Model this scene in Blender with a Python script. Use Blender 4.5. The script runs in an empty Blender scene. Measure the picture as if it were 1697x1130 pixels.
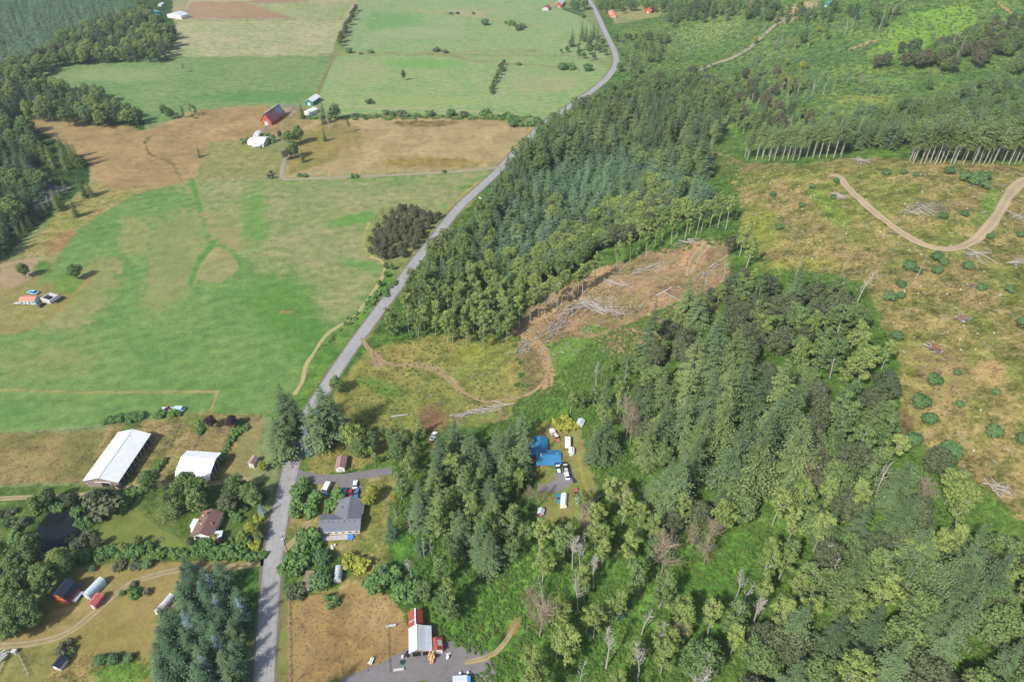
import bpy, math, random
import numpy as np
from mathutils import Vector

# ------------------------------------------------------------------ camera, sky, sun, exposure
SC = bpy.context.scene
COL = SC.collection
PW, PH, FOC = 1697.0, 1130.0, 1131.3
CAM_H, PITCH = 220.0, math.radians(37.4)
cam_data = bpy.data.cameras.new('camera'); cam = bpy.data.objects.new('camera', cam_data); COL.objects.link(cam)
cam_data.sensor_width = 36.0; cam_data.lens = 36.0 * FOC / PW
cam_data.clip_start = 1.0; cam_data.clip_end = 20000.0
cam.location = (0, 0, CAM_H); cam.rotation_euler = (math.radians(90) - PITCH, 0, 0)
SC.camera = cam
SUN_EL, SUN_DIR = math.radians(43), (-0.66, -0.75)          # direction towards the sun, on the map
world = bpy.data.worlds.new('World'); SC.world = world; world.use_nodes = True
wn = world.node_tree
sky = wn.nodes.new('ShaderNodeTexSky'); sky.sky_type = 'NISHITA'; sky.sun_disc = False
sky.sun_elevation = SUN_EL
sky.sun_rotation = math.atan2(SUN_DIR[0], SUN_DIR[1])
sky.air_density = 1.0; sky.dust_density = 2.0; sky.ozone_density = 1.0
bg = wn.nodes['Background']; bg.inputs['Strength'].default_value = 0.12
wn.links.new(sky.outputs[0], bg.inputs['Color'])
sd = bpy.data.lights.new('sun', 'SUN'); sd.energy = 3.7; sd.angle = math.radians(2.5); sd.color = (1.0, 0.965, 0.91)
sun = bpy.data.objects.new('sun', sd); COL.objects.link(sun)
_n = math.hypot(*SUN_DIR)
_sv = Vector((SUN_DIR[0] / _n * math.cos(SUN_EL), SUN_DIR[1] / _n * math.cos(SUN_EL), math.sin(SUN_EL)))
sun.rotation_euler = _sv.to_track_quat('Z', 'Y').to_euler()
sun.location = (-200, -200, 400)
SC.view_settings.view_transform = 'Standard'; SC.view_settings.look = 'None'
SC.view_settings.gamma = 1.0; SC.view_settings.use_curve_mapping = False
SC.view_settings.exposure = 0.47
SC.cycles.max_bounces = 5; SC.cycles.diffuse_bounces = 2; SC.cycles.glossy_bounces = 2
SC.cycles.transmission_bounces = 2; SC.cycles.transparent_max_bounces = 4; SC.cycles.volume_bounces = 0

# ------------------------------------------------------------------ small maths
SP, CP = math.sin(PITCH), math.cos(PITCH)
def smooth(x, a, b):
    t = np.clip((np.asarray(x, float) - a) / (b - a), 0, 1)
    return t * t * (3 - 2 * t)
def hash2(ix, iy, s):
    v = np.sin(ix * 127.1 + iy * 311.7 + s * 74.7) * 43758.5453
    return v - np.floor(v)
def vnoise(x, y, s=0):
    ix, iy = np.floor(x), np.floor(y); fx, fy = x - ix, y - iy
    fx = fx * fx * (3 - 2 * fx); fy = fy * fy * (3 - 2 * fy)
    a = hash2(ix, iy, s); b = hash2(ix + 1, iy, s); c = hash2(ix, iy + 1, s); d = hash2(ix + 1, iy + 1, s)
    return (a * (1 - fx) + b * fx) * (1 - fy) + (c * (1 - fx) + d * fx) * fy
def fbm(x, y, s=0, o=3):
    r = 0; a = .5; t = 0
    for k in range(o):
        r = r + a * vnoise(x * 2 ** k, y * 2 ** k, s + k * 7); t += a; a *= .5
    return r / t
def rays(u, v):
    u = np.atleast_1d(np.asarray(u, float)); v = np.atleast_1d(np.asarray(v, float))
    return np.stack([(u - PW / 2) / FOC, CP + (PH / 2 - v) / FOC * SP, -SP + (PH / 2 - v) / FOC * CP], -1)
def proj(x, y, z):
    d = y * CP + (CAM_H - z) * SP
    d = np.where(d < 1, 1, d)
    return PW / 2 + FOC * x / d, PH / 2 - FOC * (y * SP - (CAM_H - z) * CP) / d
def flat(u, v):
    d = rays(u, v); t = CAM_H / -d[:, 2]
    return d[:, 0] * t, d[:, 1] * t
# centre line of the county road as seen on the plan of the valley floor
ROAD_PX = [(430, 1300), (437, 1130), (446, 1000), (456, 900), (467, 840), (481, 780), (497, 725), (516, 680), (541, 640), (568, 598),
           (600, 553), (632, 510), (660, 473), (690, 432), (722, 392), (757, 348), (790, 316), (822, 287), (845, 262), (872, 234),
           (900, 208), (930, 186), (960, 166), (985, 148), (1003, 133), (1015, 118), (1021, 104), (1019, 88), (1011, 70), (1001, 50), (994, 34),
           (985, 15), (978, 3), (972, -10), (960, -40)]
_rx, _ry = flat([p[0] for p in ROAD_PX], [p[1] for p in ROAD_PX])
ROAD_XY = np.stack([_rx, _ry], -1)
_o = np.argsort(_ry)
def road_x(y): return np.interp(y, _ry[_o], _rx[_o])
def ground(x, y):
    x = np.asarray(x, float); y = np.asarray(y, float)
    d = x - road_x(y)
    A = smooth(d, 55, 330)
    f = 1 - .35 * smooth(y, 392, 520) + 0.95 * smooth(y, 560, 1050) * smooth(d, 40, 600)
    h = 62 * A * f
    lump = (fbm(x / 45, y / 45, 3) - .5) * 7 * smooth(d, 40, 160)
    h = h + lump
    lf = smooth(-d, 260, 520) * smooth(y, 380, 560)             # wooded rise beyond the left fields
    h = h + 14 * lf
    h = h + (fbm(x / 90, y / 90, 9, 2) - .5) * 1.6 * (1 - smooth(np.abs(d), 0, 25) * 0 ) * smooth(np.abs(d), 8, 40)
    px, py = POND
    q = np.hypot((x - px) / 9.5, (y - py) / 12.5)
    return h - 1.6 * (1 - smooth(q, .75, 1.25))
_p = flat(103, 868); POND = (_p[0][0], _p[1][0])
def at(u, v, dh=0.0):
    """the ground point (raised by dh) met by the sight line towards photo pixel u, v"""
    d = rays(u, v); n = len(d); dh = np.broadcast_to(np.asarray(dh, float), (n,))
    t0 = (CAM_H - 150 - dh) / -d[:, 2]; t1 = (CAM_H + 12) / np.maximum(-d[:, 2], .02)
    K = 64; lo = t0.copy(); hi = t1.copy(); done = np.zeros(n, bool); prev = t0.copy()
    for k in range(1, K + 1):
        t = t0 + (t1 - t0) * k / K
        below = (CAM_H + d[:, 2] * t) < ground(d[:, 0] * t, d[:, 1] * t) + dh
        new = below & ~done
        lo[new] = prev[new]; hi[new] = t[new]; done |= new; prev = t
    for _ in range(18):
        m = (lo + hi) / 2
        below = (CAM_H + d[:, 2] * m) < ground(d[:, 0] * m, d[:, 1] * m) + dh
        hi = np.where(below, m, hi); lo = np.where(below, lo, m)
    x = d[:, 0] * hi; y = d[:, 1] * hi
    return np.stack([x, y, ground(x, y)], -1)
def at1(u, v, dh=0.0): return Vector(at(u, v, dh)[0])
def in_poly(u, v, P):
    c = np.zeros(np.shape(u), bool); n = len(P)
    for i in range(n):
        x1, y1 = P[i]; x2, y2 = P[(i + 1) % n]
        if y1 == y2: continue
        c ^= ((y1 > v) != (y2 > v)) & (u < (x2 - x1) * (v - y1) / (y2 - y1) + x1)
    return c
def poly_dist(u, v, P, closed=True):
    best = np.full(np.shape(u), 1e9); n = len(P)
    for i in range(n if closed else n - 1):
        ax, ay = P[i]; bx, by = P[(i + 1) % n]; dx, dy = bx - ax, by - ay
        t = np.clip(((u - ax) * dx + (v - ay) * dy) / max(dx * dx + dy * dy, 1e-9), 0, 1)
        best = np.minimum(best, np.hypot(u - ax - t * dx, v - ay - t * dy))
    return best
def lin(c):
    return tuple((x / 255 / 12.92 if x / 255 <= .04045 else ((x / 255 + .055) / 1.055) ** 2.4) for x in c)
def alb(c, k=.72):
    l = lin(c); g = .3 * l[0] + .6 * l[1] + .1 * l[2]
    return tuple(k * t * (.93 * x + .07 * g) for x, t in zip(l, (.96, .96, .90)))

# ------------------------------------------------------------------ tags, materials, meshes
def tag(o, label=None, cat=None, group=None, kind=None):
    if label: o['label'] = label
    if cat: o['category'] = cat
    if group: o['group'] = group
    if kind: o['kind'] = kind
    return o
def empty(name, loc, rz=0.0, label=None, cat=None, group=None, sc=1.0):
    o = bpy.data.objects.new(name, None); COL.objects.link(o)
    o.location = loc; o.rotation_euler = (0, 0, rz); o.scale = (sc, sc, sc); o.empty_display_size = 1
    return tag(o, label, cat, group)
def child(name, me, parent, loc=(0, 0, 0), rot=(0, 0, 0)):
    o = bpy.data.objects.new(name, me); COL.objects.link(o); o.parent = parent; o.location = loc; o.rotation_euler = rot
    return o
def top(name, me, loc=(0, 0, 0), rz=0.0, label=None, cat=None, group=None, kind=None, sc=1.0):
    o = bpy.data.objects.new(name, me); COL.objects.link(o); o.location = loc; o.rotation_euler = (0, 0, rz); o.scale = (sc, sc, sc)
    return tag(o, label, cat, group, kind)
class NT:
    def __init__(s, m): s.m = m; m.use_nodes = True; s.t = m.node_tree; s.b = s.t.nodes['Principled BSDF']
    def n(s, k, **kw):
        x = s.t.nodes.new(k)
        for a, b in kw.items():
            if a.startswith('i_'):
                x.inputs[int(a[2:]) if a[2:].isdigit() else a[2:].replace('_', ' ')].default_value = b
            else: setattr(x, a, b)
        return x
    def l(s, a, b): s.t.links.new(a, b)
def pbr(name, col, rough=.8, var=.12, scale=.6, bump=0.0, spec=.3, metal=0.0, obj_var=0.0, grime=None):
    m = bpy.data.materials.new(name); q = NT(m)
    tc = q.n('ShaderNodeTexCoord')
    nz = q.n('ShaderNodeTexNoise', i_Scale=scale, i_Detail=5.0, i_Roughness=.65); q.l(tc.outputs['Object'], nz.inputs['Vector'])
    mr = q.n('ShaderNodeMapRange'); mr.inputs[1].default_value = .3; mr.inputs[2].default_value = .7
    mr.inputs[3].default_value = 1 - var; mr.inputs[4].default_value = 1 + var; q.l(nz.outputs[0], mr.inputs[0])
    mx = q.n('ShaderNodeMix', data_type='RGBA', blend_type='MULTIPLY'); mx.inputs[0].default_value = 1
    mx.inputs[6].default_value = (*col, 1); q.l(mr.outputs[0], mx.inputs[7]); out = mx.outputs[2]
    if grime:
        n2 = q.n('ShaderNodeTexNoise', i_Scale=scale * .5, i_Detail=6.0, i_Roughness=.7); q.l(tc.outputs['Object'], n2.inputs['Vector'])
        r2 = q.n('ShaderNodeMapRange'); r2.inputs[1].default_value = .52; r2.inputs[2].default_value = .72; q.l(n2.outputs[0], r2.inputs[0])
        m2 = q.n('ShaderNodeMix', data_type='RGBA'); q.l(r2.outputs[0], m2.inputs[0]); q.l(out, m2.inputs[6]); m2.inputs[7].default_value = (*grime, 1); out = m2.outputs[2]
    q.l(out, q.b.inputs['Base Color'])
    q.b.inputs['Roughness'].default_value = rough; q.b.inputs['Metallic'].default_value = metal
    q.b.inputs['Specular IOR Level'].default_value = spec
    if bump:
        bp = q.n('ShaderNodeBump', i_Strength=bump, i_Distance=.1); q.l(nz.outputs[0], bp.inputs['Height']); q.l(bp.outputs[0], q.b.inputs['Normal'])
    return m
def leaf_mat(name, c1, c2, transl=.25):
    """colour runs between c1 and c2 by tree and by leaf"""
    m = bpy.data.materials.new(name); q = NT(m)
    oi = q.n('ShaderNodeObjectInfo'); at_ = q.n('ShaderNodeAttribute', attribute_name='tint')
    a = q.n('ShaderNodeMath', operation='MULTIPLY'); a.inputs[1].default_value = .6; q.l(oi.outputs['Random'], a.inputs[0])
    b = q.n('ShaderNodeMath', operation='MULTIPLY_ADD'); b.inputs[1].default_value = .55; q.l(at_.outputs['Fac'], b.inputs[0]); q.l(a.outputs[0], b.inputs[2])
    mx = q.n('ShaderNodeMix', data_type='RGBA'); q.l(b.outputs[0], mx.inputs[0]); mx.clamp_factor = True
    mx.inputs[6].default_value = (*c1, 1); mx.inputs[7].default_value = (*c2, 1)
    q.l(mx.outputs[2], q.b.inputs['Base Color']); q.b.inputs['Roughness'].default_value = .65; q.b.inputs['Specular IOR Level'].default_value = .25
    if transl:
        tr = q.n('ShaderNodeBsdfTranslucent'); q.l(mx.outputs[2], tr.inputs['Color'])
        ms = q.n('ShaderNodeMixShader'); ms.inputs[0].default_value = transl
        q.l(q.b.outputs[0], ms.inputs[1]); q.l(tr.outputs[0], ms.inputs[2]); q.l(ms.outputs[0], q.t.nodes['Material Output'].inputs['Surface'])
    return m
class MB:
    def __init__(s): s.v = []; s.f = []; s.t = []
    def add(s, vs, fs, tint=0.5):
        o = len(s.v); s.v.extend(vs)
        for f in fs: s.f.append(tuple(i + o for i in f)); s.t.append(tint)
    def box(s, c, d, rz=0.0, taper=1.0):
        cx, cy, cz = c; dx, dy, dz = d[0] / 2, d[1] / 2, d[2] / 2; ca, sa = math.cos(rz), math.sin(rz); vs = []
        for k, z in ((1, -dz), (taper, dz)):
            for x, y in ((-dx, -dy), (dx, -dy), (dx, dy), (-dx, dy)):
                x *= k; y *= k; vs.append((cx + x * ca - y * sa, cy + x * sa + y * ca, cz + z))
        s.add(vs, [(3, 2, 1, 0), (4, 5, 6, 7), (0, 1, 5, 4), (1, 2, 6, 5), (2, 3, 7, 6), (3, 0, 4, 7)])
    def tube(s, pts, rs, n=5, tint=.5, cap=True):
        rings = []; P = [Vector(p) for p in pts]
        for i, p in enumerate(P):
            d = (P[min(i + 1, len(P) - 1)] - P[max(i - 1, 0)]); d = d.normalized() if d.length > 0 else Vector((0, 0, 1))
            a = d.orthogonal().normalized() if abs(d.z) < .95 else Vector((1, 0, 0)).cross(d).normalized(); b = d.cross(a)
            rings.append([tuple(p + (a * math.cos(2 * math.pi * k / n) + b * math.sin(2 * math.pi * k / n)) * rs[i]) for k in range(n)])
        vs = [q for r in rings for q in r]; fs = []
        for i in range(len(P) - 1):
            for k in range(n): fs.append((i * n + k, i * n + (k + 1) % n, (i + 1) * n + (k + 1) % n, (i + 1) * n + k))
        if cap: fs.append(tuple(range((len(P) - 1) * n, len(P) * n))); fs.append(tuple(reversed(range(n))))
        s.add(vs, fs, tint)
    def prism(s, prof, y0, y1, close=True):
        """profile in x,z extruded along y"""
        n = len(prof); vs = [(x, y0, z) for x, z in prof] + [(x, y1, z) for x, z in prof]
        fs = [(i, (i + 1) % n, n + (i + 1) % n, n + i) for i in range(n)]
        if close: fs += [tuple(reversed(range(n))), tuple(range(n, 2 * n))]
        s.add(vs, fs)
    def mesh(s, name, mat, smooth_=False):
        me = bpy.data.meshes.new(name); me.from_pydata(s.v, [], s.f)
        if mat: me.materials.append(mat)
        a = me.attributes.new('tint', 'FLOAT', 'FACE'); a.data.foreach_set('value', s.t)
        if smooth_: me.polygons.foreach_set('use_smooth', [True] * len(me.polygons))
        me.update(); return me

# ------------------------------------------------------------------ ground colours: regions of one terrain sheet, named by what grows there
# every region: outline, first colour, second colour, roughness of the cover (0 mown .. 1 scrub), feather, edge wobble
GP = []
def reg(P, a, b, r=.2, fe=2.0, wob=2.0): GP.append((P, a, b, r, fe, wob, None))
def ell(cx, cy, rx, ry, a, b, r=.2, ang=0.0, soft=.35): GP.append(((cx, cy, rx, ry, ang, soft), a, b, r, 0, 0, 'e'))
def stroke(P, w, a, b=None, r=.3, fe=1.0): GP.append((P, a, b or a, r, fe, w, 's'))
GRN, GRN2 = (112, 150, 76), (132, 158, 88)
TAN, TAN2 = (178, 164, 118), (160, 146, 98)
# left valley
reg([(-900, -300), (976, -300), (985, 15), (1011, 70), (1018, 115), (960, 170), (872, 240), (822, 287), (757, 348), (660, 473), (541, 640), (460, 860), (430, 1400), (-900, 1400)], (122, 148, 84), (150, 156, 104), .25)
reg([(200, -300), (640, -300), (600, 2), (575, 32), (295, 34), (230, 60)], (196, 178, 140), (176, 168, 118), .15)
reg([(318, 3), (408, 3), (440, -6), (514, 2), (490, 32), (298, 32)], (182, 152, 118), (166, 136, 102), .3)
reg([(412, 6), (508, 5), (586, 2), (570, 32), (494, 33)], (150, 166, 108), (176, 176, 122), .15)
reg([(265, 95), (295, 35), (570, 34), (548, 93)], (158, 170, 112), (192, 182, 138), .15)
reg([(232, -10), (318, -10), (300, 33), (262, 34), (240, 28)], (176, 164, 130), (150, 150, 105), .3)
ell(268, 20, 12, 12, (168, 156, 150), (160, 150, 140), .1)
reg([(62, 122), (100, 95), (548, 94), (520, 172), (470, 180), (440, 182), (330, 186), (240, 215), (60, 140)], (116, 152, 84), (140, 160, 100), .12)
ell(200, 125, 90, 12, (150, 166, 108), (140, 160, 100), .1)
ell(420, 160, 110, 10, (100, 148, 76), (110, 150, 80), .1)
reg([(574, 85), (590, 20), (605, -300), (926, -300), (930, 5), (985, 45), (1005, 100), (955, 92), (580, 88)], (134, 168, 102), (158, 172, 118), .12)
ell(650, 40, 50, 20, (118, 164, 88), (130, 166, 96), .1)
ell(690, 55, 90, 10, (165, 178, 128), (150, 170, 112), .1)
ell(780, 20, 50, 8, (180, 172, 132), (150, 166, 110), .2)
reg([(553, 95), (575, 91), (955, 95), (1008, 112), (995, 135), (905, 196), (555, 192), (526, 172)], (134, 168, 98), (160, 172, 116), .12)
ell(700, 105, 80, 9, (122, 172, 84), (130, 170, 90), .1); ell(900, 140, 60, 16, (176, 170, 122), (150, 168, 108), .15)
ell(600, 120, 50, 22, (165, 172, 118), (150, 168, 106), .1); ell(690, 168, 120, 8, (160, 174, 104), (148, 172, 96), .1)
stroke([(520, 173), (536, 133), (552, 98), (560, 90)], 1.6, (158, 134, 92), (120, 110, 70), .3)
stroke([(530, 90), (600, 88), (700, 89), (800, 86), (900, 84)], 1.2, (176, 170, 108), (110, 120, 70), .5)
stroke([(735, 90), (780, 100), (830, 106), (880, 108), (960, 116)], 1.2, (178, 172, 110), (120, 130, 76), .5)
stroke([(675, 0), (690, 18), (740, 22), (800, 28), (860, 40), (905, 45)], 1.8, (184, 176, 120), (140, 150, 90), .5)
stroke([(552, 176), (700, 180), (860, 190)], 2.0, (178, 172, 126), (160, 170, 110), .3)
# dry meadows beyond the drive
reg([(500, 196), (600, 192), (860, 196), (890, 212), (850, 255), (812, 280), (640, 290), (470, 296), (488, 240)], (194, 172, 122), (166, 146, 96), .5, 3, 4)
ell(700, 205, 60, 6, (128, 118, 66), (150, 126, 76), .7); ell(560, 225, 50, 30, (168, 146, 86), (150, 138, 76), .6)
ell(720, 270, 100, 10, (170, 148, 74), (150, 130, 70), .6)
reg([(40, 198), (130, 192), (240, 215), (330, 182), (432, 175), (500, 185), (500, 205), (462, 228), (400, 236), (350, 240), (325, 302), (235, 320), (190, 330), (140, 300), (50, 240)], (186, 158, 106), (160, 136, 88), .5, 3, 4)
stroke([(258, 218), (240, 236), (246, 255), (268, 262), (288, 272), (300, 298)], 3, (128, 116, 66), (150, 126, 76), .8)
reg([(462, 180), (505, 178), (520, 205), (490, 215), (455, 215)], (172, 150, 98), (140, 136, 80), .5)
reg([(348, 236), (400, 234), (462, 228), (470, 290), (420, 298), (322, 300)], (142, 146, 82), (158, 152, 96), .3)
reg([(470, 245), (500, 215), (560, 215), (560, 265), (480, 290)], (170, 150, 84), (140, 136, 70), .5)
ell(475, 185, 14, 7, (172, 158, 116), (180, 150, 110), .3)
# rough strip along the wood
reg([(30, 420), (110, 340), (160, 300), (190, 315), (245, 308), (220, 325), (130, 382), (88, 428), (50, 445)], (146, 152, 72), (170, 150, 96), .6, 3, 4)
ell(110, 400, 40, 16, (170, 138, 88), (160, 130, 80), .7, -.5)
ell(60, 350, 30, 18, (128, 148, 64), (140, 150, 70), .5)
# big hay meadow
reg([(-900, 720), (-900, 430), (0, 445), (60, 425), (96, 425), (130, 380), (220, 322), (300, 304), (480, 299), (640, 292), (815, 284), (790, 305), (740, 352), (695, 370), (610, 372), (602, 410), (638, 432), (633, 462), (588, 530), (540, 562), (505, 610), (490, 655), (436, 688), (400, 690), (330, 684), (285, 690), (230, 695), (0, 719)], (106, 146, 72), (126, 156, 82), .15, 2, 2)
reg([(300, 306), (480, 300), (812, 286), (740, 350), (690, 368), (608, 385), (600, 412), (636, 432), (630, 462), (585, 525), (540, 555), (515, 510), (490, 470), (430, 450), (380, 400), (350, 350)], (134, 152, 88), (166, 162, 110), .22, 22, 10)
reg([(255, 362), (330, 345), (338, 420), (318, 470), (300, 505), (262, 520), (236, 500), (244, 440)], (158, 158, 100), (130, 150, 82), .3, 16, 10)
reg([(352, 405), (392, 412), (394, 448), (362, 470), (328, 462), (330, 430)], (170, 162, 108), (146, 152, 92), .3, 3, 4)
reg([(150, 426), (200, 436), (182, 500), (140, 545), (60, 556), (92, 520)], (160, 158, 100), (138, 150, 84), .35, 14, 8)
reg([(200, 360), (255, 362), (240, 430), (205, 425), (195, 390)], (140, 152, 86), (150, 156, 92), .2, 10, 5)
stroke([(318, 300), (330, 340), (345, 385), (356, 402), (330, 432), (315, 470)], 5, (92, 148, 58), (104, 150, 64), .2, 3)
stroke([(356, 402), (385, 415), (398, 436)], 4, (88, 146, 56), (104, 150, 64), .2, 3)
reg([(330, 350), (376, 352), (420, 400), (395, 420), (350, 395)], (172, 158, 108), (140, 150, 84), .3, 8, 5)
ell(470, 500, 62, 60, (96, 144, 58), (108, 148, 66), .15, 0, .6); ell(590, 362, 60, 10, (104, 158, 68), (112, 156, 72), .15, -.2, .6)
ell(600, 440, 50, 10, (112, 156, 74), (124, 154, 80), .15, .2, .6); ell(474, 517, 10, 3, (160, 140, 90), (150, 130, 80), .4)
ell(420, 360, 28, 60, (110, 158, 70), (120, 154, 76), .15, 0, .7); ell(520, 565, 60, 50, (92, 140, 58), (104, 146, 64), .15, 0, .6)
reg([(0, 560), (170, 560), (150, 620), (60, 640), (0, 640)], (118, 150, 74), (140, 154, 88), .2, 20, 10)
ell(90, 590, 40, 12, (150, 156, 92), (130, 150, 80), .3, -.4, .7)
stroke([(-200, 643), (0, 646), (150, 650), (360, 649)], 2.2, (176, 164, 104), (150, 146, 80), .5)
stroke([(360, 649), (350, 682)], 3, (180, 164, 112), (150, 146, 80), .5)
# yard with the trailers, far left
reg([(-900, 560), (-900, 400), (0, 432), (60, 428), (96, 424), (92, 445), (60, 470), (150, 470), (100, 512), (60, 545), (0, 556)], (158, 148, 90), (148, 142, 78), .35, 4, 4)
reg([(0, 436), (80, 424), (58, 455), (30, 475), (0, 480)], (182, 158, 124), (170, 150, 110), .25)
ell(72, 445, 16, 20, (104, 142, 62), (110, 140, 66), .5, .5); ell(112, 470, 26, 18, (110, 150, 60), (120, 150, 66), .4)
stroke([(157, 452), (135, 475), (105, 508), (85, 530)], 2.5, (176, 148, 80), (160, 140, 76), .5)
ell(40, 520, 60, 14, (150, 150, 78), (170, 156, 100), .3)
# farm below
reg([(-300, 722), (0, 718), (178, 712), (140, 800), (-300, 806)], (168, 148, 94), (128, 126, 66), .9, 4, 5)
reg([(180, 705), (240, 694), (330, 684), (436, 688), (440, 700), (400, 800), (300, 800), (140, 806)], (132, 134, 70), (164, 142, 92), .9, 4, 5)
ell(200, 745, 18, 62, (82, 116, 46), (100, 120, 56), .9, .4); ell(300, 695, 46, 10, (112, 130, 62), (140, 136, 78), .9)
ell(350, 725, 45, 24, (176, 150, 104), (150, 136, 84), .9, -.3); ell(330, 700, 25, 14, (130, 136, 66), (110, 126, 56), .8)
reg([(415, 690), (440, 695), (425, 745), (415, 800), (365, 800), (385, 760)], (166, 152, 100), (140, 138, 82), .5, 4, 3)
reg([(-300, 806), (0, 806), (440, 800), (440, 935), (330, 935), (100, 940), (0, 1040), (-300, 1040)], (92, 118, 52), (112, 128, 60), .7, 4, 4)
reg([(150, 905), (175, 860), (215, 835), (260, 870), (300, 895), (310, 915), (230, 925)], (136, 144, 70), (120, 136, 60), .25, 4, 4)
reg([(310, 880), (310, 800), (430, 800), (440, 925), (320, 918)], (104, 126, 56), (90, 116, 48), .6, 4, 4)
reg([(100, 985), (130, 942), (190, 932), (300, 930), (430, 928), (430, 950), (330, 945), (300, 1000), (262, 1086), (170, 1090), (140, 1110), (0, 1075), (0, 1052)], (172, 150, 94), (150, 140, 74), .35, 3, 3)
reg([(-300, 1100), (-300, 1020), (40, 1015), (100, 985), (130, 945), (150, 990), (60, 1045), (0, 1055), (0, 1100)], (144, 138, 70), (160, 146, 84), .35, 4, 4)
reg([(-300, 1078), (0, 1072), (110, 1062), (130, 1090), (60, 1140), (60, 1400), (-300, 1400)], (132, 138, 68), (150, 144, 80), .35, 3, 3)
reg([(60, 1400), (70, 1125), (120, 1080), (200, 1082), (250, 1090), (250, 1400)], (106, 138, 54), (160, 140, 84), .85, 3, 4)
ell(200, 1115, 50, 22, (96, 140, 46), (110, 140, 56), .8); ell(103, 1042, 20, 8, (182, 160, 110), (170, 150, 96), .3); ell(110, 1012, 34, 6, (184, 166, 120), (160, 146, 90), .3, -.2)
ell(90, 870, 60, 40, (84, 112, 48), (96, 120, 54), .8)
reg([(385, 945), (430, 935), (415, 1400), (380, 1400), (420, 1050)], (74, 118, 44), (90, 126, 52), .7, 3, 3)
# road verges
stroke([p for p in ROAD_PX[1:10]], 34, (88, 122, 52), (110, 130, 60), .6, 4)
stroke([p for p in ROAD_PX[9:17]], 22, (104, 136, 62), (150, 150, 84), .6, 4)
reg([(490, 655), (540, 560), (590, 532), (634, 465), (648, 440), (700, 380), (745, 350), (790, 305), (815, 284), (757, 350), (660, 473), (541, 640), (500, 700), (440, 690)], (88, 136, 52), (116, 146, 62), .5, 2, 3)
reg([(640, 432), (604, 410), (612, 372), (640, 340), (740, 350), (700, 430), (655, 470)], (132, 146, 74), (150, 152, 90), .6, 3, 3)
stroke([(612, 370), (602, 390), (600, 412), (616, 426)], 3.5, (178, 172, 104), (160, 160, 90), .5)
stroke([(740, 350), (770, 320), (800, 298)], 2.5, (190, 164, 104), (160, 150, 86), .5)
for s_, e_ in ((640, 790),):
    stroke([(505, 196), (640, 192), (760, 194), (872, 200)], 4, (104, 126, 58), (140, 140, 76), .9)
# everything right of the road
reg([(441, 1400), (470, 900), (497, 780), (560, 630), (672, 473), (770, 348), (858, 262), (960, 172), (1022, 118), (1022, 90), (990, 15), (980, -300), (2800, -300), (2800, 1400)], (78, 116, 44), (104, 134, 56), .9, 2, 2)
reg([(490, 790), (660, 785), (640, 870), (700, 900), (620, 975), (470, 985), (462, 900)], (128, 140, 64), (168, 148, 92), .6, 3, 5)
reg([(462, 905), (520, 890), (600, 935), (560, 975), (470, 985)], (80, 116, 44), (110, 130, 56), .8, 4, 4)
reg([(476, 990), (560, 980), (600, 962), (640, 985), (668, 1012), (690, 1080), (640, 1105), (520, 1135), (500, 1400), (476, 1400)], (186, 158, 106), (160, 132, 80), .6, 3, 4)
reg([(455, 985), (477, 985), (476, 1400), (452, 1400)], (160, 148, 88), (110, 132, 56), .6, 2, 2)
reg([(680, 1005), (735, 1050), (770, 1075), (800, 1090), (740, 1110), (690, 1090)], (168, 144, 96), (140, 132, 80), .6)
reg([(560, 640), (600, 585), (640, 572), (700, 560), (760, 540), (860, 565), (870, 640), (850, 680), (760, 700), (690, 720), (600, 775), (505, 790), (540, 700)], (136, 146, 66), (152, 144, 76), .7, 4, 6)
ell(630, 640, 40, 14, (110, 146, 58), (120, 144, 62), .6, .3); ell(680, 590, 40, 20, (150, 158, 66), (164, 150, 84), .6); ell(780, 585, 24, 18, (160, 164, 68), (140, 150, 60), .6)
ell(600, 700, 34, 40, (120, 132, 60), (130, 136, 64), .6, .4)
ell(716, 694, 30, 26, (146, 112, 80), (128, 100, 72), .7, 0, .5); ell(625, 598, 12, 12, (180, 156, 124), (170, 150, 112), .6); ell(718, 738, 10, 22, (140, 104, 70), (120, 96, 62), .6)
reg([(850, 545), (880, 500), (925, 465), (1000, 440), (1090, 415), (1185, 398), (1212, 405), (1205, 480), (1190, 520), (1120, 560), (1085, 610), (1010, 600), (960, 560), (900, 570), (905, 640), (870, 650)], (176, 144, 106), (140, 128, 80), .95, 5, 10)
reg([(905, 600), (930, 560), (985, 560), (1010, 580), (1010, 630), (975, 660), (935, 650)], (100, 140, 52), (112, 140, 60), .5, 4, 4)
stroke([(846, 545), (880, 558), (902, 585), (912, 620), (905, 645)], 13, (196, 160, 118), (176, 146, 106), .6, 3); stroke([(868, 536), (905, 505), (960, 478), (1040, 462)], 11, (192, 160, 118), (170, 142, 100), .7, 4); stroke([(1040, 462), (1090, 468)], 9, (186, 152, 112), (150, 134, 90), .7, 4); stroke([(690, 604), (715, 608), (740, 622), (762, 645)], 7, (186, 164, 118), (160, 148, 92), .6, 3)
ell(1000, 448, 34, 7, (206, 176, 130), (190, 158, 112), .7, -.15); ell(900, 520, 26, 10, (206, 174, 126), (186, 154, 110), .7, -.5); ell(985, 545, 22, 8, (112, 140, 60), (130, 144, 72), .8); ell(1080, 445, 30, 8, (200, 166, 124), (170, 146, 104), .8); ell(1120, 480, 26, 14, (160, 130, 100), (150, 130, 92), .8); ell(870, 640, 16, 22, (150, 136, 92), (130, 136, 74), .8); ell(1000, 500, 30, 10, (176, 160, 124), (150, 140, 100), .8)
ell(940, 690, 50, 24, (92, 136, 42), (104, 136, 50), .7); ell(1150, 425, 22, 30, (206, 156, 112), (196, 150, 106), .3, .3, .5)
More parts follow.
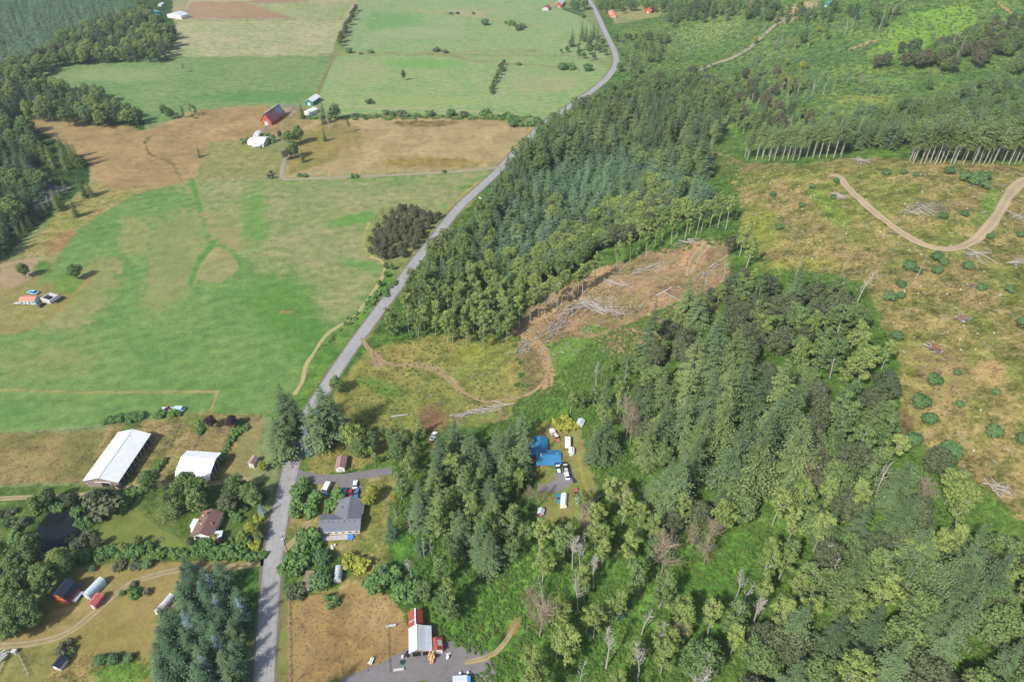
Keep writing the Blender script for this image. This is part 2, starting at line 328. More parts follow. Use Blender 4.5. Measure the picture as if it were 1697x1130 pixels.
ell(800, 690, 60, 14, (168, 146, 104), (130, 140, 66), .8, -.15)
# blue-roofed house yard
reg([(885, 700), (960, 700), (1000, 860), (970, 880), (900, 870), (900, 810), (880, 780)], (170, 148, 96), (124, 136, 62), .6, 4, 4)
ell(905, 795, 18, 12, (110, 126, 56), (130, 130, 66), .5); stroke([(960, 760), (968, 800), (985, 830)], 4, (190, 158, 96), (150, 146, 70), .5)
# bramble hollow
reg([(640, 880), (760, 850), (900, 870), (910, 960), (880, 1020), (850, 1040), (790, 1090), (740, 1060), (690, 1010), (650, 960)], (88, 136, 46), (106, 150, 58), .7, 4, 4)
reg([(800, 1100), (860, 1040), (900, 960), (1240, 880), (1260, 1000), (1100, 1140), (1100, 1400), (760, 1400)], (84, 132, 42), (102, 144, 54), .7, 6, 8)
ell(850, 1040, 10, 22, (170, 142, 92), (150, 130, 80), .5, .5)
# clear-cut on the hill
reg([(1175, 245), (1240, 268), (1320, 274), (1400, 262), (1500, 262), (1700, 275), (2400, 270), (2400, 860), (1690, 862), (1600, 790), (1500, 720), (1485, 600), (1440, 470), (1300, 440), (1225, 405), (1230, 340), (1200, 290)], (130, 138, 62), (158, 140, 88), .95, 5, 8)
ell(1262, 380, 36, 40, (150, 156, 62), (140, 150, 60), .9, 0, .6); ell(1330, 440, 90, 14, (140, 152, 60), (150, 146, 70), .9, 0, .6); ell(1380, 350, 16, 60, (120, 146, 56), (130, 146, 60), .8, -.75, .5)
ell(1640, 340, 18, 40, (108, 144, 52), (124, 146, 60), .8, .5, .6); ell(1540, 345, 40, 14, (150, 136, 118), (140, 140, 76), .95, 0, .6); ell(1560, 640, 60, 90, (178, 152, 104), (150, 142, 78), .95, 0, .7)
ell(1640, 620, 30, 26, (200, 166, 110), (176, 150, 92), .9, 0, .5); ell(1490, 700, 30, 20, (120, 100, 70), (140, 120, 80), .9); ell(1630, 300, 60, 12, (166, 140, 96), (140, 146, 70), .9)
# hillside beyond
reg([(1022, 115), (1030, -20), (1110, -300), (2800, -300), (2800, 265), (1700, 265), (1450, 230), (1180, 210), (1120, 160)], (92, 128, 58), (120, 142, 66), .9, 5, 8)
reg([(1440, 95), (1490, 30), (1600, 5), (1625, 40), (1560, 70), (1510, 90)], (124, 164, 56), (134, 166, 62), .5, 7, 6)
ell(1430, 165, 60, 10, (150, 158, 72), (130, 148, 64), .8); ell(1470, 135, 50, 6, (116, 158, 64), (130, 156, 70), .6)
ell(1150, 60, 100, 30, (118, 150, 72), (134, 152, 82), .8, -.3, .7); reg([(1010, 12), (1110, 8), (1090, 28), (1020, 40)], (176, 164, 112), (150, 156, 92), .4)
stroke([(1410, 82), (1435, 72), (1450, 68)], 2.5, (190, 170, 110), None, .5); stroke([(1655, 5), (1685, 30)], 2.5, (196, 156, 100), None, .5)
ell(1320, 20, 40, 12, (200, 176, 132), (170, 164, 110), .4, -.5)
# left woods floor
reg([(-900, -300), (250, -300), (290, 60), (265, 92), (100, 93), (60, 122), (60, 140), (240, 200), (240, 216), (130, 194), (40, 200), (150, 270), (150, 300), (60, 380), (0, 430), (-900, 400)], (58, 86, 40), (74, 100, 46), .9, 3, 3)

def paint(u, v):
    n = len(u); A = np.empty((n, 3)); B = np.empty((n, 3)); R = np.full(n, .5)
    A[:] = alb((90, 120, 60)); B[:] = alb((110, 130, 70))
    w1 = (fbm(u / 26, v / 18, 5) - .5) * 2; w2 = (fbm(u / 26, v / 18, 11) - .5) * 2
    for P, a, b, r, fe, wob, kind in GP:
        if kind == 'e':
            cx, cy, rx, ry, ang, soft = P
            rr = max(rx, ry) * 1.5
            I = np.nonzero((np.abs(u - cx) < rr) & (np.abs(v - cy) < rr))[0]
            if not len(I): continue
            du, dv = u[I] - cx, v[I] - cy; c_, s_ = math.cos(ang), math.sin(ang)
            q = np.hypot((du * c_ + dv * s_) / rx, (-du * s_ + dv * c_) / ry) + .25 * w1[I] + (fbm(u[I] / 7, v[I] / 4, 23, 3) - .5) * .7
            m = 1 - smooth(q, 1 - soft, 1 + soft * .4)
        else:
            wb = wob if kind is None else 1.0
            xs = [p[0] for p in P]; ys = [p[1] for p in P]; pad = (fe + wb + 2) if kind is None else wob + fe + 3
            I = np.nonzero((u > min(xs) - pad) & (u < max(xs) + pad) & (v > min(ys) - pad) & (v < max(ys) + pad))[0]
            if not len(I): continue
            uu, vv = u[I] + w1[I] * wb, v[I] + w2[I] * wb * .7
            if kind == 's':
                m = 1 - smooth(poly_dist(uu, vv, P, False), wob * .5, wob * .5 + fe + .6)
            else:
                ins = in_poly(uu, vv, P); d = poly_dist(uu, vv, P)
                sdv = np.where(ins, d, -d)
                if fe > 5: sdv = sdv + (fbm(u[I] / 9, v[I] / 4.5, 17, 4) - .5) * 3.0 * fe
                elif fe >= 2: sdv = sdv + (fbm(u[I] / 5, v[I] / 3, 19, 2) - .5) * 1.6 * fe
                m = smooth(sdv, -fe * .5, fe * .5 + .01)
        m = m[:, None]
        A[I] = A[I] * (1 - m) + np.array(alb(a)) * m; B[I] = B[I] * (1 - m) + np.array(alb(b)) * m
        R[I] = R[I] * (1 - m[:, 0]) + r * m[:, 0]
    return A, B, R

def ground_material():
    m = bpy.data.materials.new('meadow_and_scrub_ground'); q = NT(m)
    ca = q.n('ShaderNodeAttribute', attribute_name='cover_a'); cb = q.n('ShaderNodeAttribute', attribute_name='cover_b'); cr = q.n('ShaderNodeAttribute', attribute_name='cover_rough')
    geo = q.n('ShaderNodeNewGeometry')
    def noise(sc, det=3.0, ro=.6, vec=None, dist=0.0):
        z = q.n('ShaderNodeTexNoise', i_Scale=sc, i_Detail=det, i_Roughness=ro, i_Distortion=dist); q.l(vec or geo.outputs['Position'], z.inputs['Vector']); return z.outputs[0]
    def mth(op, a, b, c=None):
        x = q.n('ShaderNodeMath', operation=op)
        for k, z in enumerate((a, b, c)):
            if z is None: continue
            if hasattr(z, 'links'): q.l(z, x.inputs[k])
            else: x.inputs[k].default_value = z
        return x.outputs[0]
    big = noise(.03, 3.0, .6, dist=.6); mid = noise(.16, 4.0, .65); fin = noise(.7, 5.0, .8)
    mp = q.n('ShaderNodeMapping'); mp.inputs['Scale'].default_value = (.025, .16, .1); mp.inputs['Rotation'].default_value = (0, 0, .12); q.l(geo.outputs['Position'], mp.inputs['Vector'])
    stk = noise(1.0, 4.0, .6, mp.outputs[0])
    s = mth('MULTIPLY', big, .55); s = mth('MULTIPLY_ADD', mid, .35, s); sk = mth('MULTIPLY_ADD', cr.outputs['Fac'], -.7, .5); sk = mth('MAXIMUM', sk, .06); s5 = mth('SUBTRACT', stk, .5); s = mth('MULTIPLY_ADD', s5, sk, s); s = mth('ADD', s, .25); s = mth('MULTIPLY_ADD', fin, .35, s)   # mean ~.875
    s = mth('SUBTRACT', s, .875); k = mth('MULTIPLY_ADD', cr.outputs['Fac'], 5.0, 3.5); s = mth('MULTIPLY_ADD', s, k, .5)
    mx = q.n('ShaderNodeMix', data_type='RGBA'); mx.clamp_factor = True; q.l(s, mx.inputs[0]); q.l(ca.outputs['Color'], mx.inputs[6]); q.l(cb.outputs['Color'], mx.inputs[7])
    # grain of the cover itself
    f = mth('SUBTRACT', fin, .5); f2 = mth('SUBTRACT', mid, .5); amt = mth('MULTIPLY_ADD', cr.outputs['Fac'], 2.2, .5)
    g = mth('MULTIPLY', f, amt); g = mth('MULTIPLY_ADD', f2, amt, g); g = mth('ADD', g, 1.0)
    m2 = q.n('ShaderNodeMix', data_type='RGBA', blend_type='MULTIPLY'); m2.inputs[0].default_value = 1; q.l(mx.outputs[2], m2.inputs[6]); q.l(g, m2.inputs[7])
    mq = q.n('ShaderNodeMapping'); mq.inputs['Rotation'].default_value = (0, 0, math.radians(62)); q.l(geo.outputs['Position'], mq.inputs['Vector'])
    wv = q.n('ShaderNodeTexWave', i_Scale=.035, i_Distortion=1.6, i_Detail=2.0); wv.inputs['Detail Scale'].default_value = .5; q.l(mq.outputs[0], wv.inputs['Vector'])
    w5 = mth('SUBTRACT', wv.outputs[1], .5); wr = mth('MULTIPLY_ADD', cr.outputs['Fac'], -.5, .16); wr = mth('MAXIMUM', wr, 0.0); g = mth('MULTIPLY_ADD', w5, wr, g); q.l(g, m2.inputs[7])
    # scattered pale stumps and litter in rough ground
    q.l(m2.outputs[2], q.b.inputs['Base Color']); q.b.inputs['Roughness'].default_value = .95; q.b.inputs['Specular IOR Level'].default_value = .1
    bp = q.n('ShaderNodeBump', i_Distance=.5); bs = mth('MULTIPLY_ADD', cr.outputs['Fac'], .7, .12); q.l(bs, bp.inputs['Strength']); q.l(fin, bp.inputs['Height']); q.l(bp.outputs[0], q.b.inputs['Normal'])
    return m

def terrain():
    vs = np.linspace(1290, -70, 640); rows = flat(np.full(len(vs), 848), vs)[1]
    far = np.array([1700, 1950, 2300, 2900, 3800, 5200, 7500]); near = np.array([-400, -200, -80, -20, 30, 55])
    rows = np.concatenate([near, rows[rows > 60], far[far > rows[-1]]]); rows = np.unique(rows)
    s = np.concatenate([[-5, -3.5, -2.4, -1.7, -1.3], np.linspace(-1.0, 1.0, 800), [1.3, 1.7, 2.4, 3.5, 5]])
    w = np.maximum(rows, 60) * CP + (CAM_H - 10) * SP
    X = s[None, :] * w[:, None] * .98; Y = np.repeat(rows[:, None], len(s), 1)
    x = X.ravel(); y = Y.ravel(); z = ground(x, y)
    u, v = proj(x, y, z)
    off = smooth(y, 1500, 2200)
    A, B, R = paint(u, np.where(y < 60, 1200, v))
    z = z + off * fbm(x / 900, y / 900, 2) * 90
    nr, nc = X.shape
    idx = np.arange(nr * nc).reshape(nr, nc)
    F = np.stack([idx[:-1, :-1], idx[:-1, 1:], idx[1:, 1:], idx[1:, :-1]], -1).reshape(-1, 4)
    me = bpy.data.meshes.new('ground')
    me.vertices.add(len(x)); me.vertices.foreach_set('co', np.stack([x, y, z], -1).ravel())
    me.loops.add(F.size); me.loops.foreach_set('vertex_index', F.ravel().astype(np.int32))
    me.polygons.add(len(F)); me.polygons.foreach_set('loop_start', np.arange(0, F.size, 4, dtype=np.int32)); me.polygons.foreach_set('loop_total', np.full(len(F), 4, np.int32))
    me.update(calc_edges=True)
    me.polygons.foreach_set('use_smooth', np.ones(len(F), bool))
    for nm, C in (('cover_a', A), ('cover_b', B)):
        a = me.attributes.new(nm, 'FLOAT_COLOR', 'POINT'); a.data.foreach_set('color', np.concatenate([C, np.ones((len(C), 1))], 1).ravel().astype(np.float32))
    a = me.attributes.new('cover_rough', 'FLOAT', 'POINT'); a.data.foreach_set('value', R.astype(np.float32))
    me.materials.append(ground_material())
    tag(top('ground', me), kind='structure')
terrain()

# ------------------------------------------------------------------ roads, tracks, water
def spline(P, step):
    P = [np.array(p, float) for p in P]; out = []
    for i in range(len(P) - 1):
        p0 = P[max(i - 1, 0)]; p1, p2 = P[i], P[i + 1]; p3 = P[min(i + 2, len(P) - 1)]
        n = max(2, int(np.linalg.norm(p2 - p1) / step))
        for k in range(n):
            t = k / n
            out.append(.5 * ((2 * p1) + (-p0 + p2) * t + (2 * p0 - 5 * p1 + 4 * p2 - p3) * t * t + (-p0 + 3 * p1 - 3 * p2 + p3) * t ** 3))
    out.append(P[-1]); return np.array(out)
def ribbon(name, px, width, mat, lift=.08, step=2.5, wob=.25, kind='structure', xy=None, nc=6):
    C = spline(xy if xy is not None else at([p[0] for p in px], [p[1] for p in px])[:, :2], step)
    T = np.gradient(C, axis=0); T /= np.linalg.norm(T, axis=1)[:, None] + 1e-9; N = np.stack([-T[:, 1], T[:, 0]], -1)
    W = np.interp(np.linspace(0, 1, len(C)), np.linspace(0, 1, len(width)), width) if hasattr(width, '__len__') else np.full(len(C), width)
    sd_ = abs(hash(name)) % 97 if False else len(name)
    wl = (vnoise(np.arange(len(C)) * .35, np.full(len(C), 3.3), sd_) - .5) * 2 * wob; wr = (vnoise(np.arange(len(C)) * .35, np.full(len(C), 8.3), sd_) - .5) * 2 * wob
    vs = []; a = []
    for j in range(nc + 1):
        s = j / nc * 2 - 1
        off = s * W / 2 + (wl if s > 0 else wr) * abs(s)
        q = C + N * off[:, None]; z = ground(q[:, 0], q[:, 1]) + lift
        vs.append(np.column_stack([q, z])); a.append(np.full(len(C), s))
    V = np.stack(vs, 1); n, m = V.shape[:2]; idx = np.arange(n * m).reshape(n, m)
    F = np.stack([idx[:-1, :-1], idx[1:, :-1], idx[1:, 1:], idx[:-1, 1:]], -1).reshape(-1, 4)
    me = bpy.data.meshes.new(name); me.from_pydata(V.reshape(-1, 3).tolist(), [], F.tolist())
    at_ = me.attributes.new('across', 'FLOAT', 'POINT'); at_.data.foreach_set('value', np.stack(a, 1).ravel().astype(np.float32))
    # faces up
    me.update()
    if me.polygons[0].normal.z < 0: me.flip_normals()
    me.materials.append(mat); return tag(top(name, me), kind=kind), C, N
def track_mat(name, col, col2, ruts=0.0, rough=.9, crown=None):
    m = bpy.data.materials.new(name); q = NT(m); geo = q.n('ShaderNodeNewGeometry'); ac = q.n('ShaderNodeAttribute', attribute_name='across')
    n1 = q.n('ShaderNodeTexNoise', i_Scale=.35, i_Detail=6.0, i_Roughness=.7); q.l(geo.outputs['Position'], n1.inputs['Vector'])
    n2 = q.n('ShaderNodeTexNoise', i_Scale=.06, i_Detail=2.0); q.l(geo.outputs['Position'], n2.inputs['Vector'])
    a = q.n('ShaderNodeMath', operation='ABSOLUTE'); q.l(ac.outputs['Fac'], a.inputs[0])
    rp = q.n('ShaderNodeValToRGB'); e = rp.color_ramp.elements; e[0].position = 0; e[0].color = (.75, .75, .75, 1) if ruts else (0, 0, 0, 1)
    e[1].position = 1; e[1].color = (1, 1, 1, 1) if ruts else (.35, .35, .35, 1)
    if ruts:
        for p, c in ((.28, .6), (.45, .15), (.7, .2), (.85, .6)):
            x = e.new(p); x.color = (c, c, c, 1)
    else:
        for p, c in ((.25, .3), (.5, 0), (.8, .3)):
            x = e.new(p); x.color = (c, c, c, 1)
    q.l(a.outputs[0], rp.inputs[0])
    ad = q.n('ShaderNodeMath', operation='MULTIPLY_ADD'); ad.inputs[1].default_value = 2.6; ad.inputs[2].default_value = -1.3; q.l(n1.outputs[0], ad.inputs[0])
    sm = q.n('ShaderNodeMath', operation='ADD'); q.l(rp.outputs[0], sm.inputs[0]); q.l(ad.outputs[0], sm.inputs[1])
    mx = q.n('ShaderNodeMix', data_type='RGBA'); mx.clamp_factor = True; q.l(sm.outputs[0], mx.inputs[0]); mx.inputs[6].default_value = (*col, 1); mx.inputs[7].default_value = (*col2, 1)
    mr = q.n('ShaderNodeMapRange'); mr.inputs[3].default_value = .85; mr.inputs[4].default_value = 1.15; q.l(n2.outputs[0], mr.inputs[0])
    m2 = q.n('ShaderNodeMix', data_type='RGBA', blend_type='MULTIPLY'); m2.inputs[0].default_value = 1; q.l(mx.outputs[2], m2.inputs[6]); q.l(mr.outputs[0], m2.inputs[7])
    q.l(m2.outputs[2], q.b.inputs['Base Color']); q.b.inputs['Roughness'].default_value = rough; q.b.inputs['Specular IOR Level'].default_value = .2
    bp = q.n('ShaderNodeBump', i_Strength=.4, i_Distance=.2); q.l(n1.outputs[0], bp.inputs['Height']); q.l(bp.outputs[0], q.b.inputs['Normal'])
    return m
M = {}
M['asphalt'] = track_mat('weathered_asphalt', alb((176, 175, 178), .76), alb((150, 149, 152), .70), 0, .85)
M['shoulder'] = track_mat('gravel_shoulder', alb((140, 128, 118)), alb((120, 118, 84)))
M['gravel'] = track_mat('gravel_drive', alb((186, 172, 152)), alb((160, 150, 116)), 1)
M['dirt'] = track_mat('dirt_track', alb((190, 170, 134)), alb((150, 140, 84)), 1)
M['clay'] = track_mat('clay_logging_road', alb((190, 162, 120)), alb((152, 134, 92)), 1)
M['paving'] = track_mat('grey_paving', alb((142, 137, 141)), alb((124, 119, 122)))
M['dusty'] = track_mat('dusty_loop_road', alb((200, 176, 146)), alb((176, 158, 122)), 1)
M['straw'] = track_mat('dry_grass_headland', alb((196, 178, 124)), alb((170, 160, 100)))
M['white_line'] = pbr('worn_white_paint', (.55, .55, .53), .8); M['yellow_line'] = pbr('worn_yellow_paint', (.34, .31, .22), .8)
ribbon('road_shoulder', None, 8.6, M['shoulder'], .05, xy=ROAD_XY, wob=.6, step=4)
road, RC, RN = ribbon('county_road', None, 6.6, M['asphalt'], .09, xy=ROAD_XY, wob=.08, step=4)
def strip_along(name, mat, off, w, a, b, z=.1):
    i = np.arange(a, b); vs = []
    for s in (-1, 1):
        q = RC[i] + RN[i] * (off + s * w / 2); vs.append(np.column_stack([q, ground(q[:, 0], q[:, 1]) + z]))
    V = np.stack(vs, 1).reshape(-1, 3); n = len(i); F = [(2 * k + 1, 2 * k, 2 * k + 2, 2 * k + 3) for k in range(n - 1)]
    me = bpy.data.meshes.new(name); me.from_pydata(V.tolist(), [], F); me.update()
    if me.polygons[0].normal.z < 0: me.flip_normals()
    me.materials.append(mat); child(name, me, road)
strip_along('centre_line', M['yellow_line'], 0, .1, 0, len(RC) // 2)
ribbon('farm_lane', [(832, 277), (800, 281), (740, 286), (660, 290), (580, 293), (500, 297), (470, 297), (468, 280), (474, 262), (485, 250)], 3.4, M['gravel'], .1, 4)
ribbon('dirt_track', [(-60, 1072), (0, 1070), (50, 1066), (95, 1056), (125, 1040), (160, 1012), (190, 985), (220, 965), (260, 952), (300, 944), (350, 942), (400, 938), (452, 928)], 3.0, M['dirt'], .05)
ribbon('barn_lane', [(-60, 830), (0, 826), (45, 824), (120, 822), (180, 814), (230, 806), (300, 802), (360, 800), (420, 792)], 2.6, M['dirt'], .05)
ribbon('house_drive', [(488, 788), (520, 793), (560, 792), (600, 787), (628, 783), (650, 780)], [7, 5, 4.5, 4.5, 3.5], M['paving'], .07)
ribbon('parking_pad', [(575, 790), (580, 802), (586, 818)], [10, 8, 8], M['paving'], .085, step=1.5)
ribbon('side_drive', [(470, 912), (495, 888), (512, 862), (522, 835), (533, 800)], 2.6, M['dirt'], .06)
ribbon('yard_paving', [(560, 1150), (600, 1128), (650, 1110), (700, 1098), (740, 1096), (780, 1096), (800, 1110), (800, 1160)], [7, 7, 8, 11, 14, 12, 8, 8], M['paving'], .07, step=1.5, wob=.7)
ribbon('barn_apron', [(684, 1090), (705, 1082), (730, 1082), (748, 1092)], [4, 7, 7, 6], M['paving'], .09, step=1.0, wob=.5)
ribbon('house_paving', [(893, 808), (915, 806), (932, 798), (934, 782)], [3.0, 4.5, 8.0, 8.0], M['paving'], .08, step=1.0, wob=.3)
ribbon('black_liner_strip', [(942, 770), (946, 785), (954, 800)], 1.2, pbr('black_liner', (.03, .035, .04), .5), .1, step=1)
ribbon('logging_road', [(600, 560), (620, 588), (640, 602), (680, 606), (715, 610), (740, 625), (760, 645), (785, 658), (815, 666), (850, 660), (880, 650), (905, 628), (912, 600), (900, 575), (880, 555), (862, 540), (880, 520), (915, 490), (960, 468), (1010, 458), (1060, 460), (1100, 466)], [2, 2.6, 2.4, 2.2, 2.4, 2.2, 2, 3.4, 5, 4, 3, 2.6, 2], M['clay'], .12, wob=.9)
ribbon('skid_trail', [(1175, 400), (1158, 420), (1145, 440), (1142, 458)], [6, 9, 7, 3], M['clay'], .15, wob=1)
ribbon('loop_road', [(1375, 290), (1392, 293), (1400, 305), (1430, 335), (1465, 365), (1500, 390), (1535, 407), (1575, 413), (1610, 402), (1640, 375), (1660, 345), (1675, 320), (1700, 300), (1760, 300)], [3, 4, 4, 3.5, 3.5, 4, 5, 5, 5, 6, 7, 8], M['dusty'], .14, wob=.5)
ribbon('hill_road', [(1160, 118), (1185, 106), (1215, 96), (1245, 78), (1270, 55), (1292, 38), (1320, 25), (1350, 5)], 6, M['gravel'], .5, 5)
ribbon('wood_path', [(770, 1096), (795, 1091), (820, 1080), (845, 1052), (858, 1030)], [2.2, 2, 1.6, 1.8, .8], M['dirt'], .1, wob=.7)
ribbon('farm_loop', [(438, 218), (446, 206), (457, 200), (472, 190), (488, 180), (484, 175), (470, 174), (458, 180), (460, 192), (466, 196)], 3.0, M['paving'], .08, 2)
ribbon('courtyard', [(28, 380), (45, 362), (62, 342), (78, 322), (98, 308)], [6, 6, 8, 16, 22], M['paving'], .1, 3)
ribbon('meadow_headland', [(612, 426), (628, 430), (637, 440), (634, 458), (615, 488), (590, 522), (566, 538), (540, 556), (520, 585), (505, 610), (500, 635), (488, 654)], 2.0, M['straw'], .07, 3, wob=.5)
def pond():
    n = 40; vs = [(0, 0, 0)]; z = ground(POND[0], POND[1]) + .75
    for k in range(n):
        a = 2 * math.pi * k / n; r = 1.12 + .1 * math.sin(3 * a + 1) + .06 * math.sin(7 * a); vs.append((9.5 * r * math.cos(a), 12.5 * r * math.sin(a), 0))
    me = bpy.data.meshes.new('pond'); me.from_pydata(vs, [], [(0, 1 + k, 1 + (k + 1) % n) for k in range(n)])
    m = bpy.data.materials.new('dark_pond_water'); q = NT(m); q.b.inputs['Base Color'].default_value = (.012, .016, .018, 1); q.b.inputs['Roughness'].default_value = .06; q.b.inputs['IOR'].default_value = 1.33
    nz = q.n('ShaderNodeTexNoise', i_Scale=.8, i_Detail=3.0); bp = q.n('ShaderNodeBump', i_Strength=.06, i_Distance=.05); q.l(nz.outputs[0], bp.inputs['Height']); q.l(bp.outputs[0], q.b.inputs['Normal'])
    me.materials.append(m); tag(top('pond', me, (POND[0], POND[1], float(z))), kind='structure')
pond()

# ------------------------------------------------------------------ vegetation: meshes
LM = {
 'fir': leaf_mat('fir_needles', (0.057, 0.097, 0.047), (0.184, 0.263, 0.108), .1),
 'firl': leaf_mat('light_fir_needles', (0.086, 0.131, 0.044), (0.262, 0.332, 0.114), .12),
 'blue': leaf_mat('blue_spruce_needles', (0.125, 0.198, 0.198), (0.251, 0.343, 0.356), .05),
 'spruce': leaf_mat('spruce_needles', (0.038, 0.076, 0.042), (0.127, 0.213, 0.103), .08),
 'young': leaf_mat('young_fir_needles', (0.072, 0.131, 0.075), (0.235, 0.352, 0.188), .1),
 'cedar': leaf_mat('cedar_sprays', (0.084, 0.124, 0.035), (0.228, 0.289, 0.091), .15),
 'alder': leaf_mat('alder_leaves', (0.170, 0.251, 0.066), (0.318, 0.388, 0.112), .3),
 'maple': leaf_mat('maple_leaves', (0.090, 0.164, 0.055), (0.195, 0.272, 0.085), .2),
 'dark': leaf_mat('dull_dark_leaves', (0.077, 0.106, 0.052), (0.142, 0.165, 0.082), .15),
 'brown': leaf_mat('brown_olive_leaves', (0.110, 0.108, 0.060), (0.174, 0.173, 0.087), .15),
 'lime': leaf_mat('yellow_green_leaves', (0.290, 0.343, 0.053), (0.449, 0.449, 0.079), .3),
 'purple': leaf_mat('purple_leaves', (.030, .016, .030), (.070, .035, .060), .1),
 'shrub': leaf_mat('shrub_leaves', (0.087, 0.184, 0.053), (0.191, 0.315, 0.087), .25),
 'dshrub': leaf_mat('dark_round_shrub_leaves', (0.066, 0.142, 0.054), (0.142, 0.235, 0.082), .15),
 'bramble': leaf_mat('bramble_leaves', (0.098, 0.182, 0.035), (0.172, 0.280, 0.059), .3),
 'scrub': leaf_mat('clearcut_scrub_leaves', (.120, .150, .035), (.250, .220, .070), .25),
 'straw': leaf_mat('dry_grass_blades', (.260, .190, .090), (.420, .320, .170), .2),
 'red': leaf_mat('rust_brown_dead_needles', (.20, .10, .06), (.30, .15, .09), .1),
 'silver': leaf_mat('silvery_lichen_twigs', (.24, .23, .20), (.40, .38, .34), .1),
 'pinkish': leaf_mat('dead_pinkish_needles', (.22, .16, .12), (.33, .24, .19), .1),
}
M['bark'] = pbr('grey_brown_bark', (.13, .10, .075), .9, .25, 2.0)
M['pale'] = pbr('pale_alder_bark', (.36, .34, .29), .85, .25, 2.0)
M['log'] = pbr('weathered_log_wood', (.36, .325, .28), .85, .3, 2.0)
M['snag'] = pbr('bleached_dead_wood', (.40, .375, .33), .85, .25, 2.0)
M['twig'] = pbr('brown_bare_twigs', (.30, .24, .17), .9, .25, 2.0)
M['redbark'] = pbr('reddish_bark', (.26, .13, .07), .9, .2, 2.0)
def rhomb(mb, p, d, side, L, w, sag, tint):
    ax, ay, az = p; m = .45
    mx_, my_, mz_ = ax + d[0] * L * m, ay + d[1] * L * m, az + d[2] * L * m
    mb.add([(ax, ay, az), (mx_ + side[0] * w, my_ + side[1] * w, mz_ + side[2] * w - sag * L * .3), (ax + d[0] * L, ay + d[1] * L, az + d[2] * L - sag * L), (mx_ - side[0] * w, my_ - side[1] * w, mz_ - side[2] * w - sag * L * .3)], [(0, 1, 2, 3)], tint)
def fir_mesh(seed, H=32, R=5.2, base=.12, lev=24, per=7, droop=.32, gap=.15, sp=4, top_pow=.8, bare=0.0):
    r = random.Random(seed); cr = MB(); tr = MB()
    bx, by = r.uniform(-.3, .3), r.uniform(-.3, .3)
    tr.tube([(0, 0, -1), (bx * .3, by * .3, H * .4), (0, 0, H * .97)], [H * .014, H * .009, .05], 6)
    for i in range(lev):
        t = (i + r.uniform(-.16, .16)) / lev; t = max(0, min(.985, t)); z = H * (base + (1 - base) * t)
        pr = R * (1 - t) ** top_pow * (1 if t > .12 else .72 + t * 2.3)
        for k in range(max(4, int(per * (1 - t * .35)))):
            if r.random() < gap: continue
            a = r.uniform(0, 2 * math.pi); L = pr * r.uniform(.62, 1.16) + .25
            ca, sa = math.cos(a), math.sin(a); up = -.12 + .62 * t + r.uniform(-.1, .12); dr = droop * (1 - t * .6) / max(L, 1)
            n = max(2, int(sp * min(1, L / R + .35))); tn = r.uniform(.2, .8)
            for j in range(n + 1):
                s = .18 + .82 * j / n; q = s * L; p = (ca * q, sa * q, z + up * q - dr * q * q * .5)
                sl = (.25 + .30 * L * (1 - s * .55)) * r.uniform(.85, 1.2)
                for sg in ((-1, 1) if j < n else (0,)):
                    an = a + sg * r.uniform(.7, 1.05); d = (math.cos(an), math.sin(an), up * .6 + r.uniform(-.12, .1)); sd_ = (-math.sin(an), math.cos(an), r.uniform(-.25, .25))
                    rhomb(cr, p, d, sd_, sl, sl * .32, .22, min(1, max(0, tn * .6 + .2 + r.uniform(-.2, .2) + 1.1 * (s - .62))))  # shade painted into the tint: inner sprays darker, branch tips lighter
    rhomb(cr, (0, 0, H * .95), (0, 0, 1), (1, 0, 0), H * .05, .18, 0, .7); rhomb(cr, (0, 0, H * .95), (0, 0, 1), (0, 1, 0), H * .05, .18, 0, .7)
    if bare:
        for k in range(26):
            z = H * base * r.uniform(.3, 1); a = r.uniform(0, 6.28); L = r.uniform(.6, 1.6)
            tr.tube([(0, 0, z), (math.cos(a) * L, math.sin(a) * L, z - .2)], [.05, .02], 3, cap=False)
    return cr, tr
def leafq(mb, c, n, s, r, tint):
    n = n.normalized(); a = n.orthogonal().normalized(); b = n.cross(a); th = r.uniform(0, 6.28)
    u = a * math.cos(th) + b * math.sin(th); w = n.cross(u) * r.uniform(.55, .9); k = s * r.uniform(.7, 1.25)
    mb.add([tuple(c - u * k), tuple(c + w * k - n * k * .25), tuple(c + u * k), tuple(c - w * k - n * k * .25)], [(0, 1, 2, 3)], tint)
def clump(mb, c, R, n, s, r, flat_=.75, bias=.5, up=.35):
    tn = r.uniform(.15, .85)
    for _ in range(n):
        d = Vector((r.gauss(0, 1), r.gauss(0, 1), r.gauss(0, 1) * .9 + up)); d.normalize(); q = R * (r.random() ** .35)
        p = c + Vector((d.x * q, d.y * q, d.z * q * flat_))
        nn = d * (1 - bias) + Vector((r.uniform(-1, 1), r.uniform(-1, 1), r.uniform(-.2, 1.2))) * bias
        leafq(mb, p, nn, s, r, min(1, max(0, tn + r.uniform(-.2, .2) + .2 * d.z)))
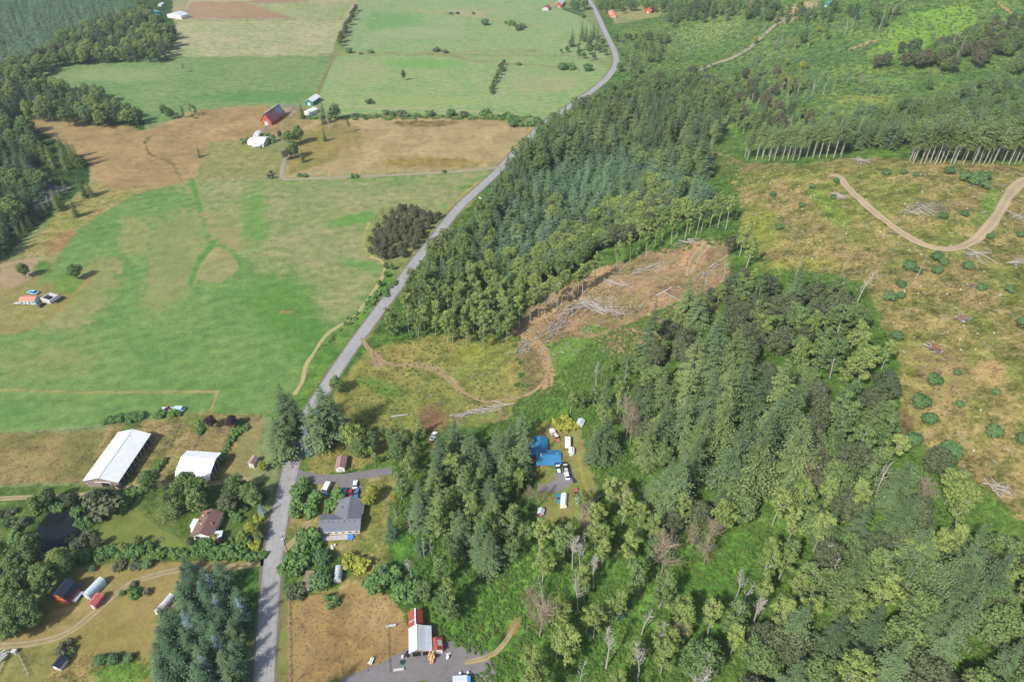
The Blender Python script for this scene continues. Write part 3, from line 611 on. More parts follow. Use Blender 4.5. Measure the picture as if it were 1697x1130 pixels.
def broad_mesh(seed, H=18, R=5.0, base=.22, nc=34, nl=60, s=.42, limbs=9, cr_pow=.5, tall=1.0, leafy=1.0, bark=.02, spread=1.0):
    """spreading crown of clumps round real limbs"""
    r = random.Random(seed); cr = MB(); tr = MB(); tipz = H
    lean = Vector((r.uniform(-.05, .05) * H, r.uniform(-.05, .05) * H, 0))
    def ax(t): return Vector((lean.x * t * t + .25 * math.sin(t * 5 + seed), lean.y * t * t + .25 * math.cos(t * 4 + seed), H * t))
    tr.tube([ax(k / 6) - Vector((0, 0, 1 if k == 0 else 0)) for k in range(6)], [H * bark * (1.15 - k / 6) for k in range(6)], 6)
    ends = []
    for k in range(limbs):
        t = base + (.85 - base) * (k + r.random() * .8) / limbs; a = k * 2.4 + r.uniform(-.5, .5); L = R * (1 - abs(t - .5) * .55) * r.uniform(.7, 1.05) * spread
        p0 = ax(t * .85); p2 = p0 + Vector((math.cos(a) * L, math.sin(a) * L, L * r.uniform(.45, 1.0) * tall)); pm = (p0 + p2) / 2 + Vector((0, 0, -L * .12))
        p2.z = min(p2.z, H * .95)
        tr.tube([p0, pm, p2], [H * bark * .45, H * bark * .3, .04], 4, cap=False); ends += [(p2, 1.0), (pm, .8)]
        for _ in range(2):
            q = pm + (p2 - pm) * r.random() + Vector((r.uniform(-1, 1), r.uniform(-1, 1), r.uniform(.2, 1.2))) * R * .28
            tr.tube([pm, q], [H * bark * .2, .03], 3, cap=False); ends.append((q, .9))
    ends.append((ax(.93), .9))
    zc = H * .54; rz_ = H * .44
    for k in range(nc):
        f = (k + .5) / nc; cz = 1 - 2 * f; a = k * 2.39996 + r.uniform(-.4, .4); q = math.sqrt(max(0, 1 - cz * cz)); rr_ = r.uniform(.62, .95) if r.random() < .85 else r.uniform(.2, .6)
        wob = 1 + .22 * math.sin(2 * a + seed) * q
        e = Vector((lean.x * .6 + math.cos(a) * q * R * .8 * rr_ * wob, lean.y * .6 + math.sin(a) * q * R * .8 * rr_ * wob, zc + cz * rz_ * .84 * rr_ + r.uniform(-.4, .4)))
        if cz < -.75 and r.random() < .6: continue
        clump(cr, e, R * r.uniform(.24, .38), int(nl * leafy * r.uniform(.7, 1.3)), s, r, .8)
    return cr, tr
def alder_mesh(seed, H=20, R=2.8, base=.42, nc=17, nl=50, s=.36, leafy=1.0):
    r = random.Random(seed); cr = MB(); tr = MB(); lean = Vector((r.uniform(-.06, .06) * H, r.uniform(-.06, .06) * H, 0)); ph = r.uniform(0, 6)
    def ax(t): return Vector((lean.x * t + .2 * math.sin(t * 4 + ph), lean.y * t + .2 * math.cos(t * 5 + ph), H * t))
    tr.tube([ax(k / 7) - Vector((0, 0, 1 if k == 0 else 0)) for k in range(8)], [.21 * (1.1 - k / 8) + .03 for k in range(8)], 5)
    for k in range(nc):
        t = base + (1 - base) * (k + r.random()) / nc; a = r.uniform(0, 6.28)
        L = R * (1.05 - abs((t - base) / (1 - base) - .4) * .95) * r.uniform(.45, 1.1); p0 = ax(t - .07); p1 = p0 + Vector((math.cos(a) * L, math.sin(a) * L, L * r.uniform(.5, 1.1)))
        tr.tube([p0, p1], [.10, .04], 3, cap=False)
        if r.random() < leafy: clump(cr, p1, r.uniform(.7, 1.35) * R * .36, int(nl * r.uniform(.5, 1.4)), s, r, .8)
        if r.random() < leafy * .7: clump(cr, (p0 + p1) / 2, R * .26, int(nl * .5), s, r, .8)
    return cr, tr
def snag_mesh(seed, H=15, R=2.5, n=22, fork=2, base=.3, thick=.2, twigs=2, up=.7):
    r = random.Random(seed); tr = MB(); lean = Vector((r.uniform(-.1, .1) * H, r.uniform(-.1, .1) * H, 0)); ph = r.uniform(0, 6)
    def ax(t): return Vector((lean.x * t * t + .25 * math.sin(t * 5 + ph), lean.y * t * t + .25 * math.cos(t * 4 + ph), H * t))
    tr.tube([ax(k / 6) - Vector((0, 0, 1 if k == 0 else 0)) for k in range(7)], [thick * (1.05 - k / 7) + .02 for k in range(7)], 5)
    br = MB()
    for k in range(n):
        t = base + (1 - base) * k / n; a = r.uniform(0, 6.28); L = R * (1.15 - t) * r.uniform(.5, 1.4) + .4; p0 = ax(t); d = Vector((math.cos(a), math.sin(a), up * r.uniform(.3, 1.5))).normalized()
        p1 = p0 + d * L * .5 + Vector((0, 0, r.uniform(-.1, .2) * L)); p2 = p0 + d * L + Vector((r.uniform(-.2, .2) * L, r.uniform(-.2, .2) * L, r.uniform(0, .3) * L))
        br.tube([p0, p1, p2], [thick * .42, thick * .28, .03], 3, cap=False)
        for j in range(twigs):
            q0 = p0 + (p2 - p0) * r.uniform(.35, 1); q1 = q0 + Vector((r.uniform(-1, 1), r.uniform(-1, 1), r.uniform(0, 1.2))) * L * .36
            br.tube([q0, q1], [thick * .2, .02], 3, cap=False)
    return br, tr
def mini_fir(seed, H=12, R=2.0, lev=8, per=6):
    r = random.Random(seed); m = MB()
    for i in range(lev):
        t = i / lev; z = H * (.06 + .86 * t); L = R * (1 - t) ** .85 + .15
        for k in range(per):
            a = r.uniform(0, 6.28); l = L * r.uniform(.8, 1.2); d = (math.cos(a), math.sin(a), .15 + .5 * t - .2); rhomb(m, (0, 0, z), d, (-math.sin(a), math.cos(a), r.uniform(-.2, .2)), l, l * .3, .28, r.random())
    for a in (0, 1.57): rhomb(m, (0, 0, H * .86), (0, 0, 1), (math.cos(a), math.sin(a), 0), H * .14, .22, 0, .9)
    return m
def bush_mesh(seed, R=2.0, h=2.2, nc=14, nl=46, s=.26):
    r = random.Random(seed); m = MB()
    for k in range(nc):
        a = r.uniform(0, 6.28); q = R * .72 * math.sqrt(r.random()); z = h * .5 * r.uniform(.35, 1.35) * (1 - .45 * (q / R) ** 2)
        clump(m, Vector((math.cos(a) * q, math.sin(a) * q, z)), R * r.uniform(.28, .45), nl, s, r, .8, .45, .5)
    return m
def tuft(seed, R=.5, h=.7, n=9):
    r = random.Random(seed); m = MB()
    for k in range(n):
        a = r.uniform(0, 6.28); L = r.uniform(.6, 1) * h; sp = r.uniform(.3, 1) * R; x, y = r.uniform(-.2, .2), r.uniform(-.2, .2)
        m.add([(x - .07, y, 0), (x + .07, y + .04, 0), (x + math.cos(a) * sp, y + math.sin(a) * sp, L)], [(0, 1, 2)], r.random())
    return m
def sticks(seed, n=5, L=2.5):
    r = random.Random(seed); m = MB()
    for k in range(n):
        a = r.uniform(0, 6.28); l = L * r.uniform(.4, 1); x, y = r.uniform(-1, 1), r.uniform(-1, 1); z = r.uniform(.1, .4)
        m.tube([(x, y, z), (x + math.cos(a) * l, y + math.sin(a) * l, z + r.uniform(-.1, .3))], [.09, .05], 3, cap=False)
    return m
VAR = {}
def variant(kind, crown, trunk, cm, tm, H, R):
    cn = 'branches' if kind in ('snag', 'twiggy') else ('foliage' if trunk is None else 'crown')
    VAR.setdefault(kind, []).append((crown.mesh(kind + '_' + cn, cm) if crown else None, trunk.mesh(kind + '_trunk', tm) if trunk else None, H, R))
for s_ in range(6):
    c_, t_ = fir_mesh(100 + s_, H=30, R=6.6 + .6 * (s_ % 3), base=.12, lev=19, per=12, gap=.08, droop=.34, top_pow=.98, sp=5); variant('fir', c_, t_, LM['fir'], M['bark'], 30, 6)
    if s_ < 4:
        me_ = c_.mesh('light_fir_crown', LM['firl']); VAR.setdefault('firl', []).append((me_, VAR['fir'][-1][1], 30, 6))
for s_ in range(4):
    c_, t_ = fir_mesh(140 + s_, H=20, R=5.0, base=.05, lev=17, per=9, droop=.2, gap=.05, sp=3, top_pow=.8); variant('spruce', c_, t_, LM['spruce'], M['bark'], 20, 4)
    VAR.setdefault('blue', []).append((c_.mesh('blue_spruce_crown', LM['blue']), VAR['spruce'][-1][1], 20, 4))
for s_ in range(3):
    c_, t_ = fir_mesh(150 + s_, H=20, R=4.8, base=.02, lev=24, per=11, droop=.5, gap=.02, sp=3, top_pow=.66); variant('cedar', c_, t_, LM['cedar'], M['bark'], 20, 4)
for s_ in range(4):
    c_, t_ = fir_mesh(160 + s_, H=20, R=3.4, base=.50, lev=13, per=9, droop=.3, gap=.05, sp=3, top_pow=.6, bare=1); variant('pole', c_, t_, LM['firl'], M['pale'], 20, 2.4)
for s_ in range(4):
    c_, t_ = fir_mesh(170 + s_, H=12, R=3.3, base=.05, lev=10, per=8, droop=.1, gap=.03, sp=2, top_pow=.8); variant('young', c_, t_, LM['young'], M['bark'], 12, 2)
for s_ in range(6):
    c_, t_ = alder_mesh(200 + s_, R=3.2 + .4 * (s_ % 3), nc=24, nl=60, leafy=1.0 if s_ < 5 else .7); variant('alder', c_, t_, LM['alder'], M['pale'], 20, 3)
for s_ in range(5):
    c_, t_ = alder_mesh(240 + s_, H=20, R=2.7 + .3 * (s_ % 2), base=.60, nc=17, nl=60, leafy=1); variant('edgealder', c_, t_, LM['alder'], M['pale'], 20, 3)
for s_ in range(3):
    c_, t_ = alder_mesh(220 + s_, R=3.7, base=.22, nc=30, nl=56, leafy=1); variant('alderd', c_, t_, LM['maple'], M['pale'], 20, 3)
for s_ in range(5):
    c_, t_ = broad_mesh(300 + s_, H=16, R=5.6, nc=50, nl=76, s=.40); variant('maple', c_, t_, LM['maple'], M['bark'], 16, 5)
    if s_ < 3: VAR.setdefault('dark', []).append((c_.mesh('dull_crown', LM['dark']), VAR['maple'][-1][1], 16, 5))
    if s_ < 2:
        VAR.setdefault('brown', []).append((c_.mesh('brown_crown', LM['brown']), VAR['maple'][-1][1], 16, 5))
        VAR.setdefault('lime', []).append((c_.mesh('lime_crown', LM['lime']), VAR['maple'][-1][1], 16, 5))
        VAR.setdefault('leafyalder', []).append((c_.mesh('light_green_crown', LM['alder']), VAR['maple'][-1][1], 16, 5))
        VAR.setdefault('purple', []).append((c_.mesh('purple_crown', LM['purple']), VAR['maple'][-1][1], 16, 5))
for s_ in range(6):
    c_, t_ = snag_mesh(400 + s_, n=14 + 4 * s_, twigs=3, R=1.8 + .25 * s_, thick=.13 + .015 * s_, up=.5 + .2 * s_, base=.22 + .06 * s_); variant('snag', c_, t_, M['snag'], M['snag'], 15, 2.5)
for s_ in range(3):
    c_, t_ = snag_mesh(420 + s_, H=13, R=5.0, n=60, twigs=6, base=.25, thick=.16, up=1.1); variant('twiggy', c_, t_, M['twig'], M['twig'], 13, 4)
for s_ in range(3):
    c_, t_ = snag_mesh(430 + s_, H=16, R=1.2, n=7, twigs=1, base=.4, thick=.16); variant('pole_snag', c_, t_, M['snag'], M['snag'], 16, 1)
c_, t_ = fir_mesh(440, H=20, R=3.2, base=.15, lev=22, per=7, sp=3); variant('pinkfir', c_, t_, LM['pinkish'], M['bark'], 20, 3)
VAR['redfir'] = [(c_.mesh('rust_crown', LM['red']), VAR['pinkfir'][0][1], 20, 3)]
c_, t_ = snag_mesh(441, H=24, R=3.0, n=60, twigs=4, base=.1, thick=.2, up=.1); variant('silver', c_, t_, M['snag'], M['snag'], 24, 3)
for s_ in range(4): variant('bush', bush_mesh(500 + s_), None, LM['shrub'], None, 2.4, 2)
def ball_mesh(seed):
    r = random.Random(seed); m = MB()
    for k in range(9):
        a = k * 2.4; q = .75 if k else 0; clump(m, Vector((math.cos(a) * q, math.sin(a) * q, 1.25 + .35 * math.cos(k * 1.7))), 1.25, 95, .24, r, .85, .35, .4)
    return m
for s_ in range(3): variant('dbush', ball_mesh(510 + s_), None, LM['dshrub'], None, 2.6, 2)
for s_ in range(3): VAR.setdefault('bbush', []).append((bush_mesh(520 + s_, nc=16).mesh('olive_brown_foliage', LM['brown']), None, 2.4, 2))
for s_ in range(2): VAR.setdefault('lbush', []).append((bush_mesh(530 + s_, nc=14).mesh('lime_foliage', LM['lime']), None, 2.4, 2))
for s_ in range(2): VAR.setdefault('gbush', []).append((bush_mesh(535 + s_, nc=14).mesh('grey_green_foliage', LM['dark']), None, 2.4, 2))
for s_ in range(2): VAR.setdefault('pbush', []).append((bush_mesh(540 + s_, nc=12).mesh('purple_foliage', LM['purple']), None, 2.4, 2))

KIND = {  # object name, category, words
 'fir': ('fir_tree', 'fir tree', 'dark green fir'), 'firl': ('fir_tree', 'fir tree', 'lighter green fir'), 'spruce': ('spruce_tree', 'spruce tree', 'green spruce'),
 'blue': ('spruce_tree', 'spruce tree', 'blue-green spruce'), 'cedar': ('cedar_tree', 'cedar tree', 'dense yellow-green cedar'), 'pole': ('pine_tree', 'pine tree', 'bare-trunked conifer'),
 'young': ('young_fir_tree', 'young fir tree', 'young narrow fir'), 'alder': ('alder_tree', 'alder tree', 'slim light green alder'), 'alderd': ('alder_tree', 'alder tree', 'slim deep green alder'),
 'edgealder': ('alder_tree', 'alder tree', 'long-trunked alder'),
 'maple': ('maple_tree', 'maple tree', 'broad green maple'), 'dark': ('maple_tree', 'maple tree', 'dull dark olive maple'), 'brown': ('maple_tree', 'maple tree', 'browning olive maple'),
 'lime': ('ornamental_tree', 'garden tree', 'round yellow-green tree'), 'leafyalder': ('broadleaf_tree', 'broadleaf tree', 'bushy light green tree'), 'purple': ('plum_tree', 'plum tree', 'dark purple-leaved tree'),
 'snag': ('dead_tree', 'dead tree', 'bleached bare dead tree'), 'twiggy': ('bare_tree', 'bare tree', 'leafless twiggy brown tree'), 'pole_snag': ('dead_snag', 'snag', 'tall thin bare dead trunk'),
 'pinkfir': ('dead_fir_tree', 'dead fir tree', 'dead pinkish-brown fir'), 'redfir': ('dead_fir_tree', 'dead fir tree', 'small rust-red dead conifer'), 'silver': ('dead_fir_tree', 'dead fir tree', 'silvery dead conifer with bare branches'),
 'bush': ('shrub', 'shrub', 'green leafy shrub'), 'dbush': ('round_shrub', 'shrub', 'dark green round shrub'), 'bbush': ('brown_shrub', 'shrub', 'brown-olive shrub'), 'lbush': ('lime_shrub', 'shrub', 'yellow-green shrub'),
 'gbush': ('grey_shrub', 'shrub', 'grey-green shrub'), 'pbush': ('purple_shrub', 'shrub', 'dark purple shrub')}
RR = random.Random(7)
COUNT = {}
PLAN = []
def plant(kind, x, y, z, h, label, group=None, var=None, wide=1.0, hand=False):
    PLAN.append((kind, x, y, z, h, label, group, RR.randrange(60) if var is None else var, wide, hand, RR.uniform(0, 6.28)))
CAP = 290
SPELL = {'fir_tree': 'fir', 'maple_tree': 'maple', 'alder_tree': 'alder'}
def put(rec, label):
    kind, x, y, z, h, _, group, var, wide, hand, rz = rec
    V = VAR[kind]; cm, tm, H, R = V[var % len(V)]; name, cat, _ = KIND[kind]; s = h / H
    if tm is None:
        o = top(name, cm, (x, y, z), rz, label, cat, group); o.scale = (s * wide, s * wide, s); return
    o = empty(name, (x, y, z), rz, label, cat, group); o.scale = (s * wide, s * wide, s); o.rotation_euler = (RR.gauss(0, .02), RR.gauss(0, .02), rz)
    child('stem' if name == 'dead_snag' else 'trunk', tm, o)
    if cm: child('branches' if kind in ('snag', 'twiggy', 'pole_snag', 'silver') else 'crown', cm, o)
def joined(kind, k):
    cm, tm, H, R = VAR[kind][k]
    if tm is None or cm is None: return cm or tm
    v1 = np.empty(len(cm.vertices) * 3); cm.vertices.foreach_get('co', v1); v2 = np.empty(len(tm.vertices) * 3); tm.vertices.foreach_get('co', v2)
    n1 = len(cm.vertices); F = [tuple(p.vertices) for p in cm.polygons] + [tuple(i + n1 for i in p.vertices) for p in tm.polygons]
    me = bpy.data.meshes.new(kind + '_mass'); me.from_pydata(np.concatenate([v1, v2]).reshape(-1, 3).tolist(), [], F); me.materials.append(cm.materials[0]); me.materials.append(tm.materials[0])
    me.polygons.foreach_set('material_index', [0] * len(cm.polygons) + [1] * len(tm.polygons))
    t1 = np.empty(len(cm.polygons)); cm.attributes['tint'].data.foreach_get('value', t1); a = me.attributes.new('tint', 'FLOAT', 'FACE'); a.data.foreach_set('value', np.concatenate([t1, np.full(len(tm.polygons), .5)])); me.update(); return me
def settle():
    """the largest of each kind as things of their own, the rest of a kind as one mass"""
    byname = {}
    for r in PLAN: byname.setdefault(KIND[r[0]][0], []).append(r)
    keepers = []
    for name, L in byname.items():
        def size(r):
            u, v = proj(np.array(r[1]), np.array(r[2]), np.array(r[3] + r[4] * .5)); d = r[2] * CP + (CAM_H - r[3]) * SP
            inside = -10 < u < PW + 10 and -10 < v < PH + 25
            return (r[9] and inside, inside, r[4] / d)
        L.sort(key=size, reverse=True)
        cap = CAP if name != 'shrub' else 290
        inview = [r for r in L if size(r)[1]]; keep = inview[:cap]; ids = set(id(r) for r in keep); rest = [r for r in L if id(r) not in ids]
        if len(inview) <= cap: rest_in = rest; 
        keepers += keep
        if rest:
            ks = {}
            for r in rest: ks.setdefault(r[0], []).append(r)
            for kind, RL in ks.items():
                nv = min(3, len(VAR[kind])); ms = [joined(kind, k) for k in range(nv)]
                pts = np.array([(r[1], r[2], r[3]) for r in RL]); H = VAR[kind][0][2]
                w_ = {'fir': 'dark firs', 'firl': 'lighter firs', 'maple': 'broad maples', 'alder': 'slim light alders', 'alderd': 'slim deep green alders', 'dark': 'dull olive maples', 'brown': 'browning maples', 'young': 'young firs', 'pole': 'bare-trunked conifers'}.get(kind, KIND[kind][2] + ' growth')
                scatter({'fir': 'fir_wood', 'firl': 'light_fir_wood', 'maple': 'maple_wood', 'alder': 'alder_wood', 'alderd': 'green_alder_wood', 'dark': 'olive_maple_wood', 'brown': 'brown_maple_wood', 'young': 'young_fir_wood', 'pole': 'pine_wood'}.get(kind, 'further_' + KIND[kind][0] + '_growth'), pts, ms, [r[4] / H for r in RL], 'mass of the smaller and farther %s of the woods' % w_, 'woodland', .02, 40 + len(RL) % 50)
    # tell alike ones apart by their place
    sets = {}
    for r in keepers: sets.setdefault(r[5], []).append(r)
    for lab, S in sets.items():
        if len(S) == 1: put(S[0], lab); continue
        P = {id(r): [float(t) for t in proj(np.array(r[1]), np.array(r[2]), np.array(r[3] + r[4] * .6))] for r in S}
        us = sorted(P[id(r)][0] for r in S); vs = sorted(P[id(r)][1] for r in S); n = len(S); nw = len(lab.split())
        def third(x, a): return 0 if x < a[max(0, n // 3)] else (1 if x < a[min(n - 1, 2 * n // 3)] else 2)
        cells = {}
        for r in S: cells.setdefault((third(P[id(r)][0], us), third(P[id(r)][1], vs)) if n > 5 else (1, 1), []).append(r)
        for (cu, cv), Cc in cells.items():
            part = '' if n <= 5 else ', ' + {(0, 0): 'far left part', (1, 0): 'far middle part', (2, 0): 'far right part', (0, 1): 'middle left part', (1, 1): 'very middle part', (2, 1): 'middle right part', (0, 2): 'near left part', (1, 2): 'near middle part', (2, 2): 'near right part'}[(cu, cv)]
            left = min(Cc, key=lambda r: P[id(r)][0]); right = max(Cc, key=lambda r: P[id(r)][0]); far = min(Cc, key=lambda r: P[id(r)][1]); near = max(Cc, key=lambda r: P[id(r)][1]); tall = max(Cc, key=lambda r: r[4])
            for r in Cc:
                q = ''
                if len(Cc) > 1: q = ', leftmost' if r is left else (', rightmost' if r is right else (', farthest' if r is far else (', nearest' if r is near else (', tallest' if r is tall else ''))))
                full = lab + part + q
                put(r, full if len(full.split()) <= 16 else ' '.join((lab + q).split()[:16]))
def tree(kind, u, v, h, label=None, where='', group=None, wide=1.0, var=None):
    """a tree whose tip is seen at u, v"""
    p = at1(u, v, h * .97)
    if not label: label = KIND[kind][2] + ' ' + where
    return plant(kind, p.x, p.y, p.z, h, label, group, var, wide, group is None)
def base(kind, u, v, h, label=None, where='', group=None, wide=1.0, var=None):
    p = at1(u, v)
    if not label: label = KIND[kind][2] + ' ' + where
    return plant(kind, p.x, p.y, p.z, h, label, group, var, wide, group is None)
def fill(P, step, hr, seed, frac=.85, avoid=(), keep=1.0, clusterf=None, basemode=False):
    """points on the ground whose crown would be seen inside outline P"""
    hm = (hr[0] + hr[1]) / 2
    Q = at([p[0] for p in P], [p[1] for p in P], 0 if basemode else hm * frac)
    x0, y0 = Q[:, 0].min() - 5, Q[:, 1].min() - 5; x1, y1 = Q[:, 0].max() + 5, Q[:, 1].max() + 5
    rg = np.random.RandomState(seed); gx, gy = np.meshgrid(np.arange(x0, x1, step), np.arange(y0, y1, step)); gx = gx.astype(float); gx[1::2] += step * .5
    x = gx.ravel() + rg.uniform(-.42, .42, gx.size) * step; y = gy.ravel() + rg.uniform(-.42, .42, gx.size) * step
    h = rg.uniform(hr[0], hr[1], len(x)); z = ground(x, y); u, v = proj(x, y, z + (0 if basemode else h * frac))
    m = in_poly(u, v, P) & (rg.rand(len(x)) < keep)
    bu, bv = proj(x, y, z)
    for A in avoid: m &= ~in_poly(bu, bv, A)
    m &= np.abs(x - road_x(y)) > 7
    return np.stack([x, y, z, h], -1)[m]
def grove(P, step, hr, mix, seed, where, group, cap=10 ** 9, avoid=(), keep=1.0, wide=1.0, frac=.85, basemode=False, rest=None):
    T = fill(P, step, hr, seed, frac, avoid, keep, basemode=basemode); T = T[np.argsort(T[:, 1])]
    rr = random.Random(seed); ks = [k for k, w in mix for _ in range(w)]
    for i, (x, y, z, h) in enumerate(T[:cap]):
        n = float(vnoise(np.array(x / 22), np.array(y / 22), seed)); k = ks[int(min(.999, max(0, (n * .7 + rr.random() * .5 - .1))) * len(ks))]
        tall = 'tall' if h > hr[0] + .66 * (hr[1] - hr[0]) else ('low' if h < hr[0] + .33 * (hr[1] - hr[0]) else 'medium')
        kd = KIND[k]; hh = h * (.62 if k in ('maple', 'dark', 'brown', 'leafyalder', 'twiggy') and hr[1] > 22 else (.75 if k in ('snag', 'alder', 'alderd') and hr[1] > 24 else 1))
        plant(k, x, y, z - .1, hh, '%s %s %s' % (tall, kd[2], where), '%ss %s' % (kd[1], group), None, wide * rr.uniform(.9, 1.15))
    return T[cap:]

# scatter of uncountable small growth: one object, instances on its points
def scatter(name, pts, meshes, scl, label, cat, tilt=.1, seed=1, kind='stuff'):
    n = len(pts); me = bpy.data.meshes.new(name); me.vertices.add(n); me.vertices.foreach_set('co', np.asarray(pts, float)[:, :3].ravel())
    rg = np.random.RandomState(seed)
    a = me.attributes.new('turn', 'FLOAT_VECTOR', 'POINT'); a.data.foreach_set('vector', np.stack([rg.normal(0, tilt, n), rg.normal(0, tilt, n), rg.uniform(0, 6.28, n)], -1).ravel().astype(np.float32))
    a = me.attributes.new('size', 'FLOAT', 'POINT'); a.data.foreach_set('value', np.asarray(scl, np.float32))
    a = me.attributes.new('pick', 'INT', 'POINT'); a.data.foreach_set('value', rg.randint(0, len(meshes), n).astype(np.int32))
    me.update()
    src = bpy.data.collections.new(name + '_sources')
    for k, m in enumerate(meshes):
        so = bpy.data.objects.new('%s_source_%02d' % (name, k), m); src.objects.link(so)
    ng = bpy.data.node_groups.new(name + '_scatter', 'GeometryNodeTree')
    ng.interface.new_socket('Geometry', in_out='INPUT', socket_type='NodeSocketGeometry'); ng.interface.new_socket('Geometry', in_out='OUTPUT', socket_type='NodeSocketGeometry')
    N = ng.nodes; gi = N.new('NodeGroupInput'); go = N.new('NodeGroupOutput'); ip = N.new('GeometryNodeInstanceOnPoints'); ci = N.new('GeometryNodeCollectionInfo')
    ci.inputs['Collection'].default_value = src; ci.inputs['Separate Children'].default_value = True; ci.inputs['Reset Children'].default_value = True
    def named(nm, ty):
        x = N.new('GeometryNodeInputNamedAttribute'); x.data_type = ty; x.inputs['Name'].default_value = nm; return x.outputs['Attribute']
    L = ng.links.new; L(gi.outputs[0], ip.inputs['Points']); L(ci.outputs[0], ip.inputs['Instance']); ip.inputs['Pick Instance'].default_value = True
    L(named('pick', 'INT'), ip.inputs['Instance Index']); L(named('turn', 'FLOAT_VECTOR'), ip.inputs['Rotation']); L(named('size', 'FLOAT'), ip.inputs['Scale']); L(ip.outputs[0], go.inputs[0])
    o = top(name, me, label=label, cat=cat, kind=kind); md = o.modifiers.new('scatter', 'NODES'); md.node_group = ng
    return o

# ------------------------------------------------------------------ vegetation: where it grows
BLUEYARD = [(872, 728), (882, 700), (958, 694), (972, 760), (988, 815), (972, 858), (892, 862), (868, 815), (866, 775)]
GREENH = [(905, 600), (930, 560), (985, 560), (1010, 580), (1010, 640), (985, 680), (935, 700), (915, 690)]
DIRT = [(850, 560), (905, 480), (1000, 440), (1190, 398), (1212, 410), (1195, 470), (1080, 560), (1075, 600), (1010, 650), (900, 660), (780, 690), (700, 740), (560, 745), (560, 620), (640, 560), (720, 565), (800, 585)]
HOUSEY = [(490, 780), (650, 775), (668, 800), (640, 870), (690, 905), (640, 960), (600, 985), (460, 990)]
CLEAR = [(1215, 400), (1300, 440), (1440, 465), (1470, 560), (1490, 690), (1600, 780), (1697, 850), (2400, 850), (2400, 250), (1180, 250)]
br_ = [bush_mesh(600 + k, R=1.8, h=1.1, nc=8, nl=24, s=.22).mesh('bramble', LM['bramble']) for k in range(3)]
# the big mixed forest on the right
R1 = [(985, 705), (1000, 640), (1058, 590), (1100, 545), (1190, 515), (1290, 545), (1350, 600), (1345, 700), (1300, 775), (1200, 830), (1080, 840), (1000, 790)]
BIGF = [(1197, 523, 33, 'fir'), (1162, 552, 31, 'firl'), (1188, 563, 32, 'fir'), (1225, 540, 36, 'firl'), (1247, 557, 32, 'firl'), (1102, 613, 32, 'firl'), (1107, 663, 30, 'fir'), (1190, 615, 35, 'fir'), (1217, 606, 36, 'firl'), (1243, 600, 36, 'fir'), (1172, 683, 29, 'firl'), (1313, 595, 35, 'firl'), (1331, 631, 36, 'fir'),
    (1235, 703, 36, 'fir'), (1275, 706, 35, 'firl'), (1283, 688, 34, 'fir'), (1343, 696, 36, 'firl'), (1114, 757, 31, 'fir'), (1136, 759, 32, 'fir'), (1144, 650, 30, 'fir'), (1150, 600, 30, 'firl'), (1210, 660, 31, 'firl'), (1300, 650, 33, 'fir'), (1075, 640, 28, 'fir'), (1080, 700, 26, 'firl'), (1270, 610, 32, 'fir'), (1160, 720, 27, 'fir')]
for k_, (u, v, h, kd_) in enumerate(BIGF): tree(kd_, u, v, h, where='in the big fir stand', group='fir trees in the big fir stand', wide=1.08)
grove(R1, 9.0, (11, 18), [('alder', 2), ('dark', 2), ('fir', 2), ('maple', 2), ('twiggy', 1)], 11, 'under the big fir stand', 'under the big fir stand', avoid=[BLUEYARD, GREENH], keep=.55)
R1b = [(1215, 420), (1330, 440), (1400, 435), (1455, 480), (1490, 580), (1500, 680), (1440, 800), (1330, 780), (1350, 690), (1355, 600), (1295, 540), (1215, 500)]
grove(R1b, 7.4, (19, 28), [('alder', 4), ('alderd', 2), ('dark', 3), ('maple', 3), ('firl', 1), ('twiggy', 1)], 12, 'along the clear-cut edge', 'along the clear-cut edge', avoid=[CLEAR])
R1c = [(1240, 800), (1330, 780), (1440, 790), (1500, 700), (1600, 780), (1650, 850), (1697, 860), (1800, 900), (1800, 1010), (1480, 1000), (1480, 900), (1300, 880)]
grove(R1c, 7.6, (20, 29), [('alder', 5), ('fir', 2), ('maple', 2), ('alder', 2), ('dark', 2), ('alderd', 2), ('twiggy', 2), ('snag', 1)], 13, 'below the clear-cut at the right', 'below the clear-cut')
R1d = [(1440, 880), (1620, 850), (1830, 900), (1830, 1330), (1200, 1330), (1220, 1130), (1280, 1010), (1440, 980)]
grove(R1d, 8.6, (21, 30), [('maple', 4), ('fir', 4), ('maple', 2), ('dark', 3), ('alder', 3), ('alderd', 2)], 14, 'in the lower right corner wood', 'in the lower right wood')
HOL = [[(1095, 920), (1130, 905), (1215, 900), (1225, 940), (1180, 1010), (1130, 1030), (1100, 990)], [(785, 915), (840, 905), (885, 920), (890, 970), (870, 1040), (800, 1070), (760, 1000)]]
R1e = [(1180, 850), (1300, 870), (1480, 900), (1440, 990), (1300, 1040), (1200, 1100), (1120, 1060), (1150, 960)]
grove(R1e, 7.2, (18, 25), [('alder', 5), ('alderd', 1), ('snag', 2), ('alder', 3), ('fir', 1), ('snag', 1)], 15, 'beside the bright bramble hollow', 'beside the bramble hollow', keep=.75, avoid=HOL)
R1f = [(960, 770), (1000, 760), (1240, 830), (1190, 900), (1060, 900), (960, 850)]
grove(R1f, 7, (17, 25), [('alder', 4), ('twiggy', 2), ('dark', 2), ('alder', 2), ('fir', 1)], 16, 'below the big firs', 'below the big firs', keep=.75, avoid=[BLUEYARD])
grove([(985, 600), (1062, 560), (1080, 620), (1050, 680), (1000, 715), (930, 712), (905, 695), (940, 655), (990, 640)], 5.6, (8, 15), [('alder', 4), ('snag', 1), ('alderd', 2), ('alder', 2), ('twiggy', 1)], 24, 'beside the bright green hollow', 'beside the bright green hollow', keep=.6, avoid=[BLUEYARD])
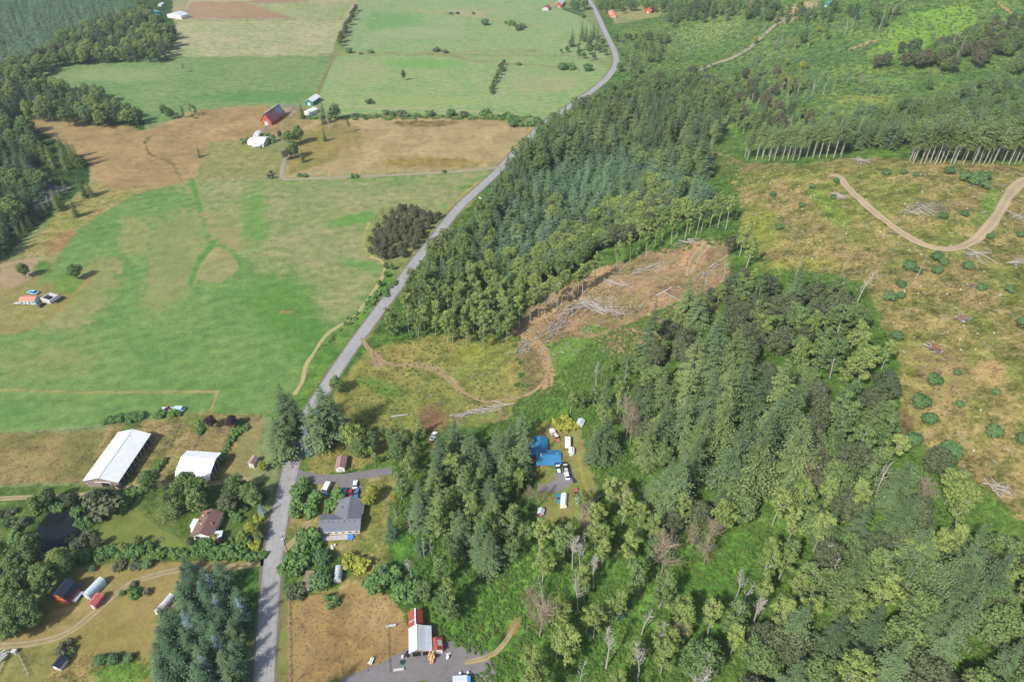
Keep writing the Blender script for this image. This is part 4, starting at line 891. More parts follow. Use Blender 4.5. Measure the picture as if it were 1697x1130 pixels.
grove([(1105, 520), (1190, 470), (1260, 430), (1290, 450), (1220, 520), (1160, 560), (1100, 580)], 6.4, (8, 15), [('alder', 3), ('dark', 1), ('alderd', 2), ('fir', 1), ('snag', 1)], 25, 'at the forest side of the log clearing', 'at the forest side of the clearing', keep=.5)
# open hollow with scattered alders and snags
R1g = [(880, 880), (980, 860), (1120, 890), (1140, 960), (1110, 1080), (1220, 1140), (1220, 1320), (790, 1320), (850, 1100), (880, 1000)]
grove(R1g, 6.8, (14, 22), [('alder', 4), ('snag', 3), ('alder', 3), ('twiggy', 1), ('alderd', 2), ('snag', 1)], 17, 'standing in the bramble hollow', 'in the bramble hollow', keep=.72, avoid=HOL)
# behind the grey house
PICK = [(695, 700), (745, 700), (745, 775), (690, 765)]
R2 = [(725, 700), (770, 690), (860, 668), (900, 700), (872, 740), (875, 800), (900, 850), (880, 890), (780, 900), (740, 860), (690, 830), (690, 790)]
grove(R2, 8.0, (18, 26), [('alder', 3), ('fir', 5), ('alderd', 2), ('alder', 1), ('firl', 2)], 21, 'between the two houses', 'between the two houses', avoid=[BLUEYARD, HOUSEY, DIRT, PICK])
R2b = [(620, 790), (690, 760), (730, 850), (780, 900), (850, 900), (860, 930), (790, 990), (720, 1010), (690, 960), (620, 880)]
grove(R2b, 7.4, (11, 18), [('alder', 3), ('alderd', 3), ('snag', 1), ('spruce', 1), ('alder', 2)], 22, 'right of the grey house garden', 'right of the grey house', keep=.6, avoid=[HOUSEY] + HOL)
R2c = [(600, 690), (700, 690), (740, 760), (690, 790), (570, 790), (560, 740)]
grove([(590, 720), (640, 700), (700, 700), (712, 730), (700, 770), (640, 775), (590, 770)], 6, (9, 14), [('alderd', 3), ('maple', 1), ('cedar', 1), ('alder', 1)], 23, 'above the driveway of the grey house', 'above the driveway', keep=.75, avoid=[HOUSEY, PICK])
# alders between the road and the logging clearing
R3 = [(715, 430), (770, 420), (880, 470), (905, 490), (850, 545), (870, 590), (800, 590), (760, 540), (700, 555), (680, 580), (620, 560), (650, 500)]
grove(R3, 5.2, (13, 19), [('alder', 5), ('alderd', 3), ('snag', 1), ('alderd', 1), ('spruce', 1)], 31, 'between road and log clearing', 'along the road', keep=.72, avoid=[DIRT])
grove([(690, 420), (745, 370), (770, 395), (725, 440), (690, 480), (668, 470)], 4.4, (8, 12), [('alder', 3), ('alderd', 3), ('bbush', 1)], 32, 'at the roadside by the brown thicket', 'at the roadside', keep=.85)
# plantation on the slope
R4 = [(735, 420), (775, 350), (830, 280), (880, 225), (905, 195), (960, 172), (1060, 140), (1180, 140), (1200, 180), (1170, 215), (1185, 260), (1218, 310), (1225, 345), (1190, 350), (1120, 350), (1000, 395), (900, 455), (850, 480), (780, 470)]
rest = grove([(850, 300), (960, 240), (1050, 230), (1130, 262), (1190, 300), (1190, 340), (1110, 340), (1000, 380), (900, 440), (830, 440), (790, 400)], 6.6, (11, 16), [('young', 4), ('leafyalder', 1), ('young', 4), ('alderd', 1), ('young', 3), ('leafyalder', 1)], 41, 'in the dense plantation', 'in the plantation', cap=285, frac=.9, wide=1.12)
sc_ = rest[:, 3] / 12
if len(rest): scatter('fir_plantation', rest, [v[0] for v in VAR['young']], sc_, 'dense dark young fir plantation covering the slope right of the road', 'fir plantation', .03, 3)
grove([(735, 420), (775, 350), (830, 280), (880, 225), (905, 200), (950, 230), (860, 290), (800, 380), (780, 470)], 7.4, (13, 22), [('fir', 3), ('alderd', 2), ('fir', 2), ('maple', 2)], 42, 'along the upper road beside the plantation', 'along the upper road', wide=1.05)
grove([(905, 200), (960, 174), (1060, 142), (1180, 140), (1200, 180), (1172, 215), (1185, 262), (1130, 262), (1050, 228), (950, 236)], 9.2, (17, 27), [('fir', 4), ('firl', 2), ('maple', 2), ('fir', 2), ('dark', 1)], 43, 'in the mixed wood above the plantation', 'above the plantation', wide=1.1)
grove([(1000, 395), (1120, 345), (1150, 330), (1080, 310), (960, 350), (870, 420), (860, 470), (900, 455)], 6.4, (12, 16), [('maple', 4), ('leafyalder', 3), ('dark', 2)], 44, 'at the lower edge of the plantation', 'at the plantation edge', keep=.8)
ROADW = [(835, 262), (850, 245), (885, 205), (925, 175), (945, 168), (962, 178), (930, 215), (880, 262), (850, 285)]
for k_, (u, v, h) in enumerate([(846, 258, 17), (856, 250, 18), (866, 240, 17), (874, 232, 18), (884, 222, 18), (893, 214, 17), (902, 206, 18), (912, 198, 18), (922, 190, 17), (932, 182, 17), (941, 176, 15), (862, 262, 17), (880, 244, 18), (900, 226, 18), (920, 208, 18), (938, 192, 17), (872, 252, 15), (890, 238, 16), (912, 216, 16), (930, 200, 16), (850, 270, 14)]):
    tree(['fir', 'alderd', 'fir', 'maple', 'firl'][k_ % 5], u - 4, v - 6, h, where='screening the hidden stretch of the road', group='trees screening the road: ' + KIND[['fir', 'alderd', 'fir', 'maple', 'firl'][k_ % 5]][1], wide=1.1)
grove([(950, 165), (1010, 135), (1060, 118), (1120, 118), (1180, 125), (1200, 140), (1200, 180), (1060, 175), (960, 190)], 7.4, (12, 19), [('fir', 3), ('maple', 2), ('alderd', 2), ('dark', 1), ('fir', 1)], 45, 'above the upper road wood', 'above the upper road', keep=.85)
grove([(1120, 100), (1200, 120), (1290, 100), (1330, 130), (1350, 190), (1250, 205), (1195, 185)], 8.0, (10, 16), [('maple', 2), ('fir', 3), ('brown', 1), ('alder', 2), ('snag', 1), ('firl', 2)], 46, 'on the lower far hillside', 'on the lower far hillside', keep=.6)
grove([(1020, 50), (1060, 45), (1110, 50), (1120, 90), (1050, 118), (1025, 112)], 8.0, (7, 12), [('maple', 3), ('alder', 2), ('dark', 1), ('snag', 1)], 47, 'right of the road bend', 'right of the road bend', keep=.4)
grove([(1480, 70), (1560, 60), (1650, 20), (1720, 20), (1720, 100), (1640, 95), (1560, 100)], 8.0, (12, 18), [('brown', 2), ('maple', 3), ('dark', 3), ('fir', 1)], 48, 'in the far right hillside wood', 'of the far right hillside wood', keep=.4)
grove([(1380, 200), (1420, 165), (1560, 150), (1640, 120), (1730, 120), (1730, 200), (1550, 215)], 6.6, (8, 14), [('young', 3), ('maple', 1), ('firl', 2), ('young', 2)], 49, 'on the slope behind the crest', 'on the slope behind the crest', keep=.8, avoid=[[(1160, 244), (1340, 250), (1700, 252), (1950, 250), (1950, 320), (1160, 320)]])
grove([(1100, 6), (1200, -8), (1300, 0), (1500, -6), (1500, 12), (1300, 22), (1230, 20), (1110, 28)], 9, (12, 18), [('alderd', 2), ('fir', 3), ('maple', 2), ('snag', 1)], 50, 'on the skyline of the far hill', 'on the skyline of the far hill', keep=.5)
# the row of bare-trunked alders along the clearing
row = [(862, 492), (880, 482), (893, 476), (905, 468), (916, 455), (925, 462), (934, 452), (943, 449), (952, 448), (960, 445), (969, 440), (978, 436), (990, 420), (1026, 402), (1050, 386), (1062, 372), (1076, 376), (1092, 362), (1103, 360), (1120, 352), (1128, 352), (1143, 346), (1150, 342), (1163, 340), (1172, 332), (1186, 328), (1200, 326), (1213, 328)]
for i, (u, v) in enumerate(row):
    tree('edgealder', u, v, RR.uniform(18, 22), 'alder with long bare trunk in the clearing row', group='alders in the row above the clearing', wide=RR.uniform(.8, 1.05), var=i)
for u, v in ((1208, 326), (1190, 322)): tree('twiggy', u, v, 16, 'half-bare pale tree at the upper end of the alder row', group='half-bare trees at the row end', wide=.6)
# trees with bare trunks behind the clear-cut
L5 = [(1178, 1187, 248), (1235, 1330, 266), (1335, 1400, 262), (1510, 1697, 272)]
for a_, b_, y_ in L5:
    u = a_
    while u < b_:
        for row_ in (0, 1):
            p = at1(u + RR.uniform(-3, 3), y_ - row_ * 6 + RR.uniform(-2, 1)); plant('pole', p.x, p.y, p.z, RR.uniform(20, 27), 'bare-trunked conifer behind the clear-cut crest', 'conifers lining the top of the clear-cut')
        u += RR.uniform(4, 15)
R5 = [(1180, 215), (1250, 215), (1350, 205), (1420, 190), (1520, 195), (1600, 170), (1697, 190), (1850, 190), (1850, 262), (1697, 258), (1500, 250), (1420, 248), (1180, 245)]
grove(R5, 7.0, (14, 21), [('fir', 5), ('firl', 2), ('maple', 1), ('young', 2)], 51, 'behind the crest of the clear-cut', 'behind the crest', cap=150, avoid=[[(1160, 244), (1340, 250), (1700, 252), (1950, 250), (1950, 320), (1160, 320)]])
# young mixed growth on the far hillside
FARH = [(1030, 120), (1030, 60), (1110, 20), (1180, -20), (1800, -20), (1850, 200), (1697, 190), (1600, 160), (1500, 180), (1420, 180), (1350, 190), (1250, 200), (1195, 190), (1120, 150)]
g_ = fill(FARH, 6.5, (2.5, 5), 52, keep=.85)
nz_ = fbm(g_[:, 0] / 40, g_[:, 1] / 40, 21)
a_ = g_[nz_ > .5]; scatter('young_hillside_firs', a_, [v[0] for v in VAR['young'][:3]], a_[:, 3] / 12 * 1.5, 'young firs dotted all over the far hillside at the upper right', 'young firs', .04, 5)
b_ = fill(FARH, 5.5, (1, 2), 53, keep=.8); nzb = fbm(b_[:, 0] / 30, b_[:, 1] / 30, 33)
scatter('hillside_scrub', b_, [VAR['bush'][0][0], VAR['bush'][1][0], VAR['bush'][2][0], VAR['bush'][3][0], br_[0], br_[1]], .35 + b_[:, 3] * .35 * nzb, 'low green and yellow scrub covering the far hillside', 'scrub', .1, 6)
for u, v, h, k in ((1310, 60, 14, 'twiggy'), (1322, 62, 14, 'alder'), (1335, 48, 16, 'maple'), (1345, 55, 15, 'alder'), (1376, 40, 17, 'alderd'), (1362, 30, 14, 'snag'), (1408, 28, 20, 'snag'), (1418, 26, 20, 'snag'), (1455, 15, 20, 'alderd'), (1465, 10, 18, 'fir'), (1467, 18, 20, 'snag'), (1482, 8, 18, 'snag'),
    (1460, 88, 15, 'brown'), (1475, 84, 15, 'dark'), (1505, 84, 15, 'brown'), (1530, 82, 17, 'brown'), (1545, 85, 15, 'brown'), (1588, 55, 22, 'silver'), (1575, 60, 18, 'dark'), (1600, 60, 20, 'silver'), (1625, 62, 18, 'brown'), (1640, 60, 16, 'brown'), (1660, 30, 18, 'brown'), (1675, 60, 18, 'maple'), (1680, 30, 16, 'dark'), (1695, 50, 18, 'maple'),
    (1285, 140, 12, 'brown'), (1300, 122, 17, 'alder'), (1315, 115, 17, 'firl'), (1330, 118, 17, 'alder'), (1345, 115, 17, 'firl'), (1352, 135, 15, 'snag'), (1372, 128, 15, 'snag'), (1388, 126, 14, 'pole_snag'), (1300, 190, 12, 'brown'), (1290, 65, 13, 'twiggy'), (1298, 60, 13, 'snag'), (1280, 80, 10, 'pole_snag'),
    (1405, 130, 8, 'pole_snag'), (1430, 125, 10, 'twiggy'), (1195, 5, 18, 'alder'), (1205, 0, 19, 'alder'), (1215, 3, 18, 'fir'), (1180, 12, 14, 'snag'), (1225, 8, 15, 'alder'), (1150, 8, 16, 'fir'), (1130, 12, 16, 'maple'), (1120, 16, 15, 'twiggy'), (1108, 20, 14, 'snag'), (1245, 0, 16, 'twiggy'),
    (1055, 85, 17, 'fir'), (1060, 60, 8, 'maple'), (1045, 55, 9, 'dark'), (1068, 52, 9, 'snag'), (1095, 55, 10, 'alder'), (1105, 60, 9, 'maple'), (1170, 100, 12, 'fir'), (1180, 96, 11, 'alder'), (1145, 110, 12, 'dark'), (1118, 118, 12, 'maple'), (1230, 130, 15, 'fir'), (1250, 140, 15, 'dark'), (1268, 130, 14, 'firl'), (1240, 160, 15, 'snag'), (1210, 150, 16, 'alder'), (1225, 175, 15, 'maple'),
    (1270, 170, 14, 'fir'), (1195, 130, 15, 'brown'), (1275, 100, 10, 'pole_snag'), (1262, 95, 10, 'pole_snag'), (1250, 85, 11, 'snag'), (1242, 88, 10, 'pole_snag')):
    tree(k, u, v, h, where='on the far right hillside', group='trees on the far hillside: ' + KIND[k][1], wide=.95)
for i in range(46):
    u = RR.uniform(1190, 1690); v = RR.uniform(20, 195); k = RR.choice(['pole_snag', 'alder', 'maple', 'lime', 'snag', 'young', 'young', 'young'])
    tree(k, u, v, RR.uniform(6, 11), where='scattered over the far hillside scrub', group='small trees in the hillside scrub: ' + KIND[k][1])
# far edge behind the upper fields and the road
grove([(940, 8), (955, -6), (1290, -10), (1300, 4), (1110, 10), (1060, 6), (1000, 8), (985, 2)], 11, (12, 18), [('fir', 3), ('maple', 2), ('alderd', 2)], 55, 'beyond the orange-roofed houses', 'beyond the orange-roofed houses', keep=.8)
for u, v, h in ((948, 44, 24), (966, 32, 26), (972, 36, 24), (985, 34, 22), (980, 42, 26), (992, 42, 20), (975, 55, 20), (990, 58, 18), (960, 60, 18)): tree('fir', u, v, h, where='in the conifer clump at the bend of the road', group='firs at the road bend', wide=1.35)
for u, v, h in ((1000, 62, 12), (993, 72, 11), (1003, 78, 10), (978, 75, 11), (960, 80, 9), (940, 76, 8), (930, 80, 6), (968, 86, 8), (985, 88, 8)): tree('maple', u, v, h, where='below the road bend conifers', group='maples at the road bend', wide=1.3)
tree('fir', 1058, 86, 20, 'single dark fir standing right of the road bend')
for i in range(26):
    u = 1022 + (i % 9) * 4.5 + (i // 9) * 5; v = 27 + (i // 9) * 5; tree('young', u, v, 6, 'small conifer in the block by the orange-roofed house', group='planted conifers by the orange-roofed house')
# top-left forest
rest = fill([(-140, -20), (150, -20), (235, 0), (90, 60), (40, 95), (-140, 150)], 7.4, (14, 19), 61, .9)
scatter('dense_conifer_wood', rest, [v[0] for v in VAR['young']], rest[:, 3] / 12, 'dense even-aged blue-green conifer wood filling the upper left corner', 'conifer wood', .03, 8)
for k_, nm in (('firl', 'conifer_tree'), ('maple', 'woodland_tree'), ('dark', 'woodland_tree'), ('leafyalder', 'woodland_tree'), ('alderd', 'woodland_tree')): pass
grove([(95, 48), (235, 2), (285, 40), (283, 66), (265, 82), (100, 84), (60, 110), (30, 118), (-40, 160), (-40, 110), (45, 85)], 8.6, (13, 19), [('maple', 4), ('leafyalder', 4), ('spruce', 3), ('maple', 3), ('dark', 1), ('spruce', 3)], 62, 'in the far left wood', 'in the far left wood')
grove([(-40, 130), (60, 122), (110, 135), (160, 140), (200, 175), (225, 185), (170, 190), (60, 175), (20, 165), (-40, 200)], 7.6, (13, 19), [('maple', 3), ('leafyalder', 2), ('spruce', 3), ('alderd', 3)], 63, 'in the left tongue of wood', 'in the wood tongue')
grove([(-60, 180), (20, 175), (45, 200), (40, 260), (70, 290), (50, 330), (0, 400), (-100, 420)], 8.4, (15, 21), [('spruce', 4), ('fir', 4), ('maple', 2), ('spruce', 3), ('cedar', 1)], 64, 'in the dark wood at the left edge', 'at the left edge', wide=1.15, avoid=[[(20, 400), (95, 300), (130, 300), (130, 340), (70, 420), (30, 440), (0, 440)]])
for u, v, h in ((50, 228, 20), (62, 232, 19), (92, 222, 22), (108, 232, 20), (118, 240, 19), (75, 240, 19), (98, 245, 18), (128, 292, 17), (142, 300, 13), (84, 314, 15), (88, 320, 14), (115, 330, 14)): tree('cedar', u, v, h, where='beside the brown meadow', group='pointed conifers by the brown meadow')
for i in range(10): base('cedar', 20 + i * 8.4 + 14, 396 - i * 8.6 - 2, 9, 'clipped dark conifer in the row along the grey courtyard', group='conifers along the grey courtyard')
for u, v, h, k in ((205, 168, 16, 'maple'), (222, 176, 15, 'maple'), (228, 190, 9, 'maple'), (185, 172, 14, 'dark'), (268, 172, 12, 'maple'), (278, 178, 11, 'maple'), (300, 178, 10, 'alderd'), (312, 172, 11, 'alder'), (320, 175, 10, 'alderd'), (288, 182, 9, 'snag'), (250, 180, 7, 'snag'), (318, 188, 5, 'maple')): tree(k, u, v, h, where='at the end of the wood along the brown meadow', group='trees along the brown meadow: ' + KIND[k][1])
tree('snag', 298, 102, 11, 'pale half-dead tree alone in the upper left field'); tree('alder', 302, 106, 9, 'thin grey-green tree beside the pale tree in the upper left field')
tree('maple', 30, 435, 11, 'open grey-green tree above the trailers at the left'); tree('maple', 118, 437, 11, 'round dark tree alone left of the big meadow', wide=1.2)
tree('cedar', 325, 242, 10, 'single green conifer on the brown meadow left of the farmhouse')
tree('maple', 667, 115, 12, 'single pointed dark tree in the middle of the green field', wide=.55)
tree('dark', 628, 340, 16, None, 'x') if False else None
# farm trees in the centre top
for u, v, h, k, lb in ((552, 170, 17, 'maple', 'dense round dark tree right of the white farm buildings'), (532, 168, 21, 'cedar', 'tall pointed pale conifer beside the round dark tree'), (540, 180, 19, 'silver', 'grey lichen-covered tree beside the tall conifer'), (535, 212, 12, 'cedar', 'lower conifer at the foot of the grey tree'), (497, 172, 14, 'cedar', 'conifer below the small white shed'), (577, 200, 11, 'alder', 'thin tree standing alone in the dry meadow'),
    (475, 215, 15, 'maple', 'uppermost maple of the clump right of the farmhouse'), (492, 206, 17, 'maple', 'tallest maple of the clump right of the farmhouse'), (483, 232, 16, 'maple', 'middle maple of the clump right of the farmhouse'), (478, 240, 12, 'dark', 'lowest maple of the clump right of the farmhouse'), (499, 248, 11, 'cedar', 'small conifer at the lower end of the farm clump'), (470, 248, 9, 'brown', 'brown-tinged tree at the lane below the farm clump'),
    (452, 222, 7, 'maple', 'small tree right behind the farmhouse'), (462, 216, 7, 'dark', 'grey small tree between red barn and clump'), (455, 205, 7, 'snag', 'bare tree below the red barn'), (466, 168, 8, 'snag', 'bare tree inside the track loop by the red barn')): tree(k, u, v, h, lb)
for u, v, s, lb in ((405, 236, 5, 'green shrub left of the farmhouse'), (444, 226, 4, 'green shrub behind the farmhouse'), (452, 236, 4, 'dark shrub at the farmhouse corner')): base('bush', u, v, s, lb)
for u, v, h in ((613, 168, 6), (640, 186, 5), (650, 188, 5), (665, 188, 7), (672, 190, 5), (690, 190, 5), (712, 186, 6), (715, 188, 5), (748, 188, 7), (770, 190, 7), (780, 192, 5), (804, 186, 9), (812, 190, 5), (842, 192, 8), (852, 198, 8), (590, 190, 5), (625, 190, 4), (850, 206, 7), (600, 190, 4), (826, 192, 4), (868, 205, 6), (880, 204, 6), (890, 200, 6)): base(RR.choice(['bush', 'bush', 'gbush', 'dbush']), u, v + 4, h * .9, where='in the middle hedge', group='shrubs of the middle hedge')
for i in range(70):
    t = i / 69; base('bush', 505 + 385 * t, 196 + RR.uniform(-2, 3), RR.uniform(1.4, 3), 'low shrub of the ragged hedge above the dry meadow', group='low shrubs of the middle hedge')
tree('snag', 804, 165, 12, 'pale bare tree in the middle hedge')
for i in range(16):
    t = i / 15; tree('dark' if i % 3 else 'maple', 590 - 30 * t + RR.uniform(-3, 3), 6 + 56 * t, RR.uniform(7, 11), 'grey-green tree of the hedgerow between the far fields', group='trees of the far hedgerow')
for i in range(18):
    t = i / 17; tree('leafyalder' if i % 2 else 'dark', 834 - 22 * t + RR.uniform(-2, 2), 98 + 48 * t, RR.uniform(6, 9), 'tree of the short slanting row in the green field', group='trees of the slanting row', wide=.8)
for u, v, s, k in ((579, 88, 6, 'dbush'), (598, 90, 3, 'bbush'), (615, 88, 5, 'bush'), (724, 86, 6, 'gbush'), (738, 88, 5, 'gbush'), (804, 42, 8, 'dbush'), (748, 24, 4, 'gbush'), (758, 24, 4, 'gbush'), (848, 42, 8, 'bush'), (860, 50, 8, 'gbush'), (864, 46, 8, 'bush'), (840, 40, 5, 'gbush'), (932, 116, 8, 'dbush'), (945, 115, 9, 'bush'), (974, 118, 8, 'dbush'), (860, 108, 4, 'bush'), (785, 24, 4, 'bbush')): base(k, u, v, s, where='on the field boundary of the far green fields', group='shrubs of the far fields: ' + KIND[k][2])
for i in range(24):
    t = i / 23; base('dbush', 934 + 32 * min(1, t * 1.2), 16 + 14 * t, 4, 'shrub of the curved hedge by the red barn at the top', group='shrubs of the curved hedge')
for u, v in ((446, 297), (452, 296), (450, 290)): base('brown', u, v, 4.5, 'brownish round tree where the farm lane bends', group='trees at the lane bend', wide=.9)
for u, v, s in ((497, 292, 3), (505, 293, 3), (587, 294, 4), (735, 286, 3)): base('bush', u, v, s, 'single small shrub beside the farm lane', group='shrubs beside the lane')
for u in (356, 368, 388): base('cedar', u, 294, 6 if u < 380 else 4, 'thin young tree at the edge of the green paddock', group='young trees in the paddock', wide=.4)
# brown thicket beside the road
TH = [(612, 415), (615, 385), (640, 355), (672, 338), (700, 345), (735, 352), (730, 375), (705, 400), (690, 415), (640, 425)]
for x, y, z, h in fill(TH, 4.6, (5.5, 8), 71, .6):
    plant('brown' if RR.random() < .7 else 'dark', x, y, z, h, 'brown-olive tree of the rounded thicket beside the big meadow', 'trees of the brown thicket', None, 1.25)
for i in range(26):
    t = i / 25; base('bush', 655 - 118 * t + RR.uniform(-5, 5), 470 + 100 * t + RR.uniform(-6, 4), RR.uniform(1.5, 4.5) * (1 if t < .3 else .5), 'green shrub on the bank between meadow and road', group='shrubs on the road bank')
for u, v in ((640, 446), (650, 448), (640, 460), (630, 475)): base('maple', u, v, 5, 'dark bushy tree at the corner of the meadow by the road', group='trees at the meadow corner')
# three big conifers at the road
tree('fir', 464, 640, 31, 'big dark fir left of the road', wide=1.25); tree('fir', 474, 655, 27, 'second dark fir close behind the big one left of the road', wide=1.2)
tree('fir', 450, 692, 25, 'lower drooping fir nearest the barn lane left of the road', wide=1.35)
tree('fir', 528, 638, 34, 'tallest dark fir right of the road', wide=1.2); tree('fir', 512, 668, 28, 'fir in front of the tallest one right of the road', wide=1.2); tree('fir', 546, 655, 27, 'fir on the clearing side right of the road', wide=1.1)
tree('silver', 505, 704, 19, 'silvery grey conifer right at the road edge', wide=.8); tree('blue', 502, 706, 17, 'blue-green spruce behind the silvery conifer at the road', wide=.75)
for u, v, h, k, lb in ((556, 622, 11, 'maple', 'round tree at the road above the firs'), (580, 700, 15, 'leafyalder', 'broad light tree above the brown-roofed shed'), (592, 725, 13, 'maple', 'broad green tree right of the brown-roofed shed'), (566, 692, 9, 'snag', 'bare snag sticking up above the brown-roofed shed'),
    (692, 690, 13, 'firl', 'light fir beside the round dirt patch'), (665, 705, 15, 'cedar', 'dense cedar above the driveway'), (615, 715, 10, 'alderd', 'slim tree left of the cedar above the driveway')): tree(k, u, v, h, lb)
# garden and lane trees by the grey house
for u, v, s, k, lb in ((510, 830, 8, 'bush', 'large round hedge shrub between road and grey house'), (505, 850, 7, 'bush', 'lower half of the big roadside shrub by the grey house'), (500, 812, 6, 'bush', 'upper end of the big roadside shrub by the grey house'), (560, 825, 5, 'bush', 'hedge shrub left of the parked cars'), (553, 842, 5, 'bush', 'hedge shrub left of the grey house'), (516, 900, 7.5, 'bush', 'clipped round shrub at the corner of the grey house'),
    (500, 925, 7, 'bush', 'mounded shrub beside the road below the grey house'), (484, 945, 6, 'bush', 'mounded shrub at the road above the brown shed'), (535, 930, 5, 'dbush', 'dark shrub above the silver greenhouse'), (600, 940, 5, 'lbush', 'yellow-green shrub right of the silver greenhouse'), (585, 935, 5, 'lbush', 'yellow-green shrub behind the silver greenhouse'), (533, 968, 6, 'dbush', 'dark shrub between the brown shed and the silver greenhouse'),
    (548, 1000, 4, 'bush', 'green bush alone in the dry field'), (490, 985, 5, 'gbush', 'grey-green bush under the brown shed'), (625, 965, 7, 'bush', 'bush at the top edge of the dry field'), (650, 960, 7, 'bush', 'bush at the upper right of the dry field'), (690, 980, 7, 'bush', 'bush above the red and white barn'), (670, 990, 7, 'bush', 'bush left above the red barn roof')): base(k, u, v, s, lb)
tree('lime', 615, 805, 9, 'bright yellow-green tree right of the parked cars'); tree('lime', 608, 820, 7, 'lower bright yellow-green tree beside the grey house')
tree('spruce', 643, 855, 14, 'spruce behind the grey house'); tree('spruce', 630, 935, 9, 'small spruce below the grey house garden')
tree('alderd', 730, 985, 12, 'grey-green tree right behind the red and white barn', wide=1.5); tree('alderd', 745, 1000, 11, 'lower grey-green tree behind the barn', wide=1.4); tree('snag', 700, 890, 13, 'forked white snag above the barn')
tree('snag', 712, 888, 12, 'second forked white snag above the barn')
# around the blue-roofed house
tree('twiggy', 875, 735, 12, 'leafless pinkish tree at the left side of the blue-roofed house', wide=.6); tree('twiggy', 876, 805, 12, 'bare twiggy tree below the asphalt yard', wide=.7); tree('twiggy', 892, 808, 12, 'second bare twiggy tree below the asphalt yard', wide=.8)
base('lbush', 934, 706, 6, 'round lime-green bush behind the blue-roofed house'); base('lbush', 950, 708, 3.5, 'small lime-green bush beside the grey shed')
tree('fir', 1008, 690, 24, 'large dark fir right of the blue-roofed house yard', wide=1.25); tree('fir', 990, 712, 20, 'dark fir at the edge of the yard', wide=1.3); tree('twiggy', 1045, 665, 22, 'large bleached bare tree between the firs', wide=.8); tree('twiggy', 1052, 680, 20, 'second large bleached bare tree between the firs', wide=.8)
tree('fir', 1088, 492, 36, 'tallest narrow fir at the edge of the log clearing', wide=.75); tree('firl', 1150, 455, 30, 'left of the two firs below the clay skid trail', wide=.85); tree('fir', 1168, 470, 27, 'right of the two firs below the clay skid trail', wide=1.05)
tree('fir', 1325, 455, 24, 'blue-green fir alone on the forest edge under the clear-cut', wide=1.1)
tree('fir', 1512, 765, 26, 'blue-green fir near the right forest edge', wide=1.15); tree('dark', 1565, 740, 14, 'round grey-green tree at the right forest edge'); tree('twiggy', 1345, 762, 18, 'large bare brown tree in the right forest', wide=1.1); tree('snag', 1472, 775, 17, 'bleached snag with upswept branches at the right forest edge', wide=1.3)
tree('alder', 1597, 780, 16, 'light green tree at the edge of the clear-cut at the right', wide=1.5); tree('leafyalder', 1610, 800, 14, 'broad light green tree at the edge of the clear-cut at the right')
tree('twiggy', 1130, 1040, 12, 'round bare bush-like tree in the hollow', wide=1.0); tree('twiggy', 885, 1100, 11, 'bare twiggy tree at the bottom edge', wide=.9); tree('spruce', 1032, 985, 12, 'small blue-green conifer in the middle of the hollow', wide=1.3)
tree('maple', 1170, 1070, 17, 'broad bright maple at the bottom of the hollow', wide=1.2); tree('firl', 1432, 920, 27, 'big layered fir in the lower right wood', wide=1.35); tree('fir', 1545, 880, 27, 'broad fir above the corner wood', wide=1.3)
tree('pinkfir', 1020, 222, 18, 'dead pinkish fir in the plantation', wide=.9)
tree('snag', 1440, 450, 18, 'pale dead tree with flat top at the clear-cut edge', wide=1.2)
for u, v, h, lb in ((1208, 425, 16, 'leaning white dead trunk right of the dirt skid trail'), (1535, 420, 15, 'leaning white trunk beside the round shrubs under the loop road'), (1404, 425, 12, 'short white dead trunk at the clear-cut edge'), (1330, 420, 14, 'thin leaning dead trunk at the clear-cut edge'), (810, 500, 19, 'tall forked white snag in the alders')): tree('pole_snag', u, v, h, lb)
tree('alder', 1235, 380, 17, 'feathery light green tree at the end of the log clearing', wide=1.3); tree('brown', 1215, 385, 14, 'brownish half-bare tree at the end of the log clearing', wide=.8); tree('alder', 1248, 400, 17, 'second feathery light tree at the clearing end', wide=1.3)
# round shrubs on the clear-cut
for u, v, s in ((1505, 447, 6.5), (1520, 452, 4), (1552, 430, 6), (1562, 438, 5), (1551, 452, 5), (1602, 445, 5.5), (1492, 475, 4.5), (1473, 497, 6), (1491, 493, 4), (1625, 480, 4.5), (1672, 484, 4.5), (1485, 562, 5.5), (1547, 635, 6), (1524, 672, 7), (1538, 700, 6), (1645, 720, 6), (1693, 732, 5), (1512, 733, 6), (1570, 755, 8), (1560, 770, 8), (1280, 325, 4.5), (1328, 343, 4), (1290, 380, 5), (1468, 290, 5), (1497, 288, 4), (1516, 292, 3), (1572, 288, 6), (1600, 300, 8), (1615, 305, 9), (1630, 298, 7), (1632, 312, 6), (1385, 302, 4), (1562, 362, 5), (1598, 358, 4), (1695, 540, 6), (1590, 672, 3), (1585, 620, 3), (1650, 652, 3), (1380, 330, 4), (1345, 312, 4), (1640, 395, 4), (1690, 392, 4)):
    base('dbush', u, v, s * .7, 'dark round shrub on the clear-cut', group='round shrubs on the clear-cut', wide=1.0)
